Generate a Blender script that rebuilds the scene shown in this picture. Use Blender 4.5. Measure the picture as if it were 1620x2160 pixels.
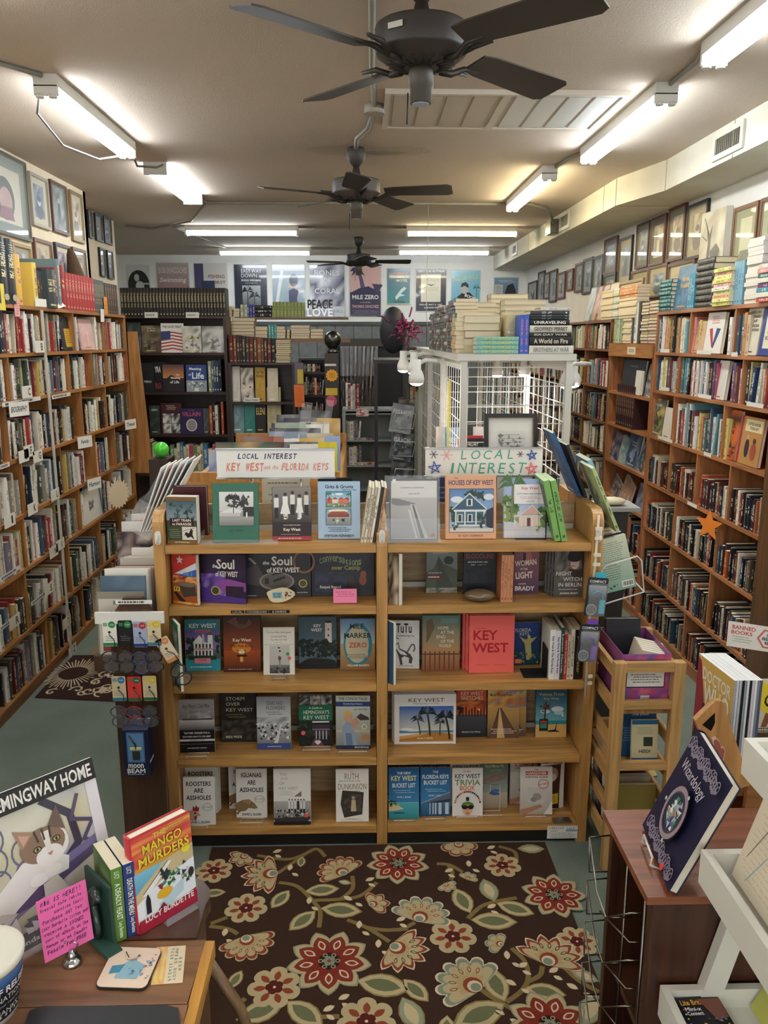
import bpy,math,random
from mathutils import Matrix,Vector
R=math.radians
for o in list(bpy.data.objects): bpy.data.objects.remove(o)
SC=bpy.context.scene;COL=SC.collection
# ---------------------------------------------------------------- camera
F=1700.0;PITCH=R(12.15);YAW=R(1.5);H=2.2
cam=bpy.data.cameras.new('camera');camo=bpy.data.objects.new('camera',cam);COL.objects.link(camo)
cam.sensor_fit='HORIZONTAL';cam.sensor_width=36.0;cam.lens=36.0*F/1620.0
cam.clip_start=0.05;cam.clip_end=60
camo.location=(0,0,H);camo.rotation_euler=(R(90)-PITCH,0,-YAW);SC.camera=camo
# ---------------------------------------------------------------- light and exposure
w=bpy.data.worlds.new('world');SC.world=w;w.use_nodes=True
w.node_tree.nodes['Background'].inputs[0].default_value=(0.9,0.93,1.0,1)
w.node_tree.nodes['Background'].inputs[1].default_value=0.35
SC.view_settings.view_transform='Standard';SC.view_settings.look='None'
SC.view_settings.gamma=1;SC.view_settings.use_curve_mapping=False
SC.view_settings.exposure=0.15
TUBE=42.0;SPOT=140.0;FRONT=62.0
def area(n,loc,rot,sx,sy,p,c):
    l=bpy.data.lights.new(n,'AREA');l.shape='RECTANGLE';l.size=sx;l.size_y=sy;l.energy=p;l.color=c
    o=bpy.data.objects.new(n,l);o.location=loc;o.rotation_euler=rot;COL.objects.link(o);return o
# added fill light behind the photographer, standing in for window daylight
area('added_front_fill',(0,-2.6,1.9),(R(88),0,0),4.2,2.2,FRONT,(0.93,0.96,1.0))
# ---------------------------------------------------------------- helpers
def _cs(): return math.cos(PITCH),math.sin(PITCH),math.cos(YAW),math.sin(YAW)
def at(x,y,X=None,Y=None,Z=None):
    "where the measured photo point meets a known plane of the room (survey of the room)"
    cp,sp,cy,sy=_cs();u=(x-810)/F;v=(1080-y)/F
    a,b,c=u,cp+v*sp,-sp+v*cp;d=(a*cy+b*sy,-a*sy+b*cy,c)
    t=X/d[0] if X is not None else Y/d[1] if Y is not None else (Z-H)/d[2]
    return Vector((d[0]*t,d[1]*t,H+d[2]*t))
def px(p):
    cp,sp,cy,sy=_cs();z=p[2]-H;r=p[0]*cy-p[1]*sy;g=p[0]*sy+p[1]*cy;dep=g*cp-z*sp
    if dep<.1: return None
    return 810+F*r/dep,1080-F*(g*sp+z*cp)/dep,dep
_lc={}
def C(h):
    if isinstance(h,(tuple,list)): return tuple(h)
    if h not in _lc:
        s=h.lstrip('#')
        if len(s)==3: s=''.join(q*2 for q in s)
        v=[int(s[i:i+2],16)/255 for i in (0,2,4)]
        _lc[h]=tuple((q/12.92 if q<=.04045 else ((q+.055)/1.055)**2.4) for q in v)
    return _lc[h]
def mix(a,b,t): a,b=C(a),C(b);return tuple(a[i]*(1-t)+b[i]*t for i in range(3))
MATS={}
def newmat(n):
    m=bpy.data.materials.new(n);m.use_nodes=True;nt=m.node_tree;nt.nodes.clear()
    out=nt.nodes.new('ShaderNodeOutputMaterial');b=nt.nodes.new('ShaderNodeBsdfPrincipled')
    nt.links.new(b.outputs[0],out.inputs[0]);MATS[n]=m;return m,nt,b
def attrcol(nt,n='Col'):
    a=nt.nodes.new('ShaderNodeVertexColor');a.layer_name=n;return a.outputs[0]
def simple(n,rough,metal=0,coat=0,spec=.5,bump=0,bs=200):
    m,nt,b=newmat(n);nt.links.new(attrcol(nt),b.inputs['Base Color'])
    b.inputs['Roughness'].default_value=rough;b.inputs['Metallic'].default_value=metal
    b.inputs['Coat Weight'].default_value=coat;b.inputs['Specular IOR Level'].default_value=spec
    if bump:
        tc=nt.nodes.new('ShaderNodeTexCoord');no=nt.nodes.new('ShaderNodeTexNoise');no.inputs['Scale'].default_value=bs
        nt.links.new(tc.outputs['Object'],no.inputs['Vector'])
        bp=nt.nodes.new('ShaderNodeBump');bp.inputs['Strength'].default_value=bump;bp.inputs['Distance'].default_value=.01
        nt.links.new(no.outputs[0],bp.inputs['Height']);nt.links.new(bp.outputs[0],b.inputs['Normal'])
    return m
simple('paper',.85,spec=.3);simple('print',.42,spec=.4);simple('gloss',.2,coat=.3);simple('satin',.5)
simple('metal',.3,metal=1);simple('chrome',.12,metal=1);simple('plastic',.35);simple('matte',.95,spec=.2,bump=.3,bs=60)
def math_(nt,op,a,b=None,c=None):
    n=nt.nodes.new('ShaderNodeMath');n.operation=op
    for i,q in enumerate((a,b,c)):
        if q is None: continue
        if isinstance(q,(int,float)): n.inputs[i].default_value=q
        else: nt.links.new(q,n.inputs[i])
    return n.outputs[0]
def wood(n,axis,rough=.38,contrast=.45,scale=1.0):
    m,nt,b=newmat(n);tc=nt.nodes.new('ShaderNodeTexCoord');mp=nt.nodes.new('ShaderNodeMapping')
    s=[22*scale]*3;s[axis]=1.6*scale;mp.inputs['Scale'].default_value=s
    nt.links.new(tc.outputs['Object'],mp.inputs['Vector'])
    no=nt.nodes.new('ShaderNodeTexNoise');no.inputs['Scale'].default_value=1.6;no.inputs['Detail'].default_value=6;no.inputs['Distortion'].default_value=.6
    nt.links.new(mp.outputs[0],no.inputs['Vector'])
    rp=nt.nodes.new('ShaderNodeMapRange');rp.inputs['From Min'].default_value=.3;rp.inputs['From Max'].default_value=.7
    rp.inputs['To Min'].default_value=1-contrast;rp.inputs['To Max'].default_value=1+contrast*.35
    nt.links.new(no.outputs[0],rp.inputs['Value'])
    mx=nt.nodes.new('ShaderNodeMix');mx.data_type='RGBA';mx.blend_type='MULTIPLY';mx.inputs[0].default_value=1
    nt.links.new(attrcol(nt),mx.inputs[6]);nt.links.new(rp.outputs[0],mx.inputs[7]);nt.links.new(mx.outputs[2],b.inputs['Base Color'])
    b.inputs['Roughness'].default_value=rough
wood('wood_x',0);wood('wood_y',1);wood('wood_z',2);wood('plank_y',1,.3,.6,.5)
# book spine: cover colour plus rows of ink that read as lettering
def spinemat():
    m,nt,b=newmat('spine');uv=nt.nodes.new('ShaderNodeUVMap');uv.uv_map='UV'
    sp=nt.nodes.new('ShaderNodeSeparateXYZ');nt.links.new(uv.outputs[0],sp.inputs[0]);u,v=sp.outputs[0],sp.outputs[1]
    f=math_(nt,'FRACT',v);k=math_(nt,'FLOOR',v)
    r1=nt.nodes.new('ShaderNodeTexWhiteNoise');r1.noise_dimensions='1D';nt.links.new(k,r1.inputs['W'])
    rnd=r1.outputs[0]
    lo=math_(nt,'MULTIPLY_ADD',rnd,.3,.22);hi=math_(nt,'MULTIPLY_ADD',rnd,-.25,.9)
    band=math_(nt,'MULTIPLY',math_(nt,'GREATER_THAN',f,lo),math_(nt,'LESS_THAN',f,hi))
    cut=math_(nt,'GREATER_THAN',math_(nt,'ABSOLUTE',math_(nt,'SUBTRACT',f,math_(nt,'MULTIPLY_ADD',rnd,.2,.42))),.025)
    inu=math_(nt,'LESS_THAN',math_(nt,'ABSOLUTE',math_(nt,'SUBTRACT',u,.5)),math_(nt,'MULTIPLY_ADD',rnd,.12,.2))
    cb=nt.nodes.new('ShaderNodeCombineXYZ');nt.links.new(math_(nt,'MULTIPLY',u,2.2),cb.inputs[0]);nt.links.new(math_(nt,'MULTIPLY',f,16),cb.inputs[1]);nt.links.new(k,cb.inputs[2])
    no=nt.nodes.new('ShaderNodeTexNoise');no.inputs['Scale'].default_value=2.3;no.inputs['Detail'].default_value=0;nt.links.new(cb.outputs[0],no.inputs['Vector'])
    ink=math_(nt,'MULTIPLY',math_(nt,'MULTIPLY',band,cut),math_(nt,'MULTIPLY',inu,math_(nt,'GREATER_THAN',no.outputs[0],.47)))
    logo=math_(nt,'MULTIPLY',math_(nt,'LESS_THAN',math_(nt,'ABSOLUTE',math_(nt,'SUBTRACT',f,.08)),.022),math_(nt,'LESS_THAN',math_(nt,'ABSOLUTE',math_(nt,'SUBTRACT',u,.5)),.22))
    ink=math_(nt,'MAXIMUM',ink,logo);ok=math_(nt,'GREATER_THAN',u,0.0)
    ink=math_(nt,'MULTIPLY',math_(nt,'MULTIPLY',ink,ok),.8)
    mx=nt.nodes.new('ShaderNodeMix');mx.data_type='RGBA';nt.links.new(ink,mx.inputs[0])
    nt.links.new(attrcol(nt),mx.inputs[6]);nt.links.new(attrcol(nt,'Ink'),mx.inputs[7]);nt.links.new(mx.outputs[2],b.inputs['Base Color'])
    b.inputs['Roughness'].default_value=.42;b.inputs['Specular IOR Level'].default_value=.35
spinemat()
def glassmat(n,col,alpha,rough=.03):
    m,nt,b=newmat(n);b.inputs['Base Color'].default_value=(*col,1);b.inputs['Roughness'].default_value=rough
    b.inputs['Alpha'].default_value=alpha;b.inputs['Specular IOR Level'].default_value=.8
glassmat('glass',(.75,.8,.82),.08);glassmat('acrylic',(.85,.9,.93),.09,.06);glassmat('frost',(.9,.9,.86),.75,.3)
def emis(n,col,s):
    m=bpy.data.materials.new(n);m.use_nodes=True;nt=m.node_tree;nt.nodes.clear()
    out=nt.nodes.new('ShaderNodeOutputMaterial');e=nt.nodes.new('ShaderNodeEmission');e.inputs[0].default_value=(*col,1);e.inputs[1].default_value=s
    nt.links.new(e.outputs[0],out.inputs[0]);MATS[n]=m
emis('tube_cool',(.88,.95,1.0),TUBE);emis('tube_warm',(1.0,.87,.56),TUBE);emis('tube_diffuser',(.9,.96,1.0),TUBE*.45);emis('bulb',(1,.97,.9),SPOT)
def noisemat(n,c1,c2,scale,rough=.95,bump=.0,detail=4,lo=.35,hi=.65,spec=.2,c3=None,s3=1.2):
    m,nt,b=newmat(n);tc=nt.nodes.new('ShaderNodeTexCoord');no=nt.nodes.new('ShaderNodeTexNoise')
    no.inputs['Scale'].default_value=scale;no.inputs['Detail'].default_value=detail;nt.links.new(tc.outputs['Object'],no.inputs['Vector'])
    cr=nt.nodes.new('ShaderNodeValToRGB');cr.color_ramp.elements[0].position=lo;cr.color_ramp.elements[1].position=hi
    cr.color_ramp.elements[0].color=(*C(c1),1);cr.color_ramp.elements[1].color=(*C(c2),1)
    nt.links.new(no.outputs[0],cr.inputs[0]);res=cr.outputs[0]
    if c3:
        n3=nt.nodes.new('ShaderNodeTexNoise');n3.inputs['Scale'].default_value=s3;n3.inputs['Detail'].default_value=3;nt.links.new(tc.outputs['Object'],n3.inputs['Vector'])
        mr=nt.nodes.new('ShaderNodeMapRange');mr.inputs['From Min'].default_value=.4;mr.inputs['From Max'].default_value=.75;nt.links.new(n3.outputs[0],mr.inputs['Value'])
        mx=nt.nodes.new('ShaderNodeMix');mx.data_type='RGBA';nt.links.new(mr.outputs[0],mx.inputs[0]);nt.links.new(res,mx.inputs[6]);mx.inputs[7].default_value=(*C(c3),1);res=mx.outputs[2]
    nt.links.new(res,b.inputs['Base Color']);b.inputs['Roughness'].default_value=rough;b.inputs['Specular IOR Level'].default_value=spec
    if bump:
        bp=nt.nodes.new('ShaderNodeBump');bp.inputs['Strength'].default_value=bump;bp.inputs['Distance'].default_value=.004
        nt.links.new(no.outputs[0],bp.inputs['Height']);nt.links.new(bp.outputs[0],b.inputs['Normal'])
noisemat('ceiling_paint','#cbbbab','#d2c3b4',140,bump=.5,c3='#c9bcae')
noisemat('wall_cream','#e6d5b8','#ebdcc2',8);noisemat('wall_white','#e4e3dd','#eae9e4',5);noisemat('duct_paint','#d9d5c6','#e2dfd2',4,c3='#cfc9b6')
noisemat('carpet','#626d63','#899286',260,bump=.6,c3='#6d776c',s3=3)
noisemat('panel_grey','#6d7070','#7b7d7c',12)
# ---------------------------------------------------------------- mesh builder
class M:
    def __init__(s): s.v=[];s.f=[];s.T=None;s.sm=False
    def add(s,pts):
        i=len(s.v)
        if s.T is not None: pts=[s.T@Vector(p) for p in pts]
        s.v.extend(tuple(p) for p in pts);return i
    def face(s,idx,col,mat,uv=None,ink=None,sm=False): s.f.append((idx,col,mat,uv,ink,sm))
    def poly(s,pts,col,mat='print',uv=None,ink=None):
        i=s.add(pts);s.face(list(range(i,i+len(pts))),col,mat,uv,ink)
    def box(s,x0,x1,y0,y1,z0,z1,col='#fff',mat='satin',cols=None):
        i=s.add([(x0,y0,z0),(x1,y0,z0),(x1,y1,z0),(x0,y1,z0),(x0,y0,z1),(x1,y0,z1),(x1,y1,z1),(x0,y1,z1)])
        for k,q in enumerate(((0,3,2,1),(4,5,6,7),(0,1,5,4),(1,2,6,5),(2,3,7,6),(3,0,4,7))):
            s.face([i+a for a in q],cols[k] if cols else col,mat)
    def rbox(s,x0,x1,y0,y1,z0,z1,col,mat='satin',r=.006,ax=2):
        "box with rounded corners around axis ax"
        if ax==2: a0,a1,b0,b1,c0,c1=x0,x1,y0,y1,z0,z1;g=lambda a,b,c:(a,b,c)
        elif ax==1: a0,a1,b0,b1,c0,c1=x0,x1,z0,z1,y0,y1;g=lambda a,b,c:(a,c,b)
        else: a0,a1,b0,b1,c0,c1=y0,y1,z0,z1,x0,x1;g=lambda a,b,c:(c,a,b)
        o=[]
        for (cx,cy,t0) in ((a1-r,b1-r,0),(a0+r,b1-r,90),(a0+r,b0+r,180),(a1-r,b0+r,270)):
            for k in range(4): t=R(t0+30*k);o.append((cx+r*math.cos(t),cy+r*math.sin(t)))
        s.prism([g(a,b,c0) for a,b in o],[g(a,b,c1) for a,b in o],col,mat)
    def prism(s,A,B,col,mat='satin',caps=True,sm=False):
        n=len(A);i=s.add(A);j=s.add(B)
        for k in range(n): s.face([i+k,i+(k+1)%n,j+(k+1)%n,j+k],col,mat,sm=sm)
        if caps: s.face([i+k for k in range(n)][::-1],col,mat);s.face([j+k for k in range(n)],col,mat)
    def tube(s,path,r,col,mat='metal',n=8,closed=False,caps=True):
        P=[Vector(p) for p in path];rs=r if isinstance(r,(list,tuple)) else [r]*len(P);rings=[];m=len(P);up=None
        for i,p in enumerate(P):
            a=P[(i-1)%m] if (closed or i>0) else p;b=P[(i+1)%m] if (closed or i<m-1) else p
            t=(b-a).normalized() if (b-a).length>1e-9 else Vector((0,0,1))
            if up is None: up=Vector((0,0,1)) if abs(t.z)<.9 else Vector((1,0,0))
            x=t.cross(up);x=x.normalized() if x.length>1e-6 else Vector((1,0,0));y=x.cross(t).normalized();up=y
            rings.append(s.add([p+(x*math.cos(2*math.pi*k/n)+y*math.sin(2*math.pi*k/n))*rs[i] for k in range(n)]))
        for i in range(m if closed else m-1):
            a,b=rings[i],rings[(i+1)%m]
            for k in range(n): s.face([a+k,b+k,b+(k+1)%n,a+(k+1)%n],col,mat,sm=True)
        if caps and not closed:
            s.face([rings[0]+k for k in range(n)],col,mat);s.face([rings[-1]+k for k in range(n)][::-1],col,mat)
    def lathe(s,prof,col,mat='satin',n=24,c=(0,0,0),caps=True,cols=None):
        rings=[s.add([(c[0]+r*math.cos(2*math.pi*k/n),c[1]+r*math.sin(2*math.pi*k/n),c[2]+z) for k in range(n)]) for r,z in prof]
        for i in range(len(prof)-1):
            a,b=rings[i],rings[i+1]
            for k in range(n): s.face([a+k,a+(k+1)%n,b+(k+1)%n,b+k],cols[i] if cols else col,mat,sm=True)
        if caps:
            s.face([rings[0]+k for k in range(n)][::-1],col,mat);s.face([rings[-1]+k for k in range(n)],cols[-1] if cols else col,mat)
    def build(s,name,parent=None,loc=None):
        me=bpy.data.meshes.new(name);me.from_pydata(s.v,[],[q[0] for q in s.f]);names=[]
        col=[];uv=[];ink=[];mi=[];sm=[]
        for idx,c,mt,u,k,g in s.f:
            if mt not in names: names.append(mt)
            mi.append(names.index(mt));sm.append(g);n=len(idx)
            if isinstance(c,list):
                for q in c: col.extend((*C(q),1))
            else:
                q=(*C(c),1.0);col.extend(q*n)
            uv.extend([t for a in u for t in a] if u else [-1.0]*(2*n));q=(*(C(k) if k else (0,0,0)),1.0);ink.extend(q*n)
        for n_ in names: me.materials.append(MATS[n_])
        me.polygons.foreach_set('material_index',mi);me.polygons.foreach_set('use_smooth',sm)
        me.color_attributes.new('Col','FLOAT_COLOR','CORNER').data.foreach_set('color',col)
        if 'spine' in names:
            me.uv_layers.new(name='UV').data.foreach_set('uv',uv)
            me.color_attributes.new('Ink','FLOAT_COLOR','CORNER').data.foreach_set('color',ink)
        me.update();o=bpy.data.objects.new(name,me);COL.objects.link(o)
        if parent: o.parent=parent
        if loc is not None: o.location=loc
        return o
def tag(o,label=None,cat=None,group=None,kind=None):
    if label: o['label']=label
    if cat: o['category']=cat
    if group: o['group']=group
    if kind: o['kind']=kind
    return o
def empty(name,label,cat,loc=(0,0,0),rz=0,group=None):
    o=bpy.data.objects.new(name,None);o.empty_display_size=.05;COL.objects.link(o);o.location=loc;o.rotation_euler=(0,0,rz);return tag(o,label,cat,group)
def struct(m,name): return tag(m.build(name),kind='structure')
def copytree(o,loc=None,rz=None,parent=None):
    c=o.copy();COL.objects.link(c);c.parent=parent
    if loc is not None: c.location=loc
    if rz is not None: c.rotation_euler=(0,0,rz)
    for ch in list(o.children): copytree(ch,parent=c)
    return c
# ---------------------------------------------------------------- lettering and printed artwork
_tc={}
def glyphs(s,bold):
    k=(s,bold)
    if k not in _tc:
        cu=bpy.data.curves.new('t','FONT');cu.body=s;cu.resolution_u=2;cu.offset=.022*bold;ob=bpy.data.objects.new('t',cu)
        me=bpy.data.meshes.new_from_object(ob);me.calc_loop_triangles()
        V=[(v.co.x,v.co.y) for v in me.vertices];T=[tuple(t.vertices) for t in me.loop_triangles]
        bpy.data.objects.remove(ob);bpy.data.curves.remove(cu);bpy.data.meshes.remove(me)
        if not V: V=[(0,0),(1,1),(1,0)];T=[]
        x0=min(v[0] for v in V);x1=max(v[0] for v in V);y0=min(v[1] for v in V);y1=max(v[1] for v in V)
        _tc[k]=([((x-x0)/max(x1-x0,1e-6),(y-y0)/max(y1-y0,1e-6)) for x,y in V],T,(x1-x0)/max(y1-y0,1e-6))
    return _tc[k]
class Art:
    """prints on a flat face: o origin, U and V edge vectors, N normal; coordinates 0..1"""
    def __init__(s,m,o,U,V,N,mat='print',eps=.00025):
        s.m=m;s.o=Vector(o);s.U=Vector(U);s.V=Vector(V);s.N=Vector(N).normalized();s.e=eps;s.l=1;s.mat=mat;s.asp=s.U.length/s.V.length
        s.flip=s.U.cross(s.V).dot(s.N)<0
    def P(s,u,v): return s.o+s.U*u+s.V*v+s.N*(s.e*s.l)
    def _f(s,pts,col):
        if s.flip:
            pts=pts[::-1]
            if isinstance(col,list): col=col[::-1]
        s.m.poly([s.P(*p) for p in pts],col,s.mat)
    def poly(s,pts,col): s._f(pts,col);s.l+=1;return s
    def rect(s,u0,v0,u1,v1,col): return s.poly([(u0,v0),(u1,v0),(u1,v1),(u0,v1)],col)
    def grad(s,u0,v0,u1,v1,bot,top): return s.poly([(u0,v0),(u1,v0),(u1,v1),(u0,v1)],[bot,bot,top,top])
    def ell(s,cu,cv,ru,rv,col,n=20,a0=0,a1=360):
        return s.poly([(cu+ru*math.cos(R(a0+(a1-a0)*k/n)),cv+rv*math.sin(R(a0+(a1-a0)*k/n))) for k in range(n if a1-a0>=360 else n+1)],col)
    def circ(s,cu,cv,ru,col,n=20): return s.ell(cu,cv,ru,ru*s.asp,col,n)
    def ring(s,cu,cv,ru,rv,w,col,n=24):
        for k in range(n):
            a,b=2*math.pi*k/n,2*math.pi*(k+1)/n;i=1-w
            s._f([(cu+ru*i*math.cos(a),cv+rv*i*math.sin(a)),(cu+ru*math.cos(a),cv+rv*math.sin(a)),(cu+ru*math.cos(b),cv+rv*math.sin(b)),(cu+ru*i*math.cos(b),cv+rv*i*math.sin(b))],col)
        s.l+=1;return s
    def line(s,pts,w,col):
        W=s.U.length;Hh=s.V.length
        for (a,b),(c,d) in zip(pts,pts[1:]):
            dx,dy=(c-a)*W,(d-b)*Hh;L=math.hypot(dx,dy) or 1e-9;nx,ny=-dy/L*w/2*W,dx/L*w/2*W;ex,ey=dx/L*w*.3*W,dy/L*w*.3*W
            s._f([(a+(nx-ex)/W,b+(ny-ey)/Hh),(a+(-nx-ex)/W,b+(-ny-ey)/Hh),(c+(-nx+ex)/W,d+(-ny+ey)/Hh),(c+(nx+ex)/W,d+(ny+ey)/Hh)],col);s.l+=.12
        s.l+=1;return s
    def noise(s,u0,v0,u1,v1,cols,n=8,m=8,seed=1):
        r=random.Random(seed);g=[[mix(r.choice(cols),r.choice(cols),r.random()) for _ in range(n+1)] for _ in range(m+1)]
        for j in range(m):
            for i in range(n):
                a,b=u0+(u1-u0)*i/n,u0+(u1-u0)*(i+1)/n;c,d=v0+(v1-v0)*j/m,v0+(v1-v0)*(j+1)/m
                s._f([(a,c),(b,c),(b,d),(a,d)],[g[j][i],g[j][i+1],g[j+1][i+1],g[j+1][i]])
        s.l+=1;return s
    def text(s,t,cu,cv,w,h,col,bold=1,sh=0,rot=0,keep=True,al=0):
        V,T,asp=glyphs(t,bold);W=w
        if keep:
            nat=asp*h/s.asp
            if nat<w: W=max(nat,w*.55) if al==0 else nat
        if al==-1: cu=cu+W/2
        ca,sa=math.cos(R(rot)),math.sin(R(rot));pts=[]
        for x,y in V:
            a=(x-.5)*W*s.asp+(y-.5)*h*sh;b=(y-.5)*h
            pts.append(s.P(cu+(a*ca-b*sa)/s.asp,cv+a*sa+b*ca))
        i=s.m.add(pts)
        for q in T: s.m.face([i+k for k in (q[::-1] if s.flip else q)],col,s.mat)
        s.l+=1;return s
    def hand(s,t,cu,cv,w,h,col,rot=0,bold=0,seed=3):
        r=random.Random(seed+len(t));n=len(t);cw=w/n
        for i,ch in enumerate(t):
            if ch==' ': continue
            ww=cw*(.45 if ch in "iltI.,!'()" else .82);hh=h if ch.isupper() or ch in 'bdfhklt#!()01 6' else h*.72
            du=(i+.5)*cw-w/2;dv=(hh-h)/2+r.uniform(-.03,.03)*h;a=R(rot)
            s.text(ch,cu+du*math.cos(a)-dv*math.sin(a)/s.asp,cv+du*s.asp*math.sin(a)+dv*math.cos(a),ww,hh,col,bold,sh=.15,rot=rot+r.uniform(-5,5),keep=True);s.l-=1
        s.l+=1;return s
    def scrib(s,u0,v0,u1,v1,rows,col,fill=.5,seed=1,al=0):
        "fine print: rows of short dashes"
        r=random.Random(seed)
        for k in range(rows):
            y=v1-(k+.5)*(v1-v0)/rows;hh=(v1-v0)/rows*fill/2;a=u0+(r.uniform(0,.15)*(u1-u0) if al==0 else 0);b=u1-r.uniform(0,.2)*(u1-u0)
            x=a
            while x<b:
                L=r.uniform(.03,.11)*(u1-u0);s._f([(x,y-hh),(min(x+L,b),y-hh),(min(x+L,b),y+hh),(x,y+hh)],col);x+=L+.02*(u1-u0)
        s.l+=1;return s
    def palm(s,u,v,h,col='#1c2a1a',tr='#3b2c20',lean=.1,n=9,seed=1):
        r=random.Random(seed);tu,tv=u+lean*h,v+h
        s.line([(u,v),(u+lean*h*.35,v+h*.5),(tu,tv)],.035*h/.5*1.0,tr)
        for k in range(n):
            a=R(200*k/(n-1)-10+r.uniform(-8,8));L=h*.48*r.uniform(.8,1.1)
            ex,ey=tu+L*math.cos(a)/s.asp,tv+L*math.sin(a)*.55-L*.3;mx_,my=tu+L*.55*math.cos(a)/s.asp,tv+L*.6*math.sin(a)+.06*h
            s._f([(tu,tv-.02*h),(mx_,my-.09*h),(ex,ey),(mx_,my+.03*h)],col);s.l+=.1
        s.l+=1;return s
    def leafmass(s,u0,v0,u1,v1,cols,n=30,sz=.06,seed=2):
        r=random.Random(seed)
        for k in range(n):
            cu,cv=r.uniform(u0,u1),r.uniform(v0,v1);a=r.uniform(0,6.3);q=sz*r.uniform(.5,1.2)
            s._f([(cu+q*math.cos(a+t)*(1 if j%2 else .5),cv+q*s.asp*math.sin(a+t)*(1 if j%2 else .5)) for j,t in enumerate((0,1,2.1,3.1,4.2,5.3))],r.choice(cols));s.l+=.2
        s.l+=1;return s
# ---------------------------------------------------------------- books
_bk=random.Random(77)
def bookmesh(m,t,h,d,cover='#884433',spine=None,ink='#eee',hard=True,page='#e9dfc8',top=None,k=None):
    "book standing up, spine towards -Y, thickness along X, front cover on +X"
    spine=spine or cover;b=.0022 if hard else .0006;q=.0035 if hard else 0.0002
    m.box(0,b,0,d,0,h,cover,'print');m.box(t-b,t,0,d,0,h,cover,'print')
    m.box(b,t-b,b,d-q,q,h-q,page,'paper')
    k=_bk.randint(1,900) if k is None else k
    # spine, slightly rounded when bound in boards
    r=.15*t if hard else .03*t
    A=[(0,0),(t*.15,-r*.7),(t*.5,-r),(t*.85,-r*.7),(t,0)]
    for i in range(4):
        (x0,y0),(x1,y1)=A[i],A[i+1];ii=m.add([(x0,y0,0),(x1,y1,0),(x1,y1,h),(x0,y0,h)]);u0,u1=max(x0/t,.002),x1/t
        m.face([ii,ii+1,ii+2,ii+3],spine,'spine',[(u0,k+.002),(u1,k+.002),(u1,k+.998),(u0,k+.998)],ink,False)
    i=m.add([(x,y,h) for x,y in A]+[(t,b,h),(0,b,h)]);m.face(list(range(i,i+7)),spine,'print')
    i=m.add([(x,y,0) for x,y in A]+[(t,b,0),(0,b,0)]);m.face(list(range(i,i+7))[::-1],spine,'print')
SPEC=[]   # every shelved book of the shop; the ones that show largest become objects of their own
def cname(c):
    r,g,b=[q**(1/2.2) for q in C(c)];mx,mn=max(r,g,b),min(r,g,b);l=(mx+mn)/2;s=mx-mn
    if s<.09: return 'white' if l>.8 else 'pale grey' if l>.62 else 'grey' if l>.35 else 'black' if l<.17 else 'charcoal'
    if mx==r: hu=((g-b)/s)%6
    elif mx==g: hu=(b-r)/s+2
    else: hu=(r-g)/s+4
    hu*=60
    if l>.78 and s<.28: return 'cream' if 15<hu<75 else 'pale blue' if hu>170 and hu<260 else 'pale pink' if hu<15 or hu>300 else 'pale green'
    d='dark ' if l<.3 else ''
    if hu<14 or hu>345: return d+'red'
    if hu<42: return ('brown' if l<.45 else 'tan') if s<.45 or l<.35 else 'orange'
    if hu<68: return 'yellow' if s>.35 and l>.4 else 'olive' if l<.5 else 'cream'
    if hu<165: return d+'green'
    if hu<200: return d+'teal'
    if hu<255: return d+'blue'
    if hu<295: return d+'purple'
    return d+'pink'
ORD='first second third fourth fifth sixth seventh eighth ninth tenth eleventh twelfth thirteenth fourteenth fifteenth sixteenth seventeenth eighteenth nineteenth twentieth'.split()
def ordn(n):
    if n<=20: return ORD[n-1]
    return ['','','twenty-','thirty-','forty-','fifty-','sixty-','seventy-','eighty-','ninety-'][n//10]+ORD[n%10-1] if n%10 else ['','','','thirtieth','fortieth','fiftieth','sixtieth','seventieth','eightieth','ninetieth'][n//10]
def spec(T,t,h,d,cover,ink,hard,page,label,group,must=False,spine=None):
    SPEC.append(dict(T=T,t=t,h=h,d=d,c=cover,ink=ink,hard=hard,page=page,label=label,group=group,must=must,spine=spine))
PAL_L=['#efe9dc','#e8e0cf','#f2eee6','#dcd3c0','#1d1c1f','#26262b','#7e2f30','#a63c38','#c9bda6','#4a2c2a','#323c4c','#445668','#3c4a3a','#d8cdb8','#9a9488','#bfa65c','#6e655a','#945044','#e4dcc9','#40302b','#e9e4d8','#5a7080','#d9d4c9','#7a7484','#f0ece2','#141317','#c4b8a0','#8c8474']
PAL_R=['#efe9dc','#e2d8c2','#f0e8d8','#c47a7c','#3a5068','#74383a','#1e1d22','#527868','#cdbe74','#94a9b4','#a3443e','#c8b79a','#5e4b6a','#e6e1d5','#3f5e44','#8a6c4a','#c98a50','#263a5a','#e0dcd2','#a34a5c','#65959b','#221f24']
PAL_D=['#17161a','#1f1c20','#2a2126','#3a2426','#1b2430','#232c3a','#4a2a26','#5b2c2a','#2d3529','#6a5a48','#b3a78f','#e2dac8','#7b2523','#1a1a1c','#3b3f46','#c9bda6','#44382f','#8a3a2a','#2c4a60','#101013','#b55a34','#93867a']
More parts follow.
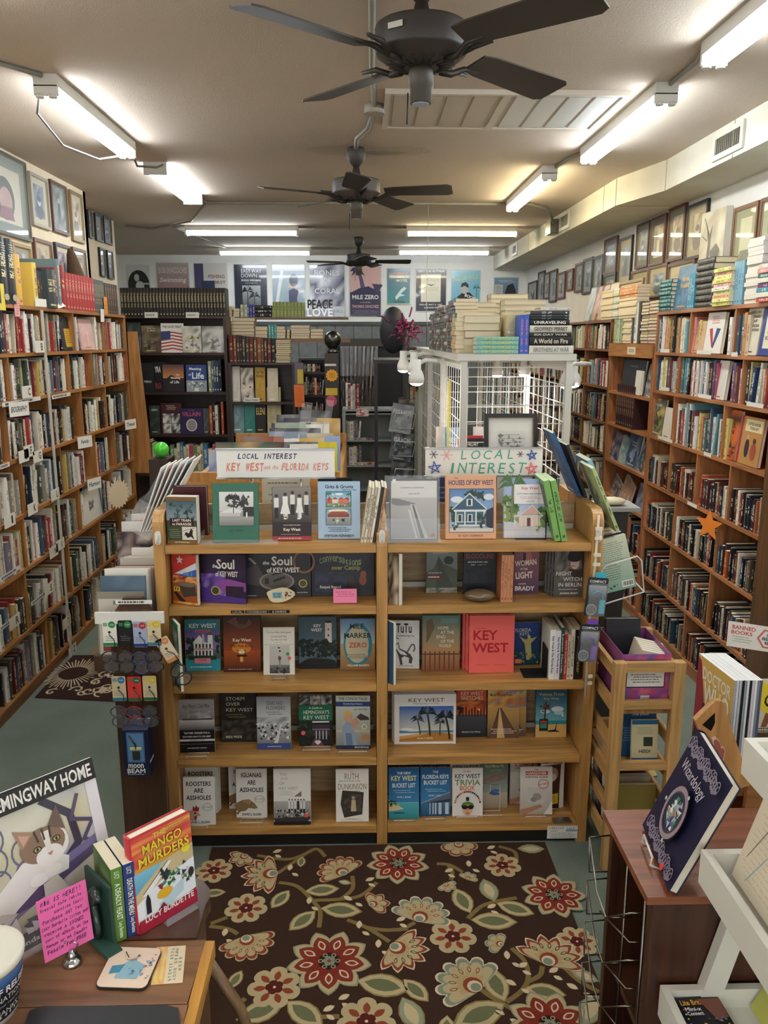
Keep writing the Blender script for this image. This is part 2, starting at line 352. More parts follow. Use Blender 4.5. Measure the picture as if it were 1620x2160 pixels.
def fill(place,L,gap,pal,seed,tmin=.012,tmax=.042,hmin=.17,hmax=.245,dmin=.13,dmax=.18,rowname='',bay='',group='',lean=.12,gaps=.05,jit=.02,hard=.5,page=None,skip=()):
    """fill a shelf run; place(s,back) -> Matrix putting a book's spine corner at distance s along the shelf, back off the front edge"""
    r=random.Random(seed);s=.004;n=0;out=[]
    while s<L-.02:
        k=[b for a,b in skip if a-.03<s<b]
        if k: s=max(k)+.004;continue
        t=r.uniform(tmin,tmax) if r.random()<.75 else r.uniform(tmin,tmin+.5*(tmax-tmin));h=min(r.uniform(hmin,hmax),gap-.012);d=r.uniform(dmin,dmax)
        if r.random()<gaps: s+=r.uniform(.02,.07)
        if s+t>L: break
        if any(a<s+t and s<b for a,b in skip): s+=.01;continue
        c=r.choice(pal);l=sum(C(c));ink=r.choice(['#f3efe2','#e8d9a0','#ffffff','#d9c27a']) if l<.9 else r.choice(['#1b1b1f','#7c1f1f','#1f2f55','#222'])
        n+=1;hd=r.random()<hard;T=place(s,r.uniform(0,jit))
        ang=R(r.uniform(4,11)) if r.random()<lean*.5 else 0
        if ang and s+t+h*math.sin(ang)<L:
            T=Matrix.Translation((0,0,math.sin(ang)*t))@place(s,r.uniform(0,jit))@Matrix.Rotation(ang,4,'Y');adv=t/math.cos(ang)+h*math.sin(ang)+.002
        else: adv=t+.0008
        sz='thick' if t>.032 else 'slim' if t<.018 else 'tall' if h>.9*hmax else 'short' if h<hmin+.2*(hmax-hmin) else 'mid-sized'
        spec(T,t,h,d,c,ink,hd,page or r.choice(['#e9dfc8','#e2d5b8','#f0eadc','#d8c8a6']),f"{sz} {cname(c)} book, {ordn(n)} from left, {rowname}, {bay}",group)
        s+=adv
def card(name,label,cat,o,U,V,N,thick,base,art=None,mat='print',group=None,parent=None,back=None):
    "a thin printed card: o lower-left corner, U/V edges, N facing"
    m=M();o,U,V,N=Vector(o),Vector(U),Vector(V),Vector(N).normalized();q=-N*thick
    A=[o,o+U,o+U+V,o+V];m.prism([a+q for a in A],A,back or base,mat)
    m.poly([a+N*.0001 for a in (A if U.cross(V).dot(N)>0 else A[::-1])],base,mat)
    if art: art(Art(m,o,U,V,N,mat))
    ob=m.build(name,parent)
    if label: tag(ob,label,cat,group)
    return ob
def coverbook(T,wd,h,t,cover,art=None,spine=None,ink='#eee',hard=True,label='',group=None,page='#ece4d2',name='book',mat='print'):
    m=M();bookmesh(m,t,h,wd,cover,spine,ink,hard,page)
    if art: art(Art(m,(t,0,0),(0,wd,0),(0,0,h),(1,0,0),mat,.00012))
    o=m.build(name);o.matrix_world=T;return tag(o,label,'book',group)
# ================================================================ the room
YB=12.65;ZC=3.42
m=M();m.box(-5,4,-3.2,YB+.3,-.1,0,'#fff','carpet');struct(m,'floor')
m=M();m.box(-5,4,-3.2,YB+.3,ZC,ZC+.1,'#fff','ceiling_paint');struct(m,'ceiling')
m=M();m.box(-3.7,2.6,YB,YB+.15,2.42,ZC,'#fff','wall_white');m.box(-3.7,2.6,YB,YB+.15,0,2.42,'#fff','panel_grey')
for k in range(22): x=-3.5+k*.28;m.box(x,x+.012,YB-.004,YB,1.0,2.42,'#3e4142','satin')
m.box(-3.7,2.5,YB-.02,YB,2.4,2.45,'#4a4c4c','satin');struct(m,'wall_back')
m=M();m.box(-2.5,-2.36,-3.2,7.36,0,ZC,'#fff','wall_cream');struct(m,'wall_left')
m=M();m.box(-2.78,-2.64,7.36,9.1,0,ZC,'#fff','wall_cream');m.box(-2.66,-2.36,7.3,7.36,0,ZC,'#fff','wall_cream');struct(m,'wall_left_recess')
m=M();m.box(-3.75,-3.63,9.1,YB,0,ZC,'#fff','wall_white');m.box(-3.7,-2.7,9.0,9.1,0,ZC,'#fff','panel_grey');struct(m,'wall_left_rear')
m=M();m.box(2.49,2.62,-3.2,YB,0,ZC,'#fff','wall_white');struct(m,'wall_right')
# window wall behind the photographer
m=M();m.box(-2.5,2.6,-3.3,-3.2,0,.8,'#fff','wall_white');m.box(-2.5,2.6,-3.3,-3.2,2.95,ZC,'#fff','wall_white')
for x in (-2.5,2.2): m.box(x,x+.35,-3.3,-3.2,.8,2.95,'#fff','wall_white')
struct(m,'wall_front')
m=M();
for x in (-2.15,-.7,.72,2.15): m.box(x-.03,x+.03,-3.28,-3.22,.8,2.95,'#d8d6d0')
m.box(-2.15,2.15,-3.28,-3.22,.8,.86,'#d8d6d0');m.box(-2.15,2.15,-3.28,-3.22,2.89,2.95,'#d8d6d0');wd=struct(m,'window_1')
m=M();m.box(-2.1,2.1,-3.255,-3.25,.86,2.89,'#fff','glass');m.build('window_pane',wd)
# patches of bare plaster on the ceiling
m=M()
def blob(cx,cy,rx,ry,z,seed,col,n=26,e=.0012):
    r=random.Random(seed);m.poly([(cx+rx*(1+r.uniform(-.16,.16))*math.cos(-2*math.pi*k/n),cy+ry*(1+r.uniform(-.2,.2))*math.sin(-2*math.pi*k/n),z) for k in range(n)],col,'matte')
blob(.08,5.75,.42,.16,ZC-.001,4,'#c2b5a2');blob(.15,5.8,.14,.06,ZC-.0015,5,'#a99c8a');blob(.4,5.09,.25,.05,ZC-.001,6,'#c6b9a6')
tag(m.build('ceiling_patch'),kind='structure')
# air duct boxed along the right wall
m=M();zb=3.215;face=[(2.13,-3),(2.13,5.95),(1.985,6.62),(1.985,YB)]
A=[(x,y,zb) for x,y in face]+[(2.49,YB,zb),(2.49,-3,zb)];B=[(x,y,ZC-.001) for x,y,_ in A];m.prism(A,B,'#fff','duct_paint')
for y,x in ((4.9,2.13),(5.95,2.13),(6.62,1.985),(6.95,1.985),(8.2,1.985),(10,1.985)): m.box(x-.004,x+.01,y-.004,y+.004,zb,ZC-.002,'#b9b3a0','matte')
m.box(1.985,2.49,6.61,6.618,zb-.002,zb,'#a39d8d','matte')
duct=m.build('air_duct');tag(duct,'painted sheet-metal air duct running under the ceiling along the right wall','duct')
def vent(x,y0,y1,z0,z1,label):
    e=empty('air_vent',label,'vent',(x,(y0+y1)/2,z0));w=(y1-y0)/2;h=z1-z0;m=M()
    for a,b,c,d in ((-w,w,0,.03),(-w,w,h-.03,h),(-w,-w+.035,.03,h-.03),(w-.035,w,.03,h-.03)): m.box(-.015,-.001,a,b,c,d,'#d8d3c3','satin')
    m.build('frame',e);m=M();m.box(-.003,-.001,-w+.03,w-.03,.03,h-.03,'#3a3833','matte');m.build('backing',e)
    m=M();n=13
    for k in range(n): y=-w+.045+(2*w-.09)*k/(n-1);m.box(-.011,-.004,y-.003,y+.003,.03,h-.03,'#8d8878','satin')
    m.build('louvre',e)
vent(2.13,4.76,5.16,3.24,3.39,'square white vent with brown slats, nearest one on the right duct')
vent(1.985,8.05,8.42,3.24,3.4,'small vent in the right duct beside the grey junction box')
vent(1.985,10.7,11.0,3.25,3.4,'small vent at the far end of the right duct, near the posters')
m=M();m.rbox(1.90,1.983,8.5,8.72,3.24,3.38,'#8d8b80','metal',.008,0);tag(m.build('junction_box'),'grey metal junction box fixed on the duct beside the small vent','junction box')
# ceiling return-air panel
e=empty('ceiling_panel','long white louvred ceiling panel behind the nearest fan','ceiling panel',(.74,4.72,ZC-.02))
m=M();m.box(-.6,.6,-.33,.33,.005,.018,'#c9c0b2','satin')
for a,b,c,d in ((-.62,.62,-.35,-.32),(-.62,.62,.32,.35),(-.62,-.59,-.32,.32),(.59,.62,-.32,.32),(-.02,.02,-.32,.32)): m.box(a,b,c,d,-.006,.019,'#d4cbbd','satin')
m.build('frame',e);m=M()
for k in range(4): m.box(-.57+k*.135,-.455+k*.135,-.3,.3,-.004,.005,'#c4b8a8','satin');m.box(.05+k*.135,.165+k*.135,-.3,.3,-.004,.005,'#d8d6d0','satin')
m.build('louvre',e)
# ---------------------------------------------------------------- fluorescent lights
def tubelight(c,L,ang,mat,label,group=None,cover=False):
    e=empty('fluorescent_light',label,'ceiling light',(c[0],c[1],ZC),R(ang));m=M();h=L/2
    m.box(-h,h,-.055,.055,-.055,-.001,'#d9d8d2','satin');m.build('housing',e)
    if not cover:
        for sx in (-1,1):
            m=M();m.box(sx*h-(.02 if sx>0 else 0),sx*h+(0 if sx>0 else .02),-.055,.055,-.095,-.05,'#e8e7e2','satin');m.lathe([(.02,-.105),(.02,-.09)],'#e8e7e2','satin',12,(sx*(h-.01),-.03,0));m.lathe([(.02,-.105),(.02,-.09)],'#e8e7e2','satin',12,(sx*(h-.01),.03,0));m.build('end_cap',e)
        for y in (-.03,.03): m=M();m.tube([(-h+.02,y,-.08),(h-.02,y,-.08)],.017,'#fff',mat,12);m.build('tube',e)
    else:
        m=M();m.prism([(-h+.01,-.075,-.01),(-h+.01,-.06,-.075),(-h+.01,.06,-.075),(-h+.01,.075,-.01)],[(h-.01,-.075,-.01),(h-.01,-.06,-.075),(h-.01,.06,-.075),(h-.01,.075,-.01)],'#fff',mat);m.build('diffuser',e)
        for sx in (-1,1): m=M();m.box(sx*h-.012,sx*h+.012,-.08,.08,-.085,-.001,'#d8d8d4');m.build('end_cap',e)
tubelight((-1.49,4.86),1.36,90,'tube_cool','open twin-tube ceiling light nearest on the left side')
tubelight((-1.46,6.78),1.3,90,'tube_diffuser','covered ceiling light second along the left side, with a square end plate',cover=True)
tubelight((1.49,4.93),1.4,90,'tube_cool','open twin-tube ceiling light in the middle of the right-hand row')
tubelight((1.49,3.0),1.4,90,'tube_cool','twin-tube ceiling light nearest on the right, cut by the picture edge')
tubelight((1.36,6.92),1.5,90,'tube_warm','yellowish twin-tube ceiling light third along the right side')
tubelight((-1.33,9.45),1.25,0,'tube_cool','crosswise ceiling tube light on the left, in front of another like it')
tubelight((1.12,9.45),1.25,0,'tube_warm','crosswise ceiling tube light on the right, the nearer of two there')
tubelight((-1.33,11.6),1.25,0,'tube_cool','farthest crosswise ceiling tube light on the left')
tubelight((1.12,11.5),1.25,0,'tube_cool','farthest crosswise ceiling tube light on the right')
tubelight((-1.58,2.58),1.36,90,'tube_cool','twin-tube ceiling light just beyond the upper left picture edge')
for x,n in ((-1.5,'left'),(1.5,'right')): tubelight((x,.6),1.36,90,'tube_cool','twin-tube ceiling light over the photographer, on the '+n)
# ---------------------------------------------------------------- conduits
def pipe(path,r,label,col='#8f8d84',cat='conduit',name='conduit'):
    m=M();m.tube(path,r,col,'satin',8);return tag(m.build(name),label,cat)
z=ZC-.012
pipe([(1.46,3.72,z),(1.5,3.9,z),(1.5,4.22,z)],.011,'grey conduit between the two nearest lights on the right')
pipe([(1.49,5.64,z),(1.42,5.9,z),(1.40,6.16,z)],.011,'grey conduit between the middle and third light on the right')
pipe([(-2.0,3.1,z),(-1.7,3.9,z),(-1.5,4.17,z)],.011,'grey conduit running into the nearest light on the left')
pipe([(-1.52,4.2,z-.05),(-1.60,4.35,z-.12),(-1.64,4.8,z-.17),(-1.60,5.3,z-.14),(-1.5,5.52,z-.07)],.006,'loose cable hanging beside the nearest light on the left',col='#77757a',cat='cable',name='cable')
pipe([(-1.47,5.55,z-.03),(-1.5,5.8,z-.08),(-1.42,6.0,z-.05),(-1.4,6.15,z)],.007,'tangled cable between the two lights on the left',col='#6d6c70',cat='cable',name='cable')
pipe([(-1.44,7.45,z),(-1.4,7.8,z),(1.55,7.8,z),(1.75,7.95,z-.02),(1.93,8.5,z-.07)],.014,'grey conduit crossing the ceiling from left light to the duct')
pipe([(-1.43,7.84,z),(-1.8,9.0,z),(-2.35,9.6,z),(-2.6,9.4,z)],.01,'grey conduit branching left in front of the crosswise lights')
pipe([(-2.1,9.3,z),(-1.95,10.6,z),(-1.85,11.6,z),(-.7,11.7,z),(.5,11.6,z)],.01,'grey conduit leading to the farthest crosswise lights')
pipe([(-.7,9.45,z),(.5,9.45,z)],.01,'grey conduit joining the two nearer crosswise lights')
pipe([(.03,2.2,z),(.05,4.0,z),(.07,4.62,z)],.014,'grey conduit running over the nearest fan to a round box')
pipe([(.07,4.72,z),(.04,5.1,z),(-.03,5.35,z),(-.035,5.62,z)],.014,'bent grey conduit between round box and the second fan')
m=M();m.lathe([(.055,-.045),(.055,-.001)],'#a7a296','satin',20,(.07,4.67,ZC));tag(m.build('junction_box'),'round ceiling junction box behind the nearest fan','junction box')
pipe([(.62,7.9,z),(.61,7.9,2.5),(.63,7.95,2.25)],.003,'thin cord hanging from the ceiling over the book stacks',col='#c9c7c0',cat='cord',name='pull_string')
# ---------------------------------------------------------------- ceiling fans
def fan(c,zb,angs,Rb,drop,label,col='#37302b',tilt=-13):
    e=empty('ceiling_fan',label,'ceiling fan',(c[0],c[1],ZC));q=zb-ZC
    m=M();m.lathe([(.055,-.002),(.06,-.01),(.062,-.06),(.045,-.09),(.022,-.115)],col,'satin',24);m.build('canopy',e)
    m=M();m.tube([(0,0,-.1),(0,0,q+.1)],.014,col,'satin',12);m.lathe([(.02,q+.17),(.035,q+.1),(.045,q+.08)],col,'satin',20);m.build('rod',e)
    m=M();m.lathe([(.03,q+.1),(.12,q+.096),(.15,q+.09),(.156,q+.086),(.158,q+.08),(.158,q+.012),(.157,q+.006),(.152,q+.001),(.13,q-.014),(.128,q-.016),(.10,q-.035),(.05,q-.04)],col,'satin',32)
    for k in range(20): a=2*math.pi*k/20;m.tube([(.06*math.cos(a),.06*math.sin(a),q-.041),(.115*math.cos(a),.115*math.sin(a),q-.031)],.0035,'#1c1815','satin',5)
    m.build('motor_housing',e)
    m=M();m.lathe([(.04,q-.04),(.043,q-.06),(.043,q-.10),(.037,q-.105),(.037,q-.15),(.034,q-.152)],'#4a443c','satin',24);m.lathe([(.03,q-.154),(.03,q-.151)],'#b9c4d6','satin',20);m.build('switch_housing',e)
    m=M();m.tube([(-.045,-.01,q-.12),(-.048,-.012,q-.22)],.0025,'#222','satin',5);m.build('pull_chain',e)
    for a in angs:
        b=M();b.T=Matrix.Rotation(R(a),4,'Z')@Matrix.Rotation(R(tilt),4,'X')
        pts=[(.2,-.05),(.26,-.062),(Rb-.03,-.078),(Rb,-.06),(Rb,.06),(Rb-.03,.078),(.26,.062),(.2,.05)]
        b.prism([(x,y,q-.006) for x,y in pts],[(x,y,q+.0) for x,y in pts],'#3b332d','satin');bl=b.build('blade',e)
        b=M();b.T=Matrix.Rotation(R(a),4,'Z');b.tube([(.1,0,q-.03),(.15,0,q-.028),(.2,-.02,q-.006),(.27,-.03,q-.004)],[.014,.012,.01,.006],'#2b2622','satin',8);b.tube([(.15,0,q-.028),(.2,.025,q-.006),(.27,.03,q-.002)],[.01,.01,.006],'#2b2622','satin',8);b.build('blade_arm',bl)
    return e
f1=fan((.205,3.0),3.14,(-41,42,131,221),.68,.2,'dark ceiling fan nearest the camera, hanging above the flowered rug')
m=M();m.T=Matrix.Rotation(R(235),4,'Z')@Matrix.Translation((.16,0,3.19-ZC));m.box(-.003,.004,-.028,.028,-.009,.009,'#cfcac0','metal');m.build('maker_plate',f1)
fan((-.035,5.66),3.13,(-10,62,134,206,278),.64,.2,'grey-brown ceiling fan in the middle, over the local interest case','#4a423c')
fan((-.04,10.4),3.12,(2,74,146,190,290),.64,.2,'dark ceiling fan farthest back, in front of the posters','#2c2b2c')
# ---------------------------------------------------------------- wall bookcases
WL='#a8703f';WR='#a9652f'
def wallcase(name,label,X,side,Y0,Y1,tops,depth,div,woodc,th=.022,ztop=None,lip=True):
    "X face plane, side +1 right wall / -1 left wall; tops: board top heights from the top down; div: per gap list of divider Y"
    e=empty(name,label,'bookcase',(X,(Y0+Y1)/2,0));ox,oy=X,(Y0+Y1)/2;zt=tops[0]
    def b(x0,x1,y0,y1,z0,z1,n,mat='wood_y',c=woodc):
        m=M();xs=sorted((x0*side,x1*side));m.box(xs[0],xs[1],y0-oy,y1-oy,z0,z1,c,mat);return m.build(n,e)
    for i,zz in enumerate(tops): b(0,depth,Y0+(.02 if i else 0),Y1-(.02 if i else 0),zz-th,zz,'shelf')
    for y in (Y0,Y1-.02): b(0.002,depth,y,y+.02,0,zt-th,'side_panel','wood_z')
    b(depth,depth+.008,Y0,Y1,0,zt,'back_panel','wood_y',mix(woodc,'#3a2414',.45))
    if tops[-1]>.05: b(.01,.03,Y0+.02,Y1-.02,0,tops[-1]-th,'kick_board')
    for i,ys in enumerate(div):
        for y in ys: b(.004,depth,y-.009,y+.009,tops[i+1],tops[i]-th,'divider','wood_z')
    return e
TOP=[2.40,2.113,1.838,1.488,1.14,.806,.42,.085]
DL=[[4.75,5.5,6.06,6.75],[4.9,5.9,6.4,6.78],[4.8,5.5,6.1,6.68],[4.95,5.6,6.33,6.85],[4.9,5.9,6.67],[4.85,5.6,6.3,6.9],[5.1,5.8,6.5]]
wallcase('wall_bookcase','long tan pine bookcase covering the left wall, full of books',-2.09,-1,3.7,7.37,TOP,.262,DL,'#b0763f')
DR=[[4.73,5.38],[4.58,5.52],[4.77,5.56],[4.62,5.1,5.56],[4.72,5.4],[4.76,5.42],[5.09]]
wallcase('wall_bookcase','reddish pine bookcase on the right wall behind the banned books sign',2.15,1,4.19,6.0,[2.39,2.105,1.832,1.494,1.145,.797,.42,.09],.33,DR,'#b3764a')
wallcase('wall_bookcase','narrow reddish pine bookcase on the right wall with face-out books and header board',2.15,1,6.02,7.08,[2.16,1.76,1.485,1.168,.857,.5,.1],.33,[[],[],[],[],[],[]],'#b3764a')
m=M();m.box(2.135,2.15,6.02,7.08,2.055,2.16,'#b0763f','wood_y');tag(m.build('header_board'),'pale pine header board across the narrow right-wall bookcase','board')
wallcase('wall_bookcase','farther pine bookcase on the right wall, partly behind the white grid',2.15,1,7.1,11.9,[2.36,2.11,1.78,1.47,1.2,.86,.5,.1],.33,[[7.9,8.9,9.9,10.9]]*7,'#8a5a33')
m=M();m.box(2.12,2.16,3.2,4.15,0,2.39,'#6d4a2c','wood_z');m.box(2.16,2.48,3.2,3.24,0,2.39,'#6d4a2c','wood_z');tag(m.build('partition'),'dark wooden partition at the right edge, hung with signs','panel')
for y,z1,lab in ((5.44,2.10,'white metal pole standing against the left bookcase'),):
    m=M();m.box(-2.085,-2.072,y-.008,y+.008,0,3.0-.62,'#c9c2b4','satin');tag(m.build('shelf_pole'),lab,'pole')
def placeL(z,y0):
    # left wall: spines face +X; far end lies on the right in view
    def f(s,back): return Matrix.Translation((-2.1-back,y0+s,z))@Matrix.Rotation(R(90),4,'Z')
    return f
def placeR(z,y1,X=2.16):
    # right wall: spines face -X; runs from far (left in view) to near
    def f(s,back): return Matrix.Translation((X+back,y1-s,z))@Matrix.Rotation(R(-90),4,'Z')
    return f
RN=['top row','second row','third row','fourth row','fifth row','sixth row','bottom row']
sd=100
RF=[(0,1455,1520),(0,1564,1640),(1,1507,1537),(2,1380,1429),(2,1538,1640)];LF=[(0,137,162),(0,176,206),(4,150,197)]
for i in range(7):
    ys=[4.0]+DL[i]+[7.35];gap=TOP[i]-.022-TOP[i+1]
    for j,(a,b) in enumerate(zip(ys,ys[1:])):
        sd+=1;big=i in (3,4,6)
        bay='left bookcase '+['nearest bay','second bay','third bay','fourth bay','fifth bay'][min(j,4)]
        L=b-a-.022;g=1.0
        if (i,j) in ((2,2),(3,2),(3,3)): g=.72
        fill(placeL(TOP[i+1],a+.011),L*g,gap,PAL_L,sd,hmin=.2,hmax=.275 if big else .255,dmin=.15,dmax=.2,skip=[(at(p,700,X=-2.09).y-a,at(q,700,X=-2.09).y-a) for r_,p,q in LF if r_==i],rowname=RN[i],bay=bay,group='books on the left wall shelves',gaps=.03,jit=.035,lean=.1)
TR=[2.39,2.105,1.832,1.494,1.145,.797,.42,.09]
for i in range(7):
    ys=[6.0]+DR[i][::-1]+[4.19];gap=TR[i]-.022-TR[i+1]
    for j,(a,b) in enumerate(zip(ys,ys[1:])):
        sd+=1;bay='right bookcase '+['farthest bay','second-farthest bay','third-farthest bay','nearest bay'][min(j,3) if j<len(ys)-2 else 3]
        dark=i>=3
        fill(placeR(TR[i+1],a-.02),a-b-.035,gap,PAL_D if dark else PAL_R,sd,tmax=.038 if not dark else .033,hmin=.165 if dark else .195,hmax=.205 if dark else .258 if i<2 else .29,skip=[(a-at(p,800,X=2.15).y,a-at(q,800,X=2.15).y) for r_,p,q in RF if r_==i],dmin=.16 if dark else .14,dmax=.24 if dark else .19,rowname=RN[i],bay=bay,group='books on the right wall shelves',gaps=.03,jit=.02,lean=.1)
TF=[2.36,2.11,1.78,1.47,1.2,.86,.5,.1]
for i in range(7):
    for j in range(5):
        a=[7.1,7.9,8.9,9.9,10.9,11.9][j]+.02;b=[7.1,7.9,8.9,9.9,10.9,11.9][j+1]-.02;sd+=1
        fill(placeR(TF[i+1],b),b-a,TF[i]-.022-TF[i+1],PAL_R if i<2 else PAL_L,sd,rowname=RN[i]+' bay '+ORD[4-j],bay='far right bookcase',group='books on the far right shelves',gaps=.04)
TM=[2.16,1.76,1.485,1.168,.857,.5,.1]
for i in (4,5): sd+=1;fill(placeR(TM[i+1],7.05),1.0,TM[i]-.022-TM[i+1],PAL_D,sd,rowname=['','','','','the fifth row','the sixth row'][i],bay='narrow right bookcase',group='books low in the narrow right bookcase')
# ================================================================ framed pictures
def framed(label,o,U,V,N,fcol,mcol,pcols,fw=.022,dep=.022,mat_=.16,sty='portrait',seed=1,glass=True,pic=None):
    o,U,V,N=Vector(o),Vector(U),Vector(V),Vector(N).normalized();w,h=U.length,V.length;u,v=U.normalized(),V.normalized()
    e=empty('framed_picture',label,'picture',o+U/2);B=Matrix(((u.x,v.x,N.x,-U.x/2),(u.y,v.y,N.y,-U.y/2),(u.z,v.z,N.z,-U.z/2),(0,0,0,1)))
    m=M();m.T=B
    for a,b,c,d in ((0,w,0,fw),(0,w,h-fw,h),(0,fw,fw,h-fw),(w-fw,w,fw,h-fw)): m.box(a,b,c,d,.001,dep,fcol,'satin')
    for a,b,c,d in ((fw,w-fw,fw,fw+.003),(fw,w-fw,h-fw-.003,h-fw),(fw,fw+.003,fw,h-fw),(w-fw-.003,w-fw,fw,h-fw)): m.box(a,b,c,d,.001,dep*.8,mix(fcol,'#c9b58a',.5),'satin')
    m.build('frame',e)
    m=M();m.T=B;m.box(fw*.8,w-fw*.8,fw*.8,h-fw*.8,.001,.006,mcol,'paper');A=Art(m,(0,0,.006),(w,0,0),(0,h,0),(0,0,1),'print',.0005);q=fw/w;k=mat_;kv=mat_*w/h*.8
    if pic: pic(A)
    else:
        A.rect(q+k,kv+q,1-q-k,1-kv-q,pcols[0]);r=random.Random(seed)
        A.noise(q+k+.02,kv+q+.02,1-q-k-.02,1-kv-q-.02,pcols,4,5,seed);c=.5+r.uniform(-.05,.05)
        if sty=='portrait': A.ell(c,.3,.2,.14,pcols[1],18);A.ell(c,.5,.09,.09,pcols[2],16);A.ell(c,.55,.1,.06,pcols[1],16);A.l+=1
        elif sty=='figure': A.poly([(c-.12,.2),(c+.12,.2),(c+.06,.6),(c-.06,.6)],pcols[1]);A.ell(c,.65,.05,.05,pcols[2],12)
        elif sty=='group': [A.poly([(x-.07,.22),(x+.07,.22),(x+.04,.52),(x-.04,.52)],pcols[1+i%2]) for i,x in enumerate((.33,.5,.67))]
    m.build('picture',e)
    if glass: m=M();m.T=B;m.box(fw,w-fw,fw,h-fw,dep*.55,dep*.6,'#fff','glass');m.build('glazing',e)
    return e
BW=['#8d8f92','#3c3e42','#c9c8c4','#6a6c70'];SEP=['#c2ae8a','#6a553e','#dccaa6','#93795a'];BLU=['#8c9cac','#3f4a5c','#cfd3d6','#6a7488']
def rframe(tl,br,*a,X=2.488,**k):
    p=at(*tl,X=X);q=at(*br,X=X);framed(a[0],(X,p.y,q.z),(0,q.y-p.y,0),(0,0,p.z-q.z),(-1,0,0),*a[1:],**k)
def lframe(tl,br,X,*a,**k):
    p=at(*tl,X=X);q=at(*br,X=X);framed(a[0],(X,p.y,q.z),(0,q.y-p.y,0),(0,0,p.z-q.z),(1,0,0),*a[1:],**k)
BR,BLK='#5f3c2a','#26262a'
rframe((1612,420),(1665,545),'brown framed picture at the right picture edge',BR,'#b9b48a',SEP,seed=1)
rframe((1555,440),(1595,556),'large brown frame with pale yellow sheet, second from right edge','#70462e','#aaa679',['#d9d3a6','#cfc99c','#ddd6ac','#d2cc9f'],sty='',mat_=.2)
def canvas_art(A): A.rect(0,0,1,1,'#cfc8b2');A.noise(.02,.02,.98,.98,['#d8d1ba','#c2b89c','#b0a68a','#e0dac6'],5,7,4);A.poly([(.3,.05),(.36,.5),(.28,.75),(.4,.6),(.5,.78),(.46,.5),(.42,.05)],'#55504a');A.poly([(.45,.3),(.7,.42),(.85,.3),(.8,.15),(.5,.1)],'#6a655c');A.scrib(.5,.12,.9,.3,7,'#3a3733',.3);A.line([(.15,.9),(.3,.7),(.35,.5)],.02,'#5c564c');A.line([(.1,.6),(.3,.5)],.02,'#5c564c')
p=at(1495,452,X=2.488);q=at(1537,562,X=2.488)
m=M();w_,h_=p.y-q.y,p.z-q.z;m.T=Matrix.Translation((2.487,p.y,q.z))@Matrix.Rotation(R(0),4,'X');m.box(-.045,0,-w_,0,0,h_,'#d5cfc0','paper');canvas_art(Art(m,(-.0452,0,0),(0,-w_,0),(0,0,h_),(-1,0,0),'print',.0005));tag(m.build('canvas_print'),'unframed canvas with a sketched tree, between brown and black frames','picture')
rframe((1456,435),(1490,541),'tall black frame with an arched mount beside the canvas',BLK,'#b9ac8a',SEP,sty='portrait',seed=5)
rframe((1417,442),(1444,546),'brown frame with grey mount, left of the tall black frame',BR,'#8a8474',SEP,sty='portrait',seed=6)
rframe((1378,462),(1403,557),'brown framed photograph, third left of the canvas',BR,'#6f6558',SEP,sty='group',seed=7)
rframe((1348,475),(1369,562),'dark framed portrait, fourth left of the canvas','#3c322c','#8a8578',BW,sty='portrait',seed=8)
rframe((1311,505),(1332,598),'black frame hanging lower than its upper-row neighbours on right wall',BLK,'#cfc3a6',BW,sty='figure',seed=9)
rframe((1279,507),(1302,573),'brown frame with a grey sheet above a small frame','#6a4a3a','#9a9aa0',BLU,sty='',seed=10)
for i,(a,b,c,d,col,l) in enumerate(((1255,543,1272,615,BLK,'black frame just left of the brown frame with grey sheet'),(1234,548,1250,618,BLK,'second black frame above the far right bookcase'),(1217,557,1230,615,BR,'brown frame left of two black frames, right wall'),(1199,570,1210,612,'#6a3c2a','small reddish frame above the far right bookcase'),(1179,577,1193,629,'#6a3c2a','squarish reddish frame, middle of the farthest right-wall row'),(1163,572,1175,636,'#4c3a30','dark brown frame, fourth from far end of right wall'),(1151,577,1160,630,'#4c3a30','narrow brown frame, third from far end of right wall'),(1138,575,1149,634,'#4c3a30','brown frame, second from far end of right wall'),(1117,597,1133,655,'#4a3026','low brown frame at the far end of right wall'))):
    rframe((a,b),(c,d),l,col,'#9aa0a4',BLU if i%2 else BW,seed=20+i,sty='figure')
rframe((1415,558),(1462,665),'lower brown frame on right wall behind the blue and teal books',BR,'#cfc5a0',SEP,seed=31)
rframe((1373,563),(1408,630),'lower brown frame with a blue-grey portrait on right wall',BR,'#c2b48c',BLU,seed=32)
rframe((1336,573),(1367,645),'lower brown frame with a sepia group picture on right wall','#6a4a34','#b5a680',SEP,sty='group',seed=33)
rframe((1277,580),(1300,628),'small dark frame under the brown frame with grey sheet',BLK,'#8a8a84',BW,seed=34)
def face(A): A.grad(0,0,1,1,'#6f7c74','#8d958c');A.rect(.2,.16,.86,.82,'#cfc8b4');A.ell(.54,.45,.19,.26,'#3a3638',20);A.ell(.56,.42,.12,.17,'#b08a84',18);A.poly([(.4,.2),(.7,.2),(.66,.35),(.46,.35)],'#7a3a4a')
lframe((-70,283),(63,511),-2.358,'huge grey-matted framed portrait at the upper left edge','#4a4a44','#7c867c',BW,pic=face,fw=.02)
lframe((56,360),(104,487),-2.358,'silver framed picture with blue-toned print, right of huge portrait','#a39c8c','#d2cab6',BLU,fw=.02,seed=41)
lframe((100,377),(143,499),-2.358,'brown framed grey photograph of a figure in mist','#5a3c30','#8a9494',['#6a7472','#3c4444','#aab4b2','#8a9492'],mat_=.02,sty='figure',seed=42)
lframe((142,399),(176,515),-2.358,'gold-brown framed portrait at the far end of the front left wall','#8a7350','#c9bda0',SEP,seed=43)
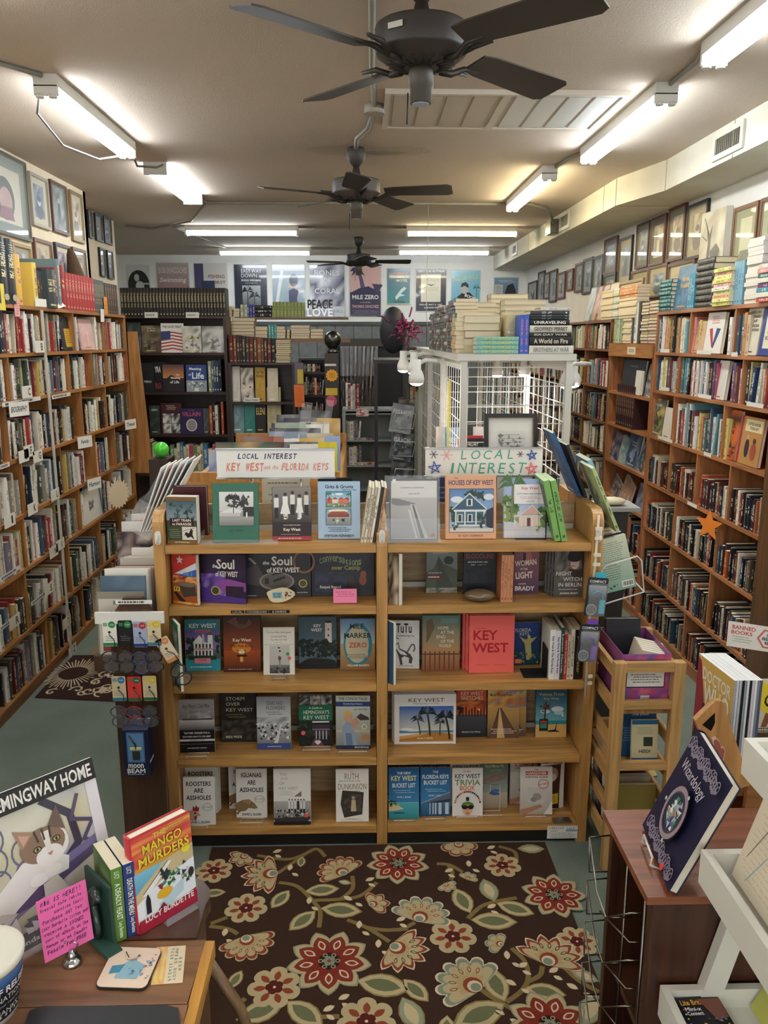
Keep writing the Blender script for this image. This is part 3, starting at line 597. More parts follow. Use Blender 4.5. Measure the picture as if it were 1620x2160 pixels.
lframe((20,509),(66,590),-2.358,'gold framed colourful picture behind the black tall books','#a38a58','#b5a98a',['#8a9ab0','#b5584a','#e2d2b0','#5a6a80'],seed=44)
lframe((66,500),(110,592),-2.358,'reddish brown frame with an oval portrait, lower left wall','#6a4030','#cdb99a',SEP,seed=45)
lframe((111,510),(148,597),-2.358,'black framed picture with cream mount, lower left wall',BLK,'#dccfb0',['#9a7a94','#5a3f5c','#d8c4b4','#7a5a7a'],sty='group',seed=46)
lframe((148,520),(182,604),-2.358,'brown frame with grey top, last of lower left wall','#5a382a','#9a9088',SEP,seed=47)
lframe((181,441),(194,504),-2.638,'black frame, nearest of three high in the recess',BLK,'#7c8484',BW,seed=48,fw=.016)
lframe((196,448),(215,512),-2.638,'black framed portrait, middle of three high in the recess',BLK,'#8a9292',BW,seed=49,fw=.016)
lframe((214,455),(234,518),-2.638,'black framed portrait, farthest of three high in the recess',BLK,'#8a9292',BW,seed=50,fw=.016)
lframe((206,521),(221,585),-2.638,'black frame partly behind the carved driftwood',BLK,'#9aa2a0',BW,seed=51,fw=.016)
lframe((222,527),(238,590),-2.638,'black frame low in the recess, right of the driftwood',BLK,'#6f7878',BW,seed=52,fw=.016)
# driftwood on the left case
m=M();m.tube([(0,0,0),(.01,.01,.1),(-.02,.0,.24),(-.05,-.01,.36),(-.08,-.02,.46),(-.10,-.02,.5)],[.075,.085,.075,.055,.035,.006],'#5a4638','matte',9);m.tube([(.02,.02,.05),(.05,.03,.2),(.03,.02,.33)],[.03,.035,.004],'#463528','matte',7);o=m.build('driftwood');o.location=(-2.24,6.75,2.4);o.rotation_euler=(R(-8),0,R(90));o.scale=(1,1,.98);tag(o,'carved piece of dark driftwood standing behind the grey and brown sets','driftwood')
# ================================================================ things on top of the wall cases
def stand(X,z,side,x0,x1,ytop,d,c,label,n=1,hard=True,ink='#e8d9a0',group=None,spine=None,k=None,page='#e2d5b8',art=None):
    "n upright books between photo columns x0..x1 on a wall case top; spines to the room"
    a=at(x0,650,X=X).y;b=at(x1,650,X=X).y;h=at((x0+x1)/2,ytop,X=X).z-z;L=abs(b-a);t=L/n-.001
    for i in range(n):
        s=i*(t+.001);T=(placeL(z+.0005,min(a,b)) if side<0 else placeR(z+.0005,max(a,b)))(s,0)
        m=M();bookmesh(m,t,h,d,c,spine,ink,hard,page,k=k)
        if art: art(Art(m,(0,-.16*t if hard else -.03*t,0),(t,0,0),(0,0,h),(0,-1,0),'print',.0006))
        o=m.build('book');o.matrix_world=T;lb=label if n==1 else f"{label}, {ordn(i+1)} from left"
        tag(o,lb,'book',group if n>1 else None)
XL=-2.1
stand(XL,2.4,-1,-28,2,500,.22,'#232529','very tall black reference volume cut by the left picture edge',k=5)
stand(XL,2.4,-1,2,36,505,.22,'#26282d','tall black reference volume with a gold seal, on the left case',2,k=7,group='black reference volumes',art=lambda A:(A.ell(.5,.1,.3,.05,'#b5aa8a'),A.scrib(.2,.6,.8,.92,9,'#b9b9b5',.3)))
T0=placeL(2.4005,at(38,650,X=XL).y)
m=M();bookmesh(m,.075,.30,.22,'#c08a3c','#d9aa4c','#7a4a90');o=m.build('slipcase');o.matrix_world=T0(0,0);tag(o,'large ochre yellow boxed volume on top of the left case','book')
stand(XL,2.4,-1,74,82,556,.2,'#e2c25a','thin yellow volume right of the ochre box',ink='#4a3a80')
stand(XL,2.4,-1,82,92,573,.18,'#b5642c','short orange and black volume right of the ochre box',2,spine='#2c2a2c',ink='#e08a2c',group='short orange and black volumes')
stand(XL,2.4,-1,93,118,570,.22,'#2c3436','thick dark slate volume in front of the blue-grey one')
stand(XL,2.4,-1,118,123,566,.2,'#8a2c30','thin dark red volume beside the dark slate one')
stand(XL,2.4,-1,124,131,549,.24,'#6a7f82','tall blue-grey volume before the red set')
stand(XL,2.4,-1,132,139,562,.2,'#9a3034','tall thin red volume starting the red set')
stand(XL,2.4,-1,140,200,582,.2,'#b03a38','bright red volume of the matching set on the left case',10,group='matching red set',ink='#e2b0a0',k=21)
stand(XL,2.4,-1,201,221,592,.2,'#56595a','grey volume with gold lines on the left case',7,group='grey set with gold lines',ink='#b5a86a',k=33)
stand(XL,2.4,-1,222,249,600,.2,'#4c3f36','brown volume of the set at the end of left case',6,group='brown set',ink='#8a7458',k=41)
card('price_card','white price slips in front of the orange volumes','card',(-2.088,at(75,650,X=-2.09).y,2.402),(0,.2,0),(0,0,.05),(1,0,.1),.003,'#f0eadc')
card('price_card','white folded card before the dark slate volume','card',(-2.088,at(123,650,X=-2.09).y,2.402),(0,.13,.02),(-.02,0,.05),(1,0,.4),.002,'#e9e6e0')
card('shelf_card','yellow card hanging at the left picture edge','card',(-2.085,at(-12,650,X=-2.09).y,2.36),(0,.14,0),(0,0,.15),(1,0,0),.002,'#e6cf4c')
card('shelf_card','pink handwritten card hanging from left case top edge','card',(-2.086,at(29,650,X=-2.09).y,2.33),(0,.075,0),(0,0,.11),(1,0,0),.001,'#eba8a4',lambda A:A.scrib(.15,.1,.85,.9,6,'#a8504c',.3))
card('shelf_card','small orange card on the left case top edge','card',(-2.086,at(219,650,X=-2.09).y,2.39),(0,.09,0),(0,0,.14),(1,0,0),.001,'#dd8a3c',lambda A:A.scrib(.2,.2,.8,.8,3,'#8a4a1c',.2))
card('shelf_card','white card hanging from left case top edge near its end','card',(-2.084,at(209,650,X=-2.09).y,2.33),(0,.09,0),(.005,0,.1),(1,0,0),.001,'#e6e2da')
# alphabet cards and shelf strips on the left case
for ch,x,y in (('B',80,734),('C',53,830),('G',76,966),('E',46,963+3),('F',57,955),('K',65,1077),('L',113,1047),('I',16,1103),('O',124,1153),('N',110,1168),('S',100,1247),('R',27,1317),('T',138,1317),('Z',150,1377)):
    p=at(x,y,X=-2.075);card('letter_card',f'white shelf card with the letter {ch}, on the left bookcase','card',(-2.074,p.y-.045,p.z-.03),(0,.15,0),(0,0,.075),(1,0,.15),.0008,'#e9e3d4',lambda A,ch=ch:A.text(ch,.72,.5,.25,.62,'#1d1d20'))
for x0,y0,x1,y1,n in ((5,858,85,836,'under the second row, nearest end'),(0,985,20,979,'at the left edge under the third row'),(110,843,148,826,'under the second row near the pole'),(0,1222,42,1196,'under the fifth row, left edge'),(0,1325,25,1310,'under the sixth row, left edge'),(65,1270,105,1248,'under the sixth row beside S')):
    p=at(x0,y0,X=-2.088);q=at(x1,y1,X=-2.088);card('shelf_label','white paper label '+n+' of left bookcase','label',(-2.0875,p.y,(p.z+q.z)/2-.014),(0,q.y-p.y,0),(0,0,.026),(1,0,0),.0006,'#e6e2d8',lambda A:A.scrib(.05,.2,.95,.8,1,'#55555a',.8))
for x,y,t,n in ((35,860,'BIOGRAPHY','lying tilted above the fourth row of left case'),(175,930,'Family','white folded sign hanging by the third row of left case'),(272,893,'Travel','white card at the end of left case, third row'),(195,1018,'Humor','white Humor sign on the left case')):
    p=at(x,y,X=-2.05);card('shelf_sign',(n if n[0]=='w' else 'cream sign '+n),'sign',(-2.06,p.y-.08,p.z-.05),(.05,.16,0),(0,0,.085),(1,-.3,.1),.001,'#eae6dc',lambda A,t=t:A.text(t,.5,.5,.8,.4,'#333338',sh=.2))
# clear shelf clip with sunburst card
p=at(250,1042,X=-1.98);m=M();m.T=Matrix.Translation(p)@Matrix.Rotation(R(62),4,'Z');P=[((.10 if k%2 else .125)*math.cos(2*math.pi*k/40),0,(.10 if k%2 else .125)*math.sin(2*math.pi*k/40)) for k in range(40)];m.prism(P,[(q[0],.003,q[2]) for q in P],'#e3cfae','paper');m.T=None;tag(m.build('sunburst_card'),'blank cream starburst card sticking out from the left bookcase','card')
# right case tops
XR=2.16
def stack(T0,n,h,d,t,cols,label,group,out=False,must=True,ink='#e8e2cf',hard=True,jit=.006,seed=1,page=None,ks=None):
    r=random.Random(seed);z=.0005
    for i in range(n):
        tt=t[i%len(t)] if isinstance(t,(list,tuple)) else t;c=cols[i%len(cols)];jx,jy=r.uniform(-jit,jit),r.uniform(-jit,jit)
        if out: T=T0@Matrix.Translation((jx,jy+d,z))@Matrix.Rotation(R(180),4,'Z')@Matrix.Rotation(R(-90),4,'Y')
        else: T=T0@Matrix.Translation((h+jx,jy,z))@Matrix.Rotation(R(-90),4,'Y')
        z+=tt+.0008
        SPEC.append(dict(T=T,t=tt,h=h,d=d,c=c,ink=ink,hard=hard,page=page or '#dccdb0',label=f"{label}, {ordn(n-i)} from top" if n>1 else label,group=group,must=must,spine=None))
    return z
def onR(x,z=2.3905,back=0): return placeR(z,at(x,650,X=2.15).y)(0,back)
def LEN(x0,x1): return abs(at(x0,650,X=2.15).y-at(x1,650,X=2.15).y)
stack(onR(1387),8,LEN(1387,1411),.17,.0265,['#2f6a6c'],'teal paperback in the lying stack on right case','teal lying stack',ink='#a9c9c4')
def faceR(label,x0,x1,z,h,cover,art,lean=10,X=2.15,t=.02,hard=True):
    y0=at(x0,650,X=X).y;y1=at(x1,650,X=X).y;wd=y0-y1
    T=Matrix.Translation((X+.02,y0,z+.004))@Matrix.Rotation(R(-90),4,'Z')@Matrix.Rotation(R(-lean),4,'X')@Matrix.Translation((0,t,0))@Matrix.Rotation(R(-90),4,'Z')
    return coverbook(T,wd,h,t,cover,art,None,'#eee',hard,label)
def gen(cols,title=None,tc='#eee',seed=1,v=.82,w=.8,hh=.09,sub=True):
    def f(A):
        A.noise(.0,.0,1,1,cols,4,6,seed);A.leafmass(.15,.15,.85,.6,cols,10,.14,seed)
        if title:
            for i,l in enumerate(title.split('|')): A.text(l,.5,v-i*hh*1.35,w,hh,tc)
        if sub: A.scrib(.2,.04,.8,.1,1,tc,.5)
    return f
faceR('blue face-out book with gold script beside the teal stack',1413,1448,2.39,.29,'#2c5f80',gen(['#2c5f80','#35708f','#244f6c'],'Florida|Roadkill','#d8a04a',3,.7,.75,.11),6)
stand(XR,2.39,1,1449,1462,580,.2,'#3f8aa5','light blue spine beside the lying dark stack on right case',4,group='light blue spines on right case',hard=False)
stack(onR(1463),8,LEN(1463,1497),.2,.037,['#3a3734'],'dark leather volume lying on right case','dark lying volumes on right case',ink='#6a6258')
stand(XR,2.39,1,1498,1505,572,.2,'#2a2c28','tall dark volume right of the dark lying stack')
faceR('dark green face-out book leaning behind the yellow paperbacks',1512,1545,2.39,.33,'#38423a',gen(['#38423a','#4a4f42','#2c332e','#6a6a55'],None,seed=5),16)
stack(placeR(2.3905,at(1506,650,X=2.15).y,X=2.135)(0,0),10,LEN(1506,1541),.10,.021,['#d9cf6a','#e6df8a','#e0a48a','#cfd37a','#e8e4c9','#d9a5a0'],'yellowish paperback lying before the dark green book','yellowish lying paperbacks',hard=False,ink='#5a4a2c')
stand(XR,2.39,1,1542,1563,552,.2,'#7ba3b0','pale blue spine between yellow and white piles on right case',4,group='pale blue spines on right case',hard=False,ink='#2c5a80')
stack(onR(1564),15,LEN(1564,1596),.17,.0225,['#e6e1d8'],'white paperback in the tall lying pile on right case','tall white lying pile',hard=False,ink='#4a4a50',page='#ded6c6',out=True)
faceR('large blue face-out book at the right picture edge',1598,1650,2.39,.37,'#2c3f7c',gen(['#2c3f7c','#34498c','#26366c'],'SAN|HEM','#d5d8e6',8,.8,.7,.13),6)
stack(placeR(2.3905,at(1600,650,X=2.15).y,X=2.13)(0,0),8,.2,.035,.024,['#c9503c','#e6dcc8','#3a8a94','#7a3a6a','#e0d8c0','#2f6a5c','#d8887a','#c9c2b0'],'coloured paperback lying before the large blue book','coloured lying paperbacks',hard=False,ink='#eee') 
Zm=2.163
def onM(x,z=Zm,X=2.165): return placeR(z,at(x,720,X=2.15).y,X)(0,0)
y_=lambda x:at(x,720,X=2.15).y
for (x0,x1,h,c,l) in ((1291,1296,.30,'#9aa88a','pale green spine first of three over header board'),(1297,1302,.30,'#a9b598','pale green spine second of three over header board'),(1303,1308,.30,'#8fa080','pale green spine third of three over header board'),(1328,1332,.33,'#3a4450','tall dark slim volume over the header board'),(1333,1339,.31,'#e2ddd0','tall white volume over the header board'),(1340,1344,.32,'#4c4a48','grey slim volume over the header board')):
    m=M();bookmesh(m,y_(x0)-y_(x1),h,.2,c,ink='#444');o=m.build('book');o.matrix_world=onM(x0);tag(o,l,'book')
stack(onM(1309),10,y_(1309)-y_(1326),.16,.019,['#c9b58a','#e0d6c2','#b59a6a'],'page-edged book in the short pile over header board','short pile over header board',out=True,hard=False)
stack(onM(1345),13,y_(1345)-y_(1360),.17,.023,['#5a2c2a','#2c2c34','#c9b58a','#6a4a30'],'page-edged book, left tall pile over header board','left tall pile over header board',out=True)
stack(onM(1361),13,y_(1361)-y_(1381),.17,.0235,['#7a2f2c','#8a3a30','#33303a','#b59a6a'],'page-edged book, right tall pile over header board','right tall pile over header board',out=True)
# far right top
Zf=2.363
yf=lambda x:at(x,675,X=2.15).y
def onF(x): return placeR(Zf,yf(x))(0,0)
for x,l,c in ((1212,'pale picture book leaning on top of far right case','#b9c4c4'),(1222,'orange-pink sheet leaning on top of far right case','#c98a6a'),(1233,'tan board leaning on top of far right case','#b59a78'),(1248,'beige picture leaning on top of far right case','#c9b896')):
    T=Matrix.Translation((2.24,yf(x),Zf+.003))@Matrix.Rotation(R(-90),4,'Z')@Matrix.Rotation(R(-12),4,'X');m=M();m.T=T;m.box(0,.30,0,.012,0,.34,mix(c,'#333',.3),'paper');m.T=None;Art(m,T@Vector((0,-.0005,0)),T.to_3x3()@Vector((.30,0,0)),T.to_3x3()@Vector((0,0,.34)),T.to_3x3()@Vector((0,-1,0)),'print',.0006).rect(.03,.03,.97,.97,c).noise(.15,.2,.85,.8,[c,mix(c,'#fff',.3),mix(c,'#555',.3)],4,4,int(x));m.T=None;tag(m.build('picture_board'),l,'picture')
framed('small dark framed landscape standing on top of far right case',(2.27,yf(1272),Zf),(0,-(yf(1272)-yf(1318)),0),(.03,0,.32),(-1,0,.09),'#8a7a58','#cfc3a0',['#3a3a2c','#5a5638','#22241c','#8a8458'],sty='',mat_=.08)
stack(placeR(Zf,yf(1267),2.15)(0,0),12,.33,.1,.02,['#d9cdb4','#c9a58a','#e6dfce'],'cream paperback, left lying pile on far right case','left lying pile on far right case',hard=False,out=True,must=False)
stack(placeR(Zf,yf(1291),2.15)(0,0),12,yf(1291)-yf(1303),.1,.02,['#a9b5a0','#c9d0c0','#d9d5c6'],'pale paperback, middle lying pile on far right case','middle lying pile on far right case',hard=False,must=False)
stack(placeR(Zf,yf(1304),2.15)(0,0),7,yf(1304)-yf(1339)+.02,.1,.022,['#e4dfd2'],'white paperback below the orange ones on far right case','white pile under the orange one',hard=False,out=True,must=False)
stack(placeR(Zf+.162,yf(1304),2.15)(0,0),4,yf(1304)-yf(1339)+.02,.1,.022,['#c98a4a'],'orange paperback atop the white pile on far right case','orange pile on the white pile',hard=False,must=False)
# narrow right case: face-out and loose books
def faceM(label,x0,x1,z,h,cover,art,yaw=0,lean=6,t=.02,X=2.15,roll=0,back=.04):
    y0=at(x0,900,X=X).y;wd=y0-at(x1,900,X=X).y
    T=Matrix.Translation((X+back,y0,z+.004))@Matrix.Rotation(R(-90),4,'Z')@Matrix.Rotation(R(-lean),4,'X')@Matrix.Rotation(R(yaw),4,'Z')@Matrix.Rotation(R(roll),4,'Y')@Matrix.Translation((0,t,0))@Matrix.Rotation(R(-90),4,'Z')
    return coverbook(T,wd,h,t,cover,art,None,'#ddd',True,label)
faceM('large black face-out book on the narrow right case',1293,1337,1.76,.27,'#22242a',gen(['#22242a','#2a2c33'],'Outstanding','#8a8f96',11,.8,.6,.07))
faceM('grey photo-cover book leaning right of the large black one',1342,1368,1.76,.25,'#5a5c60',gen(['#4a4c52','#8a8c90','#3a3c40','#a9aab0'],None,seed=12),0,6,.02,roll=8)
faceM('white hardback standing between black and grey books, narrow right case',1330,1342,1.76,.19,'#e2ddd2',None,0,3,.02,back=.01)
faceM('cream face-out book with orange emblem, narrow right case',1294,1312,1.485,.23,'#d9cfba',gen(['#d9cfba','#d0c4ac'],'THE|TRIAL','#8a3a2c',13,.8,.7,.1),back=.03)
stand(XR,1.4855,1,1313,1352,815,.19,'#3a2024','dark maroon volume of the set on narrow right case',9,group='dark maroon set',ink='#a9875a',k=51)
for (x0,x1,z,h,c,l,rl,s,tt) in ((1276,1296,1.168,.25,'#3c3560','purple book leaning left on the narrow right case',6,14,None),(1297,1312,1.168,.24,'#7fa0a4','pale map-cover book on the narrow right case',10,15,None),(1312,1338,1.168,.27,'#2c4f7c','blue face-out book on the narrow right case',0,16,'Ernest|Hemingway'),(1337,1350,1.168,.25,'#4a5c66','slate book leaning right, narrow right case',14,17,None),(1348,1364,1.168,.26,'#b5875c','tan book with dark figures leaning at narrow case end',16,18,None),(1284,1302,.857,.2,'#5c4a40','grey-brown book leaning on the lowest display shelf, narrow case',18,19,None),(1305,1325,.857,.24,'#b58a74','tan and red paperback leaning on lowest display shelf, narrow case',18,20,None),(1338,1354,.857,.22,'#6a7494','violet-blue book leaning at lowest display shelf end, narrow case',10,21,None)):
    faceM(l,x0,x1,z,h,c,gen([c,mix(c,'#fff',.25),mix(c,'#000',.3)],tt,'#d8dce6',s,.75,.7,.07),0,8,.022,roll=rl)
def gr(A): A.rect(0,0,1,1,'#e6e0d4');A.scrib(.25,.72,.75,.92,4,'#b5483c',.4);A.poly([(.2,.6),(.45,.15),(.55,.15),(.38,.62)],'#b5343c');A.poly([(.62,.62),(.85,.6),(.55,.12),(.48,.15)],'#2c3f7c')
def lh(A): A.rect(0,0,1,1,'#b5864c');A.rect(0,0,.1,1,'#a52f2c');A.rect(.2,.7,.95,.95,'#e0d2a5');A.text('LITTLE HOUSE',.58,.86,.66,.06,'#3a2c20');A.text('TREASURY',.6,.77,.5,.06,'#3a2c20');A.ell(.4,.35,.1,.2,'#3a3440').ell(.4,.58,.06,.05,'#c9987a').ell(.7,.3,.13,.18,'#a5503c').ell(.7,.52,.07,.06,'#5a3a2c')
for (x0,x1,z,h,c,art,l) in ((1456,1482,2.105,.2,'#cfae86',gen(['#cfae86','#c9a67c'],'THE|RANDOM|HOUSE','#b5442c',201,.85,.8,.09),'tan face-out reference book, top row of right case'),(1483,1519,2.105,.25,'#e6e0d4',gr,'white face-out book with red and blue stripes, right case top row'),(1566,1596,2.105,.262,'#dcd2bc',gen(['#dcd2bc','#d6cbb2'],'AMERICAN|DICTIONARY|OF|AMERICAN|QUOTATIONS','#3a3632',202,.9,.85,.07),'cream face-out dictionary of quotations, right case top row'),(1599,1636,2.105,.255,'#2a3a80',lambda A:(A.rect(.2,.15,.85,.85,'#e6dfc0'),A.text('THE CARE',.52,.75,.5,.07,'#222'),A.text('OF',.52,.63,.1,.05,'#222'),A.text('FINE',.52,.5,.4,.08,'#222'),A.text('BOOKS',.52,.37,.5,.08,'#222')),'blue and cream face-out book about fine books, right edge'),(1508,1536,1.832,.235,'#e2dcd2',gen(['#e2dcd2','#dcd5ca'],None,'#b5483c',203),'white face-out book on the second row of right case'),(1381,1408,1.494,.27,'#33453a',gen(['#33453a','#7a8a5c','#c9b56a','#5a3a44'],'SQUARE','#dde',204),'dark green comic-style face-out book, third row of right case'),(1409,1428,1.494,.22,'#e4dfd4',gen(['#e4dfd4','#ddd7ca'],None,'#7a3a44',205),'small white face-out book beside the dark green comic-style one'),(1539,1570,1.494,.29,'#cf6a34',gen(['#cf6a34','#c55c2c','#3a2c28'],'SOUL|IN','#2c1c18',206,.7,.7,.1),'orange face-out book on the third row of right case'),(1573,1622,1.494,.27,'#a52f2c',lh,'tan and red treasury book facing out at the right edge')):
    faceR(l,x0,x1,z,h,c,art,5)
def faceL(label,x0,x1,z,h,cover,art,lean=6,t=.02):
    y0=at(x0,700,X=-2.09).y;wd=at(x1,700,X=-2.09).y-y0
    return coverbook(Matrix.Translation((-2.11,y0,z+.004))@Matrix.Rotation(R(90),4,'Z')@Matrix.Rotation(R(-lean),4,'X')@Matrix.Translation((0,t,0))@Matrix.Rotation(R(-90),4,'Z'),wd,h,t,cover,art,None,'#eee',True,label)
faceL('dark face-out book with a yellow corner, top row of left case',138,160,2.113,.235,'#1f1c22',lambda A:(A.rect(.3,.1,.95,.65,'#c9a02c'),A.scrib(.35,.2,.9,.6,6,'#5a4416',.3)))
faceL('pink and white face-out book, top row of left case',178,204,2.113,.23,'#e0b5ac',gen(['#e2c0b6','#d9a9a0'],None,'#a5443c',211))
faceL('white face-out book with a pen sketch, fifth row of left case',151,196,.806,.25,'#ddd8cc',lambda A:(A.rect(.06,.06,.94,.94,'#e6e1d6'),A.leafmass(.3,.35,.6,.6,['#55524c','#8a867c'],16,.05),A.rect(.94,0,1,1,'#4a7a9c')))
# paper labels and star on the right case
for x0,y0,x1,y1,i in ((1393,738,1412,741,1),(1470,741,1500,744,2),(1543,746,1556,748,3),(1395,817,1412,823,4),(1472,833,1500,838,5),(1575,850,1610,857,6),(1388,920,1418,932,7),(1485,955,1500,961,8),(1450,1058,1470,1070,9)):
    p=at(x0,y0,X=2.149);q=at(x1,y1,X=2.149);card('shelf_label',f'small white label on the right case shelf edge, {ordn(i)} counting down from top left','label',(2.1485,p.y,(p.z+q.z)/2-.014),(0,q.y-p.y,0),(0,0,.024),(-1,0,0),.0006,'#e9e5da')
card('shelf_label','white label on the header board of the narrow right case','label',(2.134,at(1322,738,X=2.13).y,2.075),(0,-.2,0),(0,0,.06),(-1,0,0),.0008,'#e2d6bf',lambda A:A.text('FICTION',.5,.5,.7,.4,'#5a4a3c'))
p=at(1495,1108,X=2.10);P=[((.10 if k%2==0 else .045)*math.cos(math.pi*k/5+.3),0,(.10 if k%2==0 else .045)*math.sin(math.pi*k/5+.3)) for k in range(10)]
m=M();m.T=Matrix.Translation(p)@Matrix.Rotation(R(-62),4,'Z');m.prism(P,[(a,.002,c) for a,b,c in P],'#e07f2c','paper');m.T=None;tag(m.build('paper_star'),'orange paper star hung on a fifth-row shelf edge, right case','card')
# ================================================================ double local-interest bookcase in the middle
OAK='#c69555'
BZ=[1.378,1.114,.768,.424,.096];BY=3.19
e=empty('display_bookcase','honey oak double bookcase facing the rug, filled with face-out local books','bookcase',(.068,BY,0));ox=.068
def bb(x0,x1,y0,y1,z0,z1,n,mat='wood_x',c=OAK,r=0):
    m=M();m.box(x0-ox,x1-ox,y0-BY,y1-BY,z0,z1,c,mat);return m.build(n,e)
def sidep(x0,x1,n,zt=1.515):
    m=M();pr=[(0,0.0),(0,zt-.06)]+[(.06-.06*math.cos(R(a)),zt-.06+.06*math.sin(R(a))) for a in (20,45,70,90)]+[(.6,zt),(.6,0)]
    m.prism([(x0-ox,y,z) for y,z in pr],[(x1-ox,y,z) for y,z in pr],OAK,'wood_z');return m.build(n,e)
p=sidep(-.853,-.808,'side_panel');sidep(.94,.985,'side_panel');sidep(.053,.098,'divider',1.43)
for (a,b) in ((-.806,.051),(.1,.938)):
    for i,z in enumerate(BZ):
        bb(a,b,BY,BY+.29,z-.035,z,'shelf')
        if i<4: bb(a+.01,b-.01,BY+.262,BY+.268,z,z+.022,'back_rail','satin','#c9c6bb')
    bb(a,b,BY+.29,BY+.31,.05,1.49,'back_panel','wood_x','#b79c74');bb(a,b,BY+.012,BY+.03,0,.06,'kick_board','satin','#17130f')
    bb(a,b,BY+.31,BY+.6,1.34,1.375,'shelf')
for x in (-.83,.075,.963):
    m=M();m.rbox(x-.012,x+.012,BY-.012,BY-.001,1.385,1.44,'#e6e4df','gloss',.011,1);m.tube([(x,BY-.012,1.425),(x,BY-.028,1.41),(x,BY-.026,1.395),(x,BY-.013,1.392)],.004,'#d2cfc8','gloss',6)
    tag(m.build('adhesive_hook'),{-.83:'white adhesive hook on the left side panel of the oak bookcase',.075:'white adhesive hook on the centre upright of the oak bookcase',.963:'white adhesive hook on the right side panel of the oak bookcase'}[x],'hook')
# shelf-edge tapes and the overstock card
for (x0,x1,t,lab) in ((487,515,'LOCAL','left'),(517,566,'COOKBOOKS','middle'),(567,611,'& DINING','right')):
    a=at(x0,1288,Y=BY-.001);b=at(x1,1288,Y=BY-.001);card('shelf_label',f'small black tape label reading {t}, {lab} one of three on the shelf edge','label',(a.x,BY-.0005,1.086),(b.x-a.x,0,0),(0,0,.014),(0,-1,0),.0005,'#1a1a1c',lambda A,t=t:A.text(t,.5,.5,.9,.7,'#b9b6ae'))
card('sale_card','white overstock sale card clipped under the lowest right shelf','card',(.81,BY-.004,.02),(.135,0,0),(0,0,.062),(0,-1,0),.001,'#f1efe9',
  lambda A:(A.hand('OVERSTOCK',.3,.84,.52,.15,'#222226'),A.hand('$3.99',.22,.64,.25,.17,'#222226'),A.hand('SALE!',.8,.82,.34,.18,'#2f7f96'),A.line([(.62,.68),(.98,.68)],.02,'#2f7f96'),A.line([(.62,.6),(.98,.61)],.02,'#2f7f96'),A.scrib(.04,.05,.95,.5,4,'#8b8b90',.3)))
m=M();m.box(.835,.915,BY-.006,BY+.03,.0965,.104,'#b5b3ac','metal');tag(m.build('label_clip'),'grey metal clip holding the overstock sale card','clip')
# ---------------------------------------------------------------- face-out books
def disp(label,x0,x1,yt,yb,z,cover,art=None,t=.02,lean=8,yaw=0,n=1,hard=True,spine=None,ink='#eee',group=None,dx=0,Yb=None,page='#ece4d2',cat=None,copies=None):
    xc=(x0+x1)/2;Y=Yb if Yb is not None else at(xc,yb,Z=z).y;a=at(x0,yb,Y=Y);b=at(x1,yb,Y=Y);wd=(b.x-a.x)/math.cos(R(yaw));th=R(lean)
    h=.2
    for _ in range(6): h=(at(xc,yt,Y=Y+h*math.sin(th)).z-z)/math.cos(th)
    out=[]
    for k in range(n):
        T=Matrix.Translation((a.x-dx*k,Y,z+t*math.sin(th)+.0005))@Matrix.Rotation(-th,4,'X')@Matrix.Translation((0,k*(t+.001),0))@Matrix.Rotation(R(yaw),4,'Z')@Matrix.Translation((0,t,0))@Matrix.Rotation(R(-90),4,'Z')
        lb=label if k==0 else (copies or 'another copy behind the '+label).replace('#',ORD[k])
        out.append(coverbook(T,wd,h,t,cover,art,spine,ink,hard,lb,group if n>1 else None,page))
    return out
def easel(x,z,Yf,label,w=.09,h=.13,col='#e9e7e2',kind='wire'):
    "wire book easel: lip in front, two legs, back prop"
    m=M();p=[(-w/2,.045,.003),(-w/2,-.005,.003),(-w/2,-.012,.018),(w/2,-.012,.018),(w/2,-.005,.003),(w/2,.045,.003)]
    m.tube(p,.0016 if kind=='wire' else .003,col,'gloss' if kind=='wire' else 'acrylic',6)
    m.tube([(-w/2,.045,.003),(w/2,.045,.003)],.0016,col,'gloss',6)
    if 'empty' in label: m.tube([(-w/2,.045,.003),(-w/2,.06,h),(w/2,.06,h),(w/2,.045,.003)],.002,col,'gloss',6);m.tube([(0,.06,h),(0,.1,.003)],.0016,col,'gloss',6)
    m.T=None;o=m.build('book_easel');o.location=(x,Yf,z);return tag(o,label,'book stand')
DK='#1a191c'
def photo(A,u0,v0,u1,v1,top,bot,ground,seed=1,hz=.4):
    h=v0+(v1-v0)*hz;A.grad(u0,h,u1,v1,bot,top);A.grad(u0,v0,u1,h,ground,mix(ground,bot,.35));return A
def a_train(A):
    A.rect(0,.92,1,1,'#7b5a30');A.grad(0,.5,1,.92,'#8fa0a4','#3d5660');A.leafmass(.1,.55,.9,.85,['#2c3d44','#41545a','#556a70'],26,.09);A.rect(0,0,1,.5,'#3d4a31')
    A.line([(.35,.5),(.4,.7)],.02,'#26343a').line([(.7,.5),(.66,.72)],.02,'#26343a');A.rect(.1,.38,.9,.55,'#33171b');A.text('LAST TRAIN',.5,.505,.74,.055,'#eee6d5');A.text('to PARADISE',.5,.425,.74,.055,'#eee6d5')
    A.rect(.5,.09,.98,.37,'#ddd6c6');A.poly([(.55,.15),(.62,.26),(.72,.23),(.8,.33),(.86,.3),(.84,.2),(.9,.1),(.78,.16),(.68,.13),(.6,.2)],'#1b1a1b');A.line([(.53,.28),(.93,.35)],.012,'#333');A.scrib(.06,.12,.45,.33,5,'#a9ae95',.2);A.text('LES STANDIFORD',.5,.04,.8,.03,'#d9c9a0')
    A.rect(0,0,1,.075,'#7b5a30');A.text('LES STANDIFORD',.5,.038,.8,.03,'#d9c9a0')
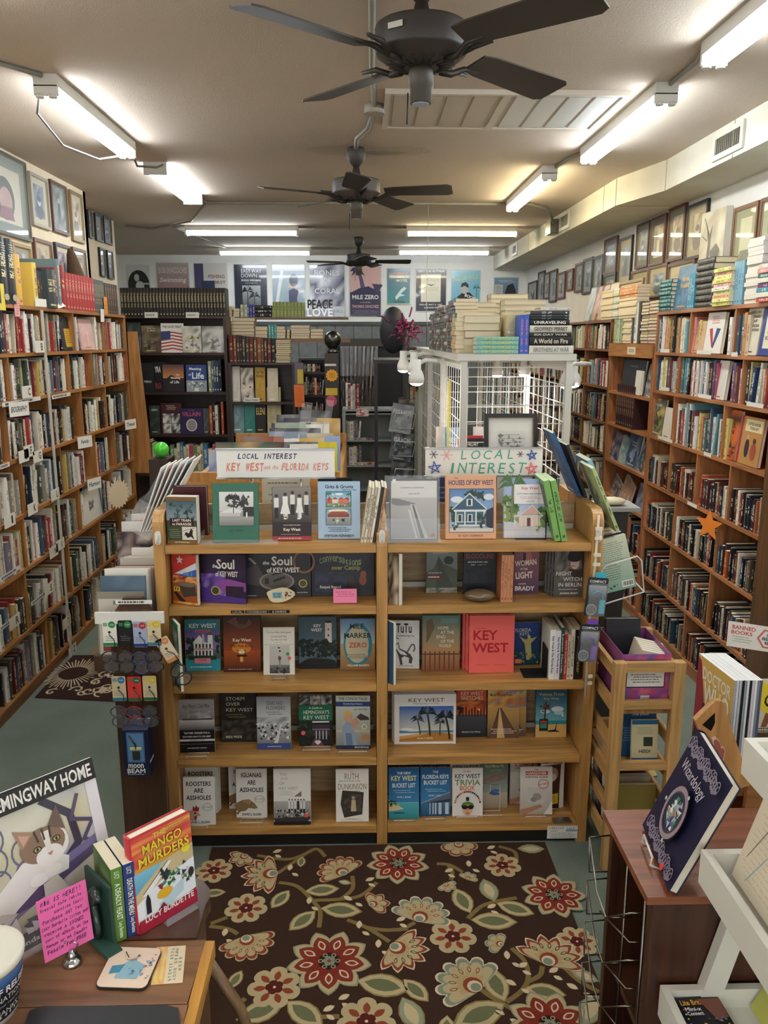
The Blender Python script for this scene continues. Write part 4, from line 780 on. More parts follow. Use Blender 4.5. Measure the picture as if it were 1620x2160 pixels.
def a_green(A):
    A.rect(.13,.28,.9,.86,'#1f1f20');photo(A,.14,.285,.89,.855,'#e3e2df','#cfcdc8','#8e8c88',hz=.42);A.leafmass(.3,.55,.8,.78,['#2a2a2a','#3a3a3a','#4a4a49'],34,.07);A.poly([(.14,.5),(.45,.58),(.6,.52),(.6,.44),(.14,.44)],'#c6c4bf');A.poly([(.14,.5),(.45,.6),(.62,.53),(.62,.5)],'#e4e3df');A.rect(.66,.44,.89,.6,'#2c2c2c');A.palm(.45,.5,.25,'#242424','#333',.05);A.line([(.74,.4),(.74,.5)],.03,'#f3f1ec');A.grad(.14,.285,.89,.42,'#7b7975','#a9a7a2');A.text('KEY WEST',.5,.2,.6,.035,'#28553f')
def a_aa(A):
    A.grad(0,.34,1,1,'#3a3633','#8c8680');
    for u,v,c,s in ((.1,.8,'#e9e6df',1),(.33,.83,'#f2efe9',1.1),(.52,.86,'#e6e2da',1),(.7,.8,'#f2efe9',1),(.88,.85,'#ddd9d1',1)):
        A.rect(u-.06*s,v-.18,u+.06*s,v,c);A.circ(u,v+.04,.045,'#3a2f28',12);A.rect(u-.05,v-.38,u+.05,v-.18,'#26241f' if s==1 and u not in(.7,) else c)
    A.poly([(.26,.68),(.4,.68),(.46,.5),(.2,.5)],'#efece6');A.poly([(.64,.68),(.76,.68),(.8,.52),(.6,.52)],'#efece6');A.rect(.3,.42,.33,.5,'#c6bcb0').rect(.37,.42,.4,.5,'#c6bcb0').rect(.66,.42,.69,.52,'#c6bcb0')
    A.ell(.33,.41,.05,.012,'#f0eee8').ell(.68,.41,.05,.012,'#f0eee8');A.rect(0,0,1,.34,'#2b1c1c');A.rect(0,0,1,.08,'#9e3136');A.text('BLACK AMERICANS SERIES',.5,.29,.6,.02,'#d9cfc4');A.text('Key West',.5,.2,.6,.075,'#f1e6cf');A.scrib(.2,.1,.8,.13,1,'#bfae9a',.3);A.scrib(.12,.02,.88,.06,1,'#e9cfc8',.4)
def a_grits(A):
    A.text('Grits & Grunts',.5,.91,.68,.06,'#1f2022');A.text('Folkloric Key West',.74,.85,.5,.03,'#26282b');A.rect(.18,.55,.79,.83,'#3c5a57');photo(A,.2,.56,.77,.82,'#5fa5c4','#bfe0e6','#6f8f4e',hz=.35);A.ell(.5,.78,.1,.02,'#f5f5f2').ell(.33,.77,.06,.015,'#f5f5f2')
    for u,c in ((.27,'#c95a4a'),(.4,'#e7dfd0'),(.55,'#d8694f'),(.68,'#e27a66')): A.rect(u-.06,.62,u+.06,.69,c);A.poly([(u-.07,.69),(u+.07,.69),(u,.73)],'#b5483c')
    A.palm(.25,.66,.12,'#2f6b3c','#6b4a2a');A.palm(.72,.66,.11,'#2f6b3c','#6b4a2a');A.leafmass(.22,.57,.75,.62,['#e8e3d5','#a0392f','#2e4f7c','#e2c25a'],22,.025)
    A.rect(.18,.24,.79,.53,'#5c6f7a');photo(A,.2,.25,.77,.52,'#7ea0b5','#b9c7c4','#8d8f88',hz=.45);A.ell(.48,.49,.24,.03,'#efe9c9');A.rect(.22,.38,.74,.43,'#8f4b3a');A.poly([(.22,.43),(.74,.43),(.64,.48),(.32,.48)],'#a2563f');A.leafmass(.35,.27,.65,.36,['#4f7db5','#e6e1d3','#33312f'],10,.04)
    A.scrib(.22,.12,.78,.21,3,'#3a3c40',.35);A.text('STETSON KENNEDY',.5,.055,.72,.045,'#26282b')
def a_countdown(A):
    A.rect(.03,.03,.97,.97,'#e7e2da');A.text('Countdown to Catastrophe ...',.48,.86,.72,.032,'#3a3a3c');A.text('Indian Key Fill',.5,.76,.32,.03,'#4a4a4c');A.grad(.04,.04,.96,.7,'#9d9591','#c4beb8');A.poly([(.04,.69),(.2,.68),(.55,.6),(.42,.575),(.15,.57),(.04,.6)],'#6e6a69');A.poly([(.42,.6),(.52,.58),(.8,.04),(.62,.04)],'#d8d3cc');A.poly([(.46,.58),(.5,.58),(.72,.04),(.64,.04)],'#4b4846');A.poly([(.38,.5),(.42,.5),(.58,.04),(.54,.04)],'#e6e1da');A.rect(.85,.06,.93,.11,'#c04236')
def a_houses(A):
    A.text('THE',.2,.955,.1,.022,'#5a4a66');A.text('HOUSES OF KEY WEST',.5,.885,.88,.08,'#4a3f66');A.rect(.07,.1,.95,.79,'#2c3c54');photo(A,.08,.11,.94,.78,'#5d86bb','#aec5dc','#b9b4a9',hz=.12);A.ell(.22,.62,.12,.05,'#e9edf0').ell(.85,.66,.1,.05,'#dfe6ea');A.leafmass(.4,.6,.75,.74,['#2d4230','#36503a','#25382c'],20,.07);A.leafmass(.08,.25,.2,.5,['#2d4230','#3a5236'],14,.07)
    A.poly([(.14,.47),(.8,.47),(.47,.71)],'#3f5f74');A.line([(.13,.47),(.47,.715),(.81,.47)],.02,'#e6e8e6');A.rect(.18,.2,.78,.47,'#4b6b7d');A.rect(.16,.43,.8,.46,'#e9ebe9');A.rect(.41,.52,.53,.63,'#e9ebe9').rect(.44,.53,.5,.62,'#2c3a44')
    for u in (.2,.38,.6,.76): A.rect(u-.012,.2,u+.012,.44,'#eef0ee')
    for u in (.28,.48): A.rect(u-.05,.26,u+.05,.39,'#e9ebe9').rect(u-.03,.27,u+.03,.38,'#2c3a44')
    A.rect(.18,.2,.78,.225,'#dfe2e0').line([(.2,.27),(.76,.27)],.01,'#e9ebe9');A.poly([(.8,.2),(.94,.15),(.94,.5),(.8,.45)],'#2c3440');A.leafmass(.58,.14,.8,.4,['#29382a','#3a4c35'],14,.05);A.rect(.08,.11,.94,.17,'#d3cfc6');A.leafmass(.08,.14,.25,.22,['#29382a','#3a4c35'],8,.04);A.text('BY ALEX CAEMMERER',.5,.05,.84,.03,'#9b5f4a')
def a_cottage(A):
    photo(A,0,0,1,1,'#9fb4d8','#c8d3e6','#cfc9c4',hz=.25);A.leafmass(.0,.3,.3,.7,['#5c7f3a','#3f6631','#86a04e'],40,.08);A.leafmass(.72,.2,1,.5,['#4a7039','#35572c','#6d8e45'],34,.08);A.palm(.15,.3,.6,'#4c6f3c','#8a7a62',.05,11);A.poly([(.35,.4),(.75,.4),(.58,.55)],'#e2b3a6');A.line([(.34,.4),(.58,.555),(.76,.4)],.015,'#f3efe9');A.rect(.3,.2,.74,.38,'#e9cfc2').rect(.2,.36,.8,.39,'#d9d9c8');A.rect(.47,.2,.54,.34,'#6b3b33')
    for u in (.22,.36,.44,.58,.7): A.rect(u-.008,.2,u+.008,.37,'#f6f3ee')
    A.rect(.2,.58,.86,.91,'#f1ecea');A.text('Key West',.53,.84,.42,.07,'#d86a74',sh=.2);A.text('COTTAGES AND GARDENS',.53,.75,.6,.028,'#8b8f93');A.scrib(.3,.66,.76,.71,2,'#d48a90',.3);A.text('LINDA GAINES',.53,.62,.25,.016,'#777');A.leafmass(.6,.08,.75,.22,['#c4c24a','#6f8c3e'],8,.04)
    for k in range(34): A.rect(.01+k*.029,0,.025+k*.029,.12,'#e9eaf0');A.l-=1
    A.l+=1;A.rect(0,.06,1,.075,'#dfe1e8');A.line([(.71,1),(.705,.1)],.006,'#555')
def a_cuba(A):
    A.grad(0,.6,1,1,'#b73230','#cf4438');A.poly([(.4,.6),(1,.72),(1,.85),(.1,.6)],'#dcdfe2');A.poly([(.1,.5),(1,.58),(1,.72),(.05,.52)],'#3a5da8');A.poly([(.33+ .16*math.cos(R(90+36*k))*(1 if k%2==0 else .42),.88+.09*math.sin(R(90+36*k))*(1 if k%2==0 else .42)) for k in range(10)],'#d9cfc8')
    A.text('the S',.65,.62,.55,.08,'#6fa0d0',sh=.2);A.noise(0,.42,1,.56,['#c8562c','#e0913b','#7c2a22','#efc27a'],10,3,4);A.poly([(.25,.36),(.9,.45),(.98,.2),(.45,.14)],'#4a4038');A.ell(.58,.4,.34,.05,'#7a6a58');A.rect(.05,.25,.3,.34,'#e2c243').rect(.1,.27,.14,.33,'#333').rect(.2,.27,.24,.33,'#333');A.poly([(.05,.22),(.3,.05),(.6,.03),(.15,.24)],'#2a211d');A.noise(0,0,1,.05,['#d0772e','#e2b36a'],6,1,2)
def soul(A,purple):
    base=['#2c1c34','#1a1420','#3a2450'] if purple else ['#221d20','#2f2828','#171417'];A.noise(0,0,1,1,base,5,5,7)
    if purple: A.noise(0,.02,.55,.6,['#6b4aa0','#a98fd0','#3d2a6a','#7a4fb0'],5,5,3);A.poly([(.35,.45),(.6,.5),(1,.42),(1,.25),(.5,.2),(.4,.3)],'#8a4a94');A.rect(.55,.2,.95,.35,'#2a1e33');A.poly([(0,0),(1,0),(1,.1),(.4,.16),(0,.35)],'#4a2f80');A.circ(.32,.25,.1,'#c3b23c');A.circ(.32,.25,.08,'#3f4a2c')
    else:
        A.poly([(.02,.3),(.0,.62),(.18,.72),(.3,.45),(.2,.25)],'#4a403f');A.ell(.48,.35,.27,.2,'#8d8278');A.ell(.48,.36,.24,.17,'#5c534e');A.rect(.3,.3,.36,.42,'#1c1a1b').line([(.42,.5),(.58,.56)],.03,'#1c1a1b').line([(.44,.36),(.6,.44)],.04,'#1c1a1b');A.ring(.9,.78,.17,.26,.18,'#8b5a44');A.circ(.88,.3,.065,'#b8ac55');A.circ(.88,.3,.05,'#4d4a2c');A.scrib(.02,.02,.2,.06,1,'#aaa');A.text('Ralph De Palma',.87,.1,.2,.035,'#cfc8bc');A.poly([(.05,.85),(.08,.88),(.18,.74),(.15,.72)],'#a39788')
    A.text('the',.32,.76,.1,.08,'#e9e6df',sh=.2);A.text('Soul',.56,.8,.4,.2,'#e9e6df');A.text('of KEY WEST',.58,.6,.5,.11,'#e9e6df')
def a_catnip(A):
    A.noise(0,0,1,1,['#15161c','#1f232c','#2a2533','#141519'],6,6,9);A.noise(.05,.1,.6,.55,['#2b3a4c','#1a1c24','#3a3550'],6,5,4)
    for i,(ch,u,v,c) in enumerate([(c,.1+.052*k,.8+.05*math.sin(k*.45),'#7d8a66') for k,c in enumerate('Conversations')]): A.text(ch,u+.05,v,.05,.13,mix(c,'#8fa86b',i/13),rot=6-i)
    A.text('over Catnip',.55,.63,.62,.13,'#a3a45a');A.poly([(.55,.1),(.58,.45),(.64,.5),(.7,.3),(.72,.1)],'#3a2c2c');A.ell(.82,.36,.06,.12,'#8a4a2c').ell(.83,.5,.05,.07,'#96532f');A.text('Raquel Bagnol',.3,.2,.34,.08,'#d8d5cf')
def a_mount(A):
    A.grad(0,0,1,1,'#4c5248','#7f8a86');A.poly([(0,.5),(.25,.6),(.4,.88),(.55,.7),(.8,.62),(1,.55),(1,.1),(0,.1)],'#4a5243');A.poly([(.4,.88),(.55,.6),(.9,.1),(.3,.1)],'#3a4236');A.ell(.72,.78,.16,.1,'#2c302b');A.rect(0,.33,.55,.44,'#5a2a28');A.text('THE INNOCENTS OF',.28,.48,.45,.03,'#c9c3b3');A.scrib(.05,.34,.5,.42,1,'#d8c8b8',.4);A.scrib(.2,.93,.8,.97,1,'#c9c3b3',.4);A.noise(0,0,1,.12,['#8d8a7c','#4a4a42','#aaa898'],8,2,3)
def a_blood(A):
    A.grad(0,0,1,1,'#1d232c','#22262c');A.text('BLOODLINE',.5,.88,.86,.12,'#8c3a34');A.scrib(.12,.72,.88,.77,1,'#b5b2aa',.6);A.scrib(.22,.66,.78,.7,1,'#b5b2aa',.6);A.palm(.5,.3,.35,'#10141a','#10141a',.05,9,2);A.palm(.2,.25,.28,'#10141a','#10141a',.02,8,3);A.palm(.78,.22,.25,'#12161c','#10141a',-.05,8,4);A.rect(0,.12,1,.25,'#141920')
def a_woman(A):
    A.grad(0,0,1,1,'#4a3350','#8c5a60');A.poly([(.3,.8),(.45,1),(.65,.98),(.75,.75),(.6,.7)],'#b36a5c');A.circ(.42,.9,.06,'#3a2530');A.poly([(.32,.66),(.5,.66),(.46,.88),(.36,.88)],'#2c2030');A.text('WOMAN',.47,.7,.86,.13,'#ead9cf',rot=6);A.text('AT THE',.4,.56,.3,.045,'#ead9cf');A.text('LIGHT',.42,.42,.7,.15,'#ead9cf',rot=4);A.text('JOANNA',.35,.22,.4,.04,'#ead9cf');A.text('BRADY',.45,.12,.82,.1,'#f2e6dd')
def a_witch(A):
    A.grad(0,0,1,1,'#4f4c4a','#77706a');A.noise(0,.4,.45,1,['#5f5b57','#7a746d','#46433f'],4,5,2);A.poly([(.4,.85),(.5,1),(.95,1),(1,.7),(.9,.6),(.85,.85)],'#1c1817');A.ell(.66,.72,.14,.13,'#c2aa9a');A.ell(.64,.82,.22,.07,'#1a1716');A.rect(.55,.655,.66,.67,'#8a3a38');A.poly([(.45,.6),(.8,.58),(1,.7),(1,.4),(.6,.42)],'#3a302c');A.text('NIGHT',.32,.5,.5,.085,'#efebe3',0);A.text('WITCH',.6,.38,.6,.085,'#efebe3',0);A.text('IN BERLIN',.52,.26,.74,.08,'#efebe3',0);A.scrib(.15,.14,.9,.18,1,'#bbb5ab',.5);A.text('JOANNA BRADY',.5,.07,.86,.05,'#efebe3')
z=BZ[0]
disp('stack of brown and grey paperback titled Last Train to Paradise, front copy',354,419,1048,1147,z,'#4a4030',a_train,.017,2,-7,3,False,group='Last Train to Paradise copies',copies='# copy hidden behind the Last Train to Paradise paperback, page edges showing',page='#f0ece2')
disp('tall dark red book behind the Last Train paperbacks',372,440,1026,1140,z,'#4a1c22',None,.03,0,0,Yb=3.36)
disp('green hardback with a black and white street photograph, in an acrylic stand',450,546,1021,1146,z,'#2f6b55',a_green,.02,9,2)
disp('brown book with a photo of well-dressed children, titled Key West',576,657,1029,1141,z,'#2b1c1c',a_aa,.016,7)
disp('pale blue hardback titled Grits & Grunts in the top row',672,760,1017,1138,z,'#a9c4dc',a_grits,.018,8)
for k in range(6):
    T=Matrix.Translation((-.012+k*.0125,BY+.03,z+.001))@Matrix.Rotation(R(9),4,'Y');m=M();bookmesh(m,.0105,.235-.004*(k%2),.16,['#d8c9ae','#e2dccb','#cdb998','#e8e2d2','#3a3330','#b58a5e'][k],ink='#3a3029',hard=False);o=m.build('book');o.matrix_world=T;tag(o,['leftmost thin cream book leaning on the centre upright, top row','second thin off-white book leaning on the centre upright','third thin tan book leaning on the centre upright','fourth thin white book leaning on the centre upright','fifth thin dark book leaning on the centre upright','last thin brown book leaning on the centre upright'][k],'book','thin books leaning on the centre upright')
disp('framed sheet titled Countdown to Catastrophe inside a clear holder',822,924,1011,1141,z,'#1c1c1e',a_countdown,.008,6)
disp('peach book titled Houses of Key West with a blue gabled house',940,1046,1004,1138,z,'#e0a983',a_houses,.018,8)
disp('book titled Key West Cottages and Gardens with pink cottage and palms',1063,1165,1012,1136,z,'#aab8d8',a_cottage,.02,8)
m=M();a=at(812,1146,Y=BY+.02);b=at(928,1146,Y=BY+.02);m.T=Matrix.Translation((a.x,BY+.012,z+.003))@Matrix.Rotation(R(-7),4,'X');wd=b.x-a.x;m.box(0,wd,-.002,.0,0,.10,'#fff','acrylic');m.box(0,wd,.022,.024,0,.275,'#fff','acrylic');m.box(0,wd,-.002,.024,0,.002,'#fff','acrylic');m.box(wd*.14,wd*.2,.018,.02,.245,.26,'#eee','print');tag(m.build('acrylic_holder'),'clear acrylic sign holder around the Countdown to Catastrophe sheet','sign holder')
m=M();m.box(-.31,.0,-.02,.06,0,.002,'#fff','acrylic');m.box(-.31,-.309,-.02,.05,0,.05,'#fff','acrylic');m.box(-.31,.0,-.021,-.019,0,.02,'#fff','acrylic');o=m.build('acrylic_stand');o.location=(-.35,BY+.03,z+.001);tag(o,'clear acrylic stand under the green hardback','book stand')
# two green books leaning at the right end of the top shelf, bookend beside them
for k in range(2):
    T=Matrix.Translation((.79+k*.028,BY+.015,z+.002))@Matrix.Rotation(R(-13),4,'Y')@Matrix.Rotation(R(0),4,'Z')
    m=M();bookmesh(m,.024,.26,.19,'#6f9a55','#7fb060','#2c4a26',False,'#cfe0b4');A=Art(m,(0,.19,0),(0,-.19,0),(0,0,.26),(-1,0,0),'print',.0002);A.rect(.1,.55,.9,.92,'#3f4a38');A.leafmass(.15,.58,.85,.9,['#2b3528','#6b7a5c','#8c9a7a'],20,.06);A.scrib(.1,.1,.9,.45,6,'#4a6a3c',.3);o=m.build('book');o.matrix_world=T
    tag(o,['green paperback leaning left at the right end of the top shelf, inner copy','green paperback leaning left at the right end of the top shelf, outer copy'][k],'book','green paperbacks leaning at the shelf end')
m=M();m.box(-.10,.03,0,.1,0,.002,'#18181a','satin');m.rbox(.028,.03,0.01,.09,0,.12,'#18181a','satin',.01,0);o=m.build('bookend');o.location=(.735,BY+.06,z+.0005);tag(o,'black metal bookend beside the two leaning green paperbacks','bookend')
z=BZ[1]
disp('book with a starred flag and a drum, left end of second row',366,422,1167,1272,z,'#a5552c',a_cuba,.02,3,-24,hard=False)
disp('purple book titled The Soul of Key West, in front of another copy',426,522,1168,1270,z,'#3a2a5c',lambda A:soul(A,True),.012,3,-10,2,group='purple Soul of Key West books',copies='# purple copy tucked behind the purple Soul of Key West book')
disp('dark brown wide book titled The Soul of Key West with drums',518,656,1165,1261,z,'#2a2425',lambda A:soul(A,False),.014,8)
disp('wide dark book titled Conversations over Catnip',658,789,1165,1258,z,'#15161c',a_catnip,.014,7)
card('note_card','small pink note card in front of the catnip book','card',(at(703,1266,Y=BY+.03).x,BY+.03,z+.004),(.098,0,0),(0,.012,.058),(0,-1,.2),.0008,'#f07fa4',lambda A:A.scrib(.08,.4,.92,.85,3,'#a53a64',.25))
m=M();pts=[(.5+.5*math.cos(R(a))*(1+.12*math.sin(R(3*a+40))),.5+.48*math.sin(R(a))*(1+.14*math.sin(R(2*a)))) for a in range(0,360,20)];W,Hh=.115,.066;m.prism([(x*W,0,y*Hh) for x,y in pts],[(x*W,-.006,y*Hh) for x,y in pts],'#d9cfae','paper');A=Art(m,(0,-.0061,0),(W,0,0),(0,0,Hh),(0,-1,0));A.rect(.22,.3,.58,.72,'#8fc0cc');A.text('KEY WEST',.4,.58,.3,.14,'#26343a').text('ISLAND',.4,.42,.26,.12,'#26343a');A.leafmass(.6,.3,.9,.7,['#3a2c26','#7a3a34','#e2dcc8'],12,.06);o=m.build('wooden_token');o.location=(at(562,1261,Y=BY+.04).x,BY+.045,z+.004);tag(o,'painted cut-out token leaning against the dark Soul of Key West book','ornament')
disp('narrow sepia book seen edge-on at the left end of the right second shelf',818,840,1163,1264,z,'#6b4a38',lambda A:A.noise(0,0,1,1,['#c9b79a','#7a6248','#3a2d24','#e0d2b8'],5,7,3),.02,0,-50,hard=False,Yb=BY+.05)
disp('grey-green book with a mountain peak on its cover',899,964,1163,1251,z,'#4c5248',a_mount,.015,4)
disp('dark navy book titled Bloodline behind the polished stone',977,1045,1163,1254,z,'#1d232c',a_blood,.018,4)
m=M();m.lathe([(.2,0)]+[(1.0*math.cos(R(a)),.5+.5*math.sin(R(a))) for a in range(-70,71,14)]+[(.05,1)],'#6e5a44','gloss',28);m.v=[(x*.066,y*.045,zz*.05) for x,y,zz in m.v];o=m.build('stone');o.location=(at(1012,1262,Y=BY+.05).x,BY+.055,z+.001);tag(o,'polished oval brown stone lying in front of the Bloodline book','stone')
for k in range(4):
    T=Matrix.Translation((at(1056,1264,Y=BY+.03).x+k*.0128,BY+.03,z+.001));m=M();bookmesh(m,.012,.205,.14,'#c57f5a','#c98a64','#7a3a26',False);o=m.build('book');o.matrix_world=T;tag(o,'thin orange-brown spine, '+['first','second','third','fourth'][k]+' of four beside the Woman at the Light','book','four thin orange spines')
disp('purple book titled The Woman at the Light',1083,1135,1160,1253,z,'#4a3350',a_woman,.022,4,hard=False)
disp('grey book titled Night Witch in Berlin, front of a stack',1167,1232,1161,1259,z,'#3a3634',a_witch,.016,2,0,4,False,group='Night Witch in Berlin copies',dx=.009,copies='# copy behind the front Night Witch in Berlin book')
# ---- third to fifth rows of the double bookcase
def a_teal(A):
    photo(A,.0,.22,1,1,'#3a3f7c','#8f7fb8','#3f5a3a',hz=.25);A.rect(0,0,1,.24,'#2f97a8');A.rect(0,.8,1,1,'#35808e');A.text('KEY WEST',.52,.88,.78,.085,'#e9ece6');A.rect(.3,.75,.75,.8,'#d8687c');A.text('IN HISTORY',.52,.775,.36,.03,'#7a2a3c');A.leafmass(0,.3,.25,.65,['#1d2a22','#2c3c2c'],16,.09);A.leafmass(.85,.3,1,.7,['#1d2a22','#2c3c2c'],12,.08)
    A.rect(.25,.3,.8,.55,'#e9e6e0');A.poly([(.22,.55),(.42,.7),(.6,.55)],'#f2efe9');A.rect(.5,.5,.56,.72,'#c9c4bd');A.rect(.66,.4,.8,.7,'#e9e6e0');A.poly([(.64,.7),(.73,.78),(.82,.7)],'#7a5550');A.rect(.25,.42,.8,.44,'#b56a60')
    for u in (.3,.4,.5,.6,.7): A.rect(u,.45,u+.05,.53,'#3a3a44').rect(u,.3,u+.05,.4,'#3a3a44')
    A.rect(.1,.22,.9,.3,'#2c3a2a');A.rect(.27,.15,.73,.25,'#e08a9a');A.text('A GUIDE',.5,.215,.25,.03,'#a5304a');A.scrib(.12,.06,.9,.1,1,'#d6eef0',.5)
def a_edge(A):
    A.grad(0,.35,1,1,'#9c4a22','#2a1c1a');A.grad(0,0,1,.38,'#3a1a14','#b0531f');A.poly([(.1,.9),(.35,.98),(.4,.86),(.62,.84),(.7,.95),(.78,.85),(.6,.78),(.45,.76),(.3,.82)],'#6b4a36');A.ell(.48,.42,.26,.09,'#d9882c');A.ell(.48,.36,.1,.04,'#ffe6a0');A.text('Key West',.5,.56,.84,.075,'#efe6d5');A.text('ON THE EDGE',.5,.46,.8,.045,'#5c2c16');A.poly([(.33,.3),(.64,.3),(.6,.27),(.37,.27)],'#241410');A.line([(.39,.3),(.39,.39)],.012,'#241410').line([(.58,.3),(.57,.4)],.012,'#241410').line([(.36,.38),(.6,.38)],.01,'#241410');A.rect(.44,.18,.52,.27,'#e9b45a');A.scrib(.1,.03,.9,.06,1,'#c9b9a5',.4)
def a_hemlove(A):
    A.rect(.02,.02,.98,.98,'#ece8dc')
    for t,v in (('The Key West Hemingway',.89),('Loved and the',.81),('Key West of 1928',.735)): A.text(t,.5,v,.84 if v>.85 else .5,.042,'#4a4840',0)
    A.text('Philip F. Siepert',.5,.68,.34,.02,'#6a675c',0);A.line([(.02,.64),(.98,.64)],.008,'#8a877a');photo(A,.2,.03,.84,.62,'#cfcdc8','#bdbbb5','#3a3a38',hz=.3);A.poly([(.47,.04),(.57,.04),(.54,.33),(.5,.33)],'#8f8d88');A.ell(.52,.35,.05,.05,'#5a5955');A.ell(.53,.5,.03,.02,'#222').ell(.5,.57,.04,.015,'#333');A.leafmass(.22,.04,.82,.16,['#26262a','#4a4a48'],22,.05);A.circ(.78,.44,.055,'#3fa050');A.circ(.83,.35,.055,'#e8605a')
def a_light(A):
    A.grad(0,0,1,1,'#5a7480','#3f5560');A.rect(.7,.48,.88,.88,'#cfc3b4');A.poly([(.7,.48),(.88,.48),(.86,.88),(.73,.88)],'#ddd2c4');A.rect(.72,.88,.87,.93,'#2b2422').rect(.75,.93,.84,.98,'#6b4a3a');A.rect(.77,.62,.81,.66,'#3a3330').rect(.77,.74,.81,.77,'#3a3330');A.leafmass(0,.25,1,.55,['#16201a','#1f2b1f','#0f1613'],70,.09);A.poly([(.03,.1),(.2,.2),(.5,.23),(.95,.16),(1,.1)],'#15171b');A.line([(.05,.14),(.3,.21),(.75,.19)],.012,'#6b7078');A.rect(0,0,1,.1,'#101214');A.text('KEY',.5,.83,.22,.06,'#eceae4');A.text('WEST',.48,.75,.34,.06,'#eceae4')
def a_mile(A):
    A.grad(0,.5,1,1,'#c9cdbf','#5c8fc0');A.grad(0,0,1,.52,'#8a6238','#c9a264');A.ell(.5,.5,.42,.42,'#2f8ca0',32);A.l-=.5
    A.noise(.2,.25,.8,.75,['#b7bfb0','#d2bf8c','#a9b5b0'],5,5,4);A.ell(.48,.5,.34,.36,'#c3bf9f',32)
    A.text('MILE',.48,.86,.5,.1,'#26304a');A.text('MARKER',.5,.68,.9,.1,'#26304a');A.text('ZERO',.5,.49,.58,.1,'#c8492f');A.scrib(.15,.22,.85,.32,3,'#7a5a38',.4);A.text('WILLIAM McKEEN',.5,.09,.66,.04,'#f0e6d2')
def a_tutu(A):
    A.text('TuTu',.48,.84,.52,.2,'#1b1b1d',1);A.text('The Swimming Cat',.5,.68,.75,.05,'#4a7a62',sh=.2);A.line([(.3,.62),(.22,.64)],.03,'#1b1b1d')
    A.poly([(.12,.55),(.2,.5),(.3,.55),(.34,.42),(.55,.36),(.7,.3),(.78,.22),(.74,.1),(.64,.12),(.66,.22),(.5,.26),(.4,.22),(.44,.08),(.36,.07),(.3,.25),(.22,.38),(.12,.42)],'#4a4a4c');A.poly([(.14,.53),(.2,.48),(.28,.52),(.32,.4),(.5,.34),(.6,.28),(.5,.28),(.36,.3),(.24,.4),(.14,.44)],'#efeeea');A.line([(.6,.35),(.74,.5),(.82,.5),(.85,.42),(.8,.36)],.05,'#6b6b6d');A.scrib(.3,.04,.9,.07,1,'#5c9aa8',.5)
def a_home(A):
    A.grad(0,.4,1,1,'#a98a60','#5c7a70');A.grad(0,0,1,.42,'#8a4a30','#b58858');A.poly([(.1,.5),(.1,.9),(.25,.95),(.32,.8),(.2,.6)],'#6b5a3c');A.rect(.5,.86,.95,.95,'#6f9088')
    for k in range(7): A.rect(.06+k*.13,.02,.09+k*.13,.36,'#5c3a2a')
    A.rect(0,.3,1,.32,'#4a3026')
    for t,v in (('HOME',.78),('AT THE',.7),('END',.62),('OF THE',.54),('WORLD',.46)): A.text(t,.5+.17*(len(t)-3)/3,v,.14+.05*len(t)*.75,.055,'#f0e6d2',0)
def a_red(A):
    A.text('Secrets of Fitness',.25,.78,.3,.018,'#a5262c');A.text('KEY',.36,.66,.54,.17,'#b5202c',1);A.text('WEST',.47,.44,.82,.17,'#b5202c',1);A.scrib(.15,.13,.48,.15,1,'#c84048',.5);A.scrib(.58,.13,.85,.15,1,'#c84048',.5)
def a_fk(A):
    A.grad(0,0,1,1,'#15343c','#2c4a8c');A.text('FLORIDA',.35,.82,.6,.085,'#e6e2d6',0);A.text('KEYS',.4,.73,.36,.07,'#e6e2d6',0);A.poly([(.5,.12),(.72,.12),(.66,.5),(.9,.66),(.72,.62),(.62,.64),(.45,.6),(.2,.68),(.42,.5)],'#b5a564');A.circ(.58,.66,.06,'#c9bd8a');A.leafmass(.05,.05,.95,.3,['#1f5a58','#3a7a6a','#8a8a50'],26,.06);A.rect(.05,.05,.28,.15,'#e87a4a')
def a_civil(A):
    A.grad(0,.45,1,1,'#5c5a5c','#a9a4a4');A.grad(0,.4,1,.62,'#121113','#c9c4c2');A.noise(.25,.62,.9,.78,['#8b8688','#b5b0b0','#6f6a6c'],6,3,3);A.rect(.1,.615,.95,.64,'#3a3838');A.text("Key West's Civil War",.5,.87,.76,.11,'#1c1a1c',0,keep=False);A.rect(0,0,1,.42,'#141315');A.text('"RATHER UNSAFE FOR A',.5,.37,.74,.04,'#e6e2dd');A.text('SOUTHERN MAN TO LIVE HERE"',.5,.3,.8,.035,'#e6e2dd');A.rect(0,.215,1,.25,'#e9e5df');A.text('A MONUMENTAL STORY',.5,.233,.5,.018,'#222');A.line([(.05,.16),(.95,.16)],.008,'#8a8888');A.text('JOHN BERNHARD THUERSAM',.5,.08,.66,.025,'#e6e2dd')
def a_storm(A):
    A.noise(0,0,1,1,['#2a2724','#35312c','#1f1d1b'],5,7,5);A.noise(0,.05,1,.42,['#4a463c','#2a2824','#5a5648','#1f1d1b'],9,6,8)
    for t,v,wd in (('STORM',.83,.52),('OVER',.73,.4),('KEY WEST',.62,.76)): A.text(t,.15+wd/2,v,wd,.065,'#d8d0bf',0,keep=False)
    A.scrib(.15,.46,.7,.55,2,'#8a7a4c',.4);A.text('MIKE PRIDE',.35,.1,.46,.045,'#d8d0bf')
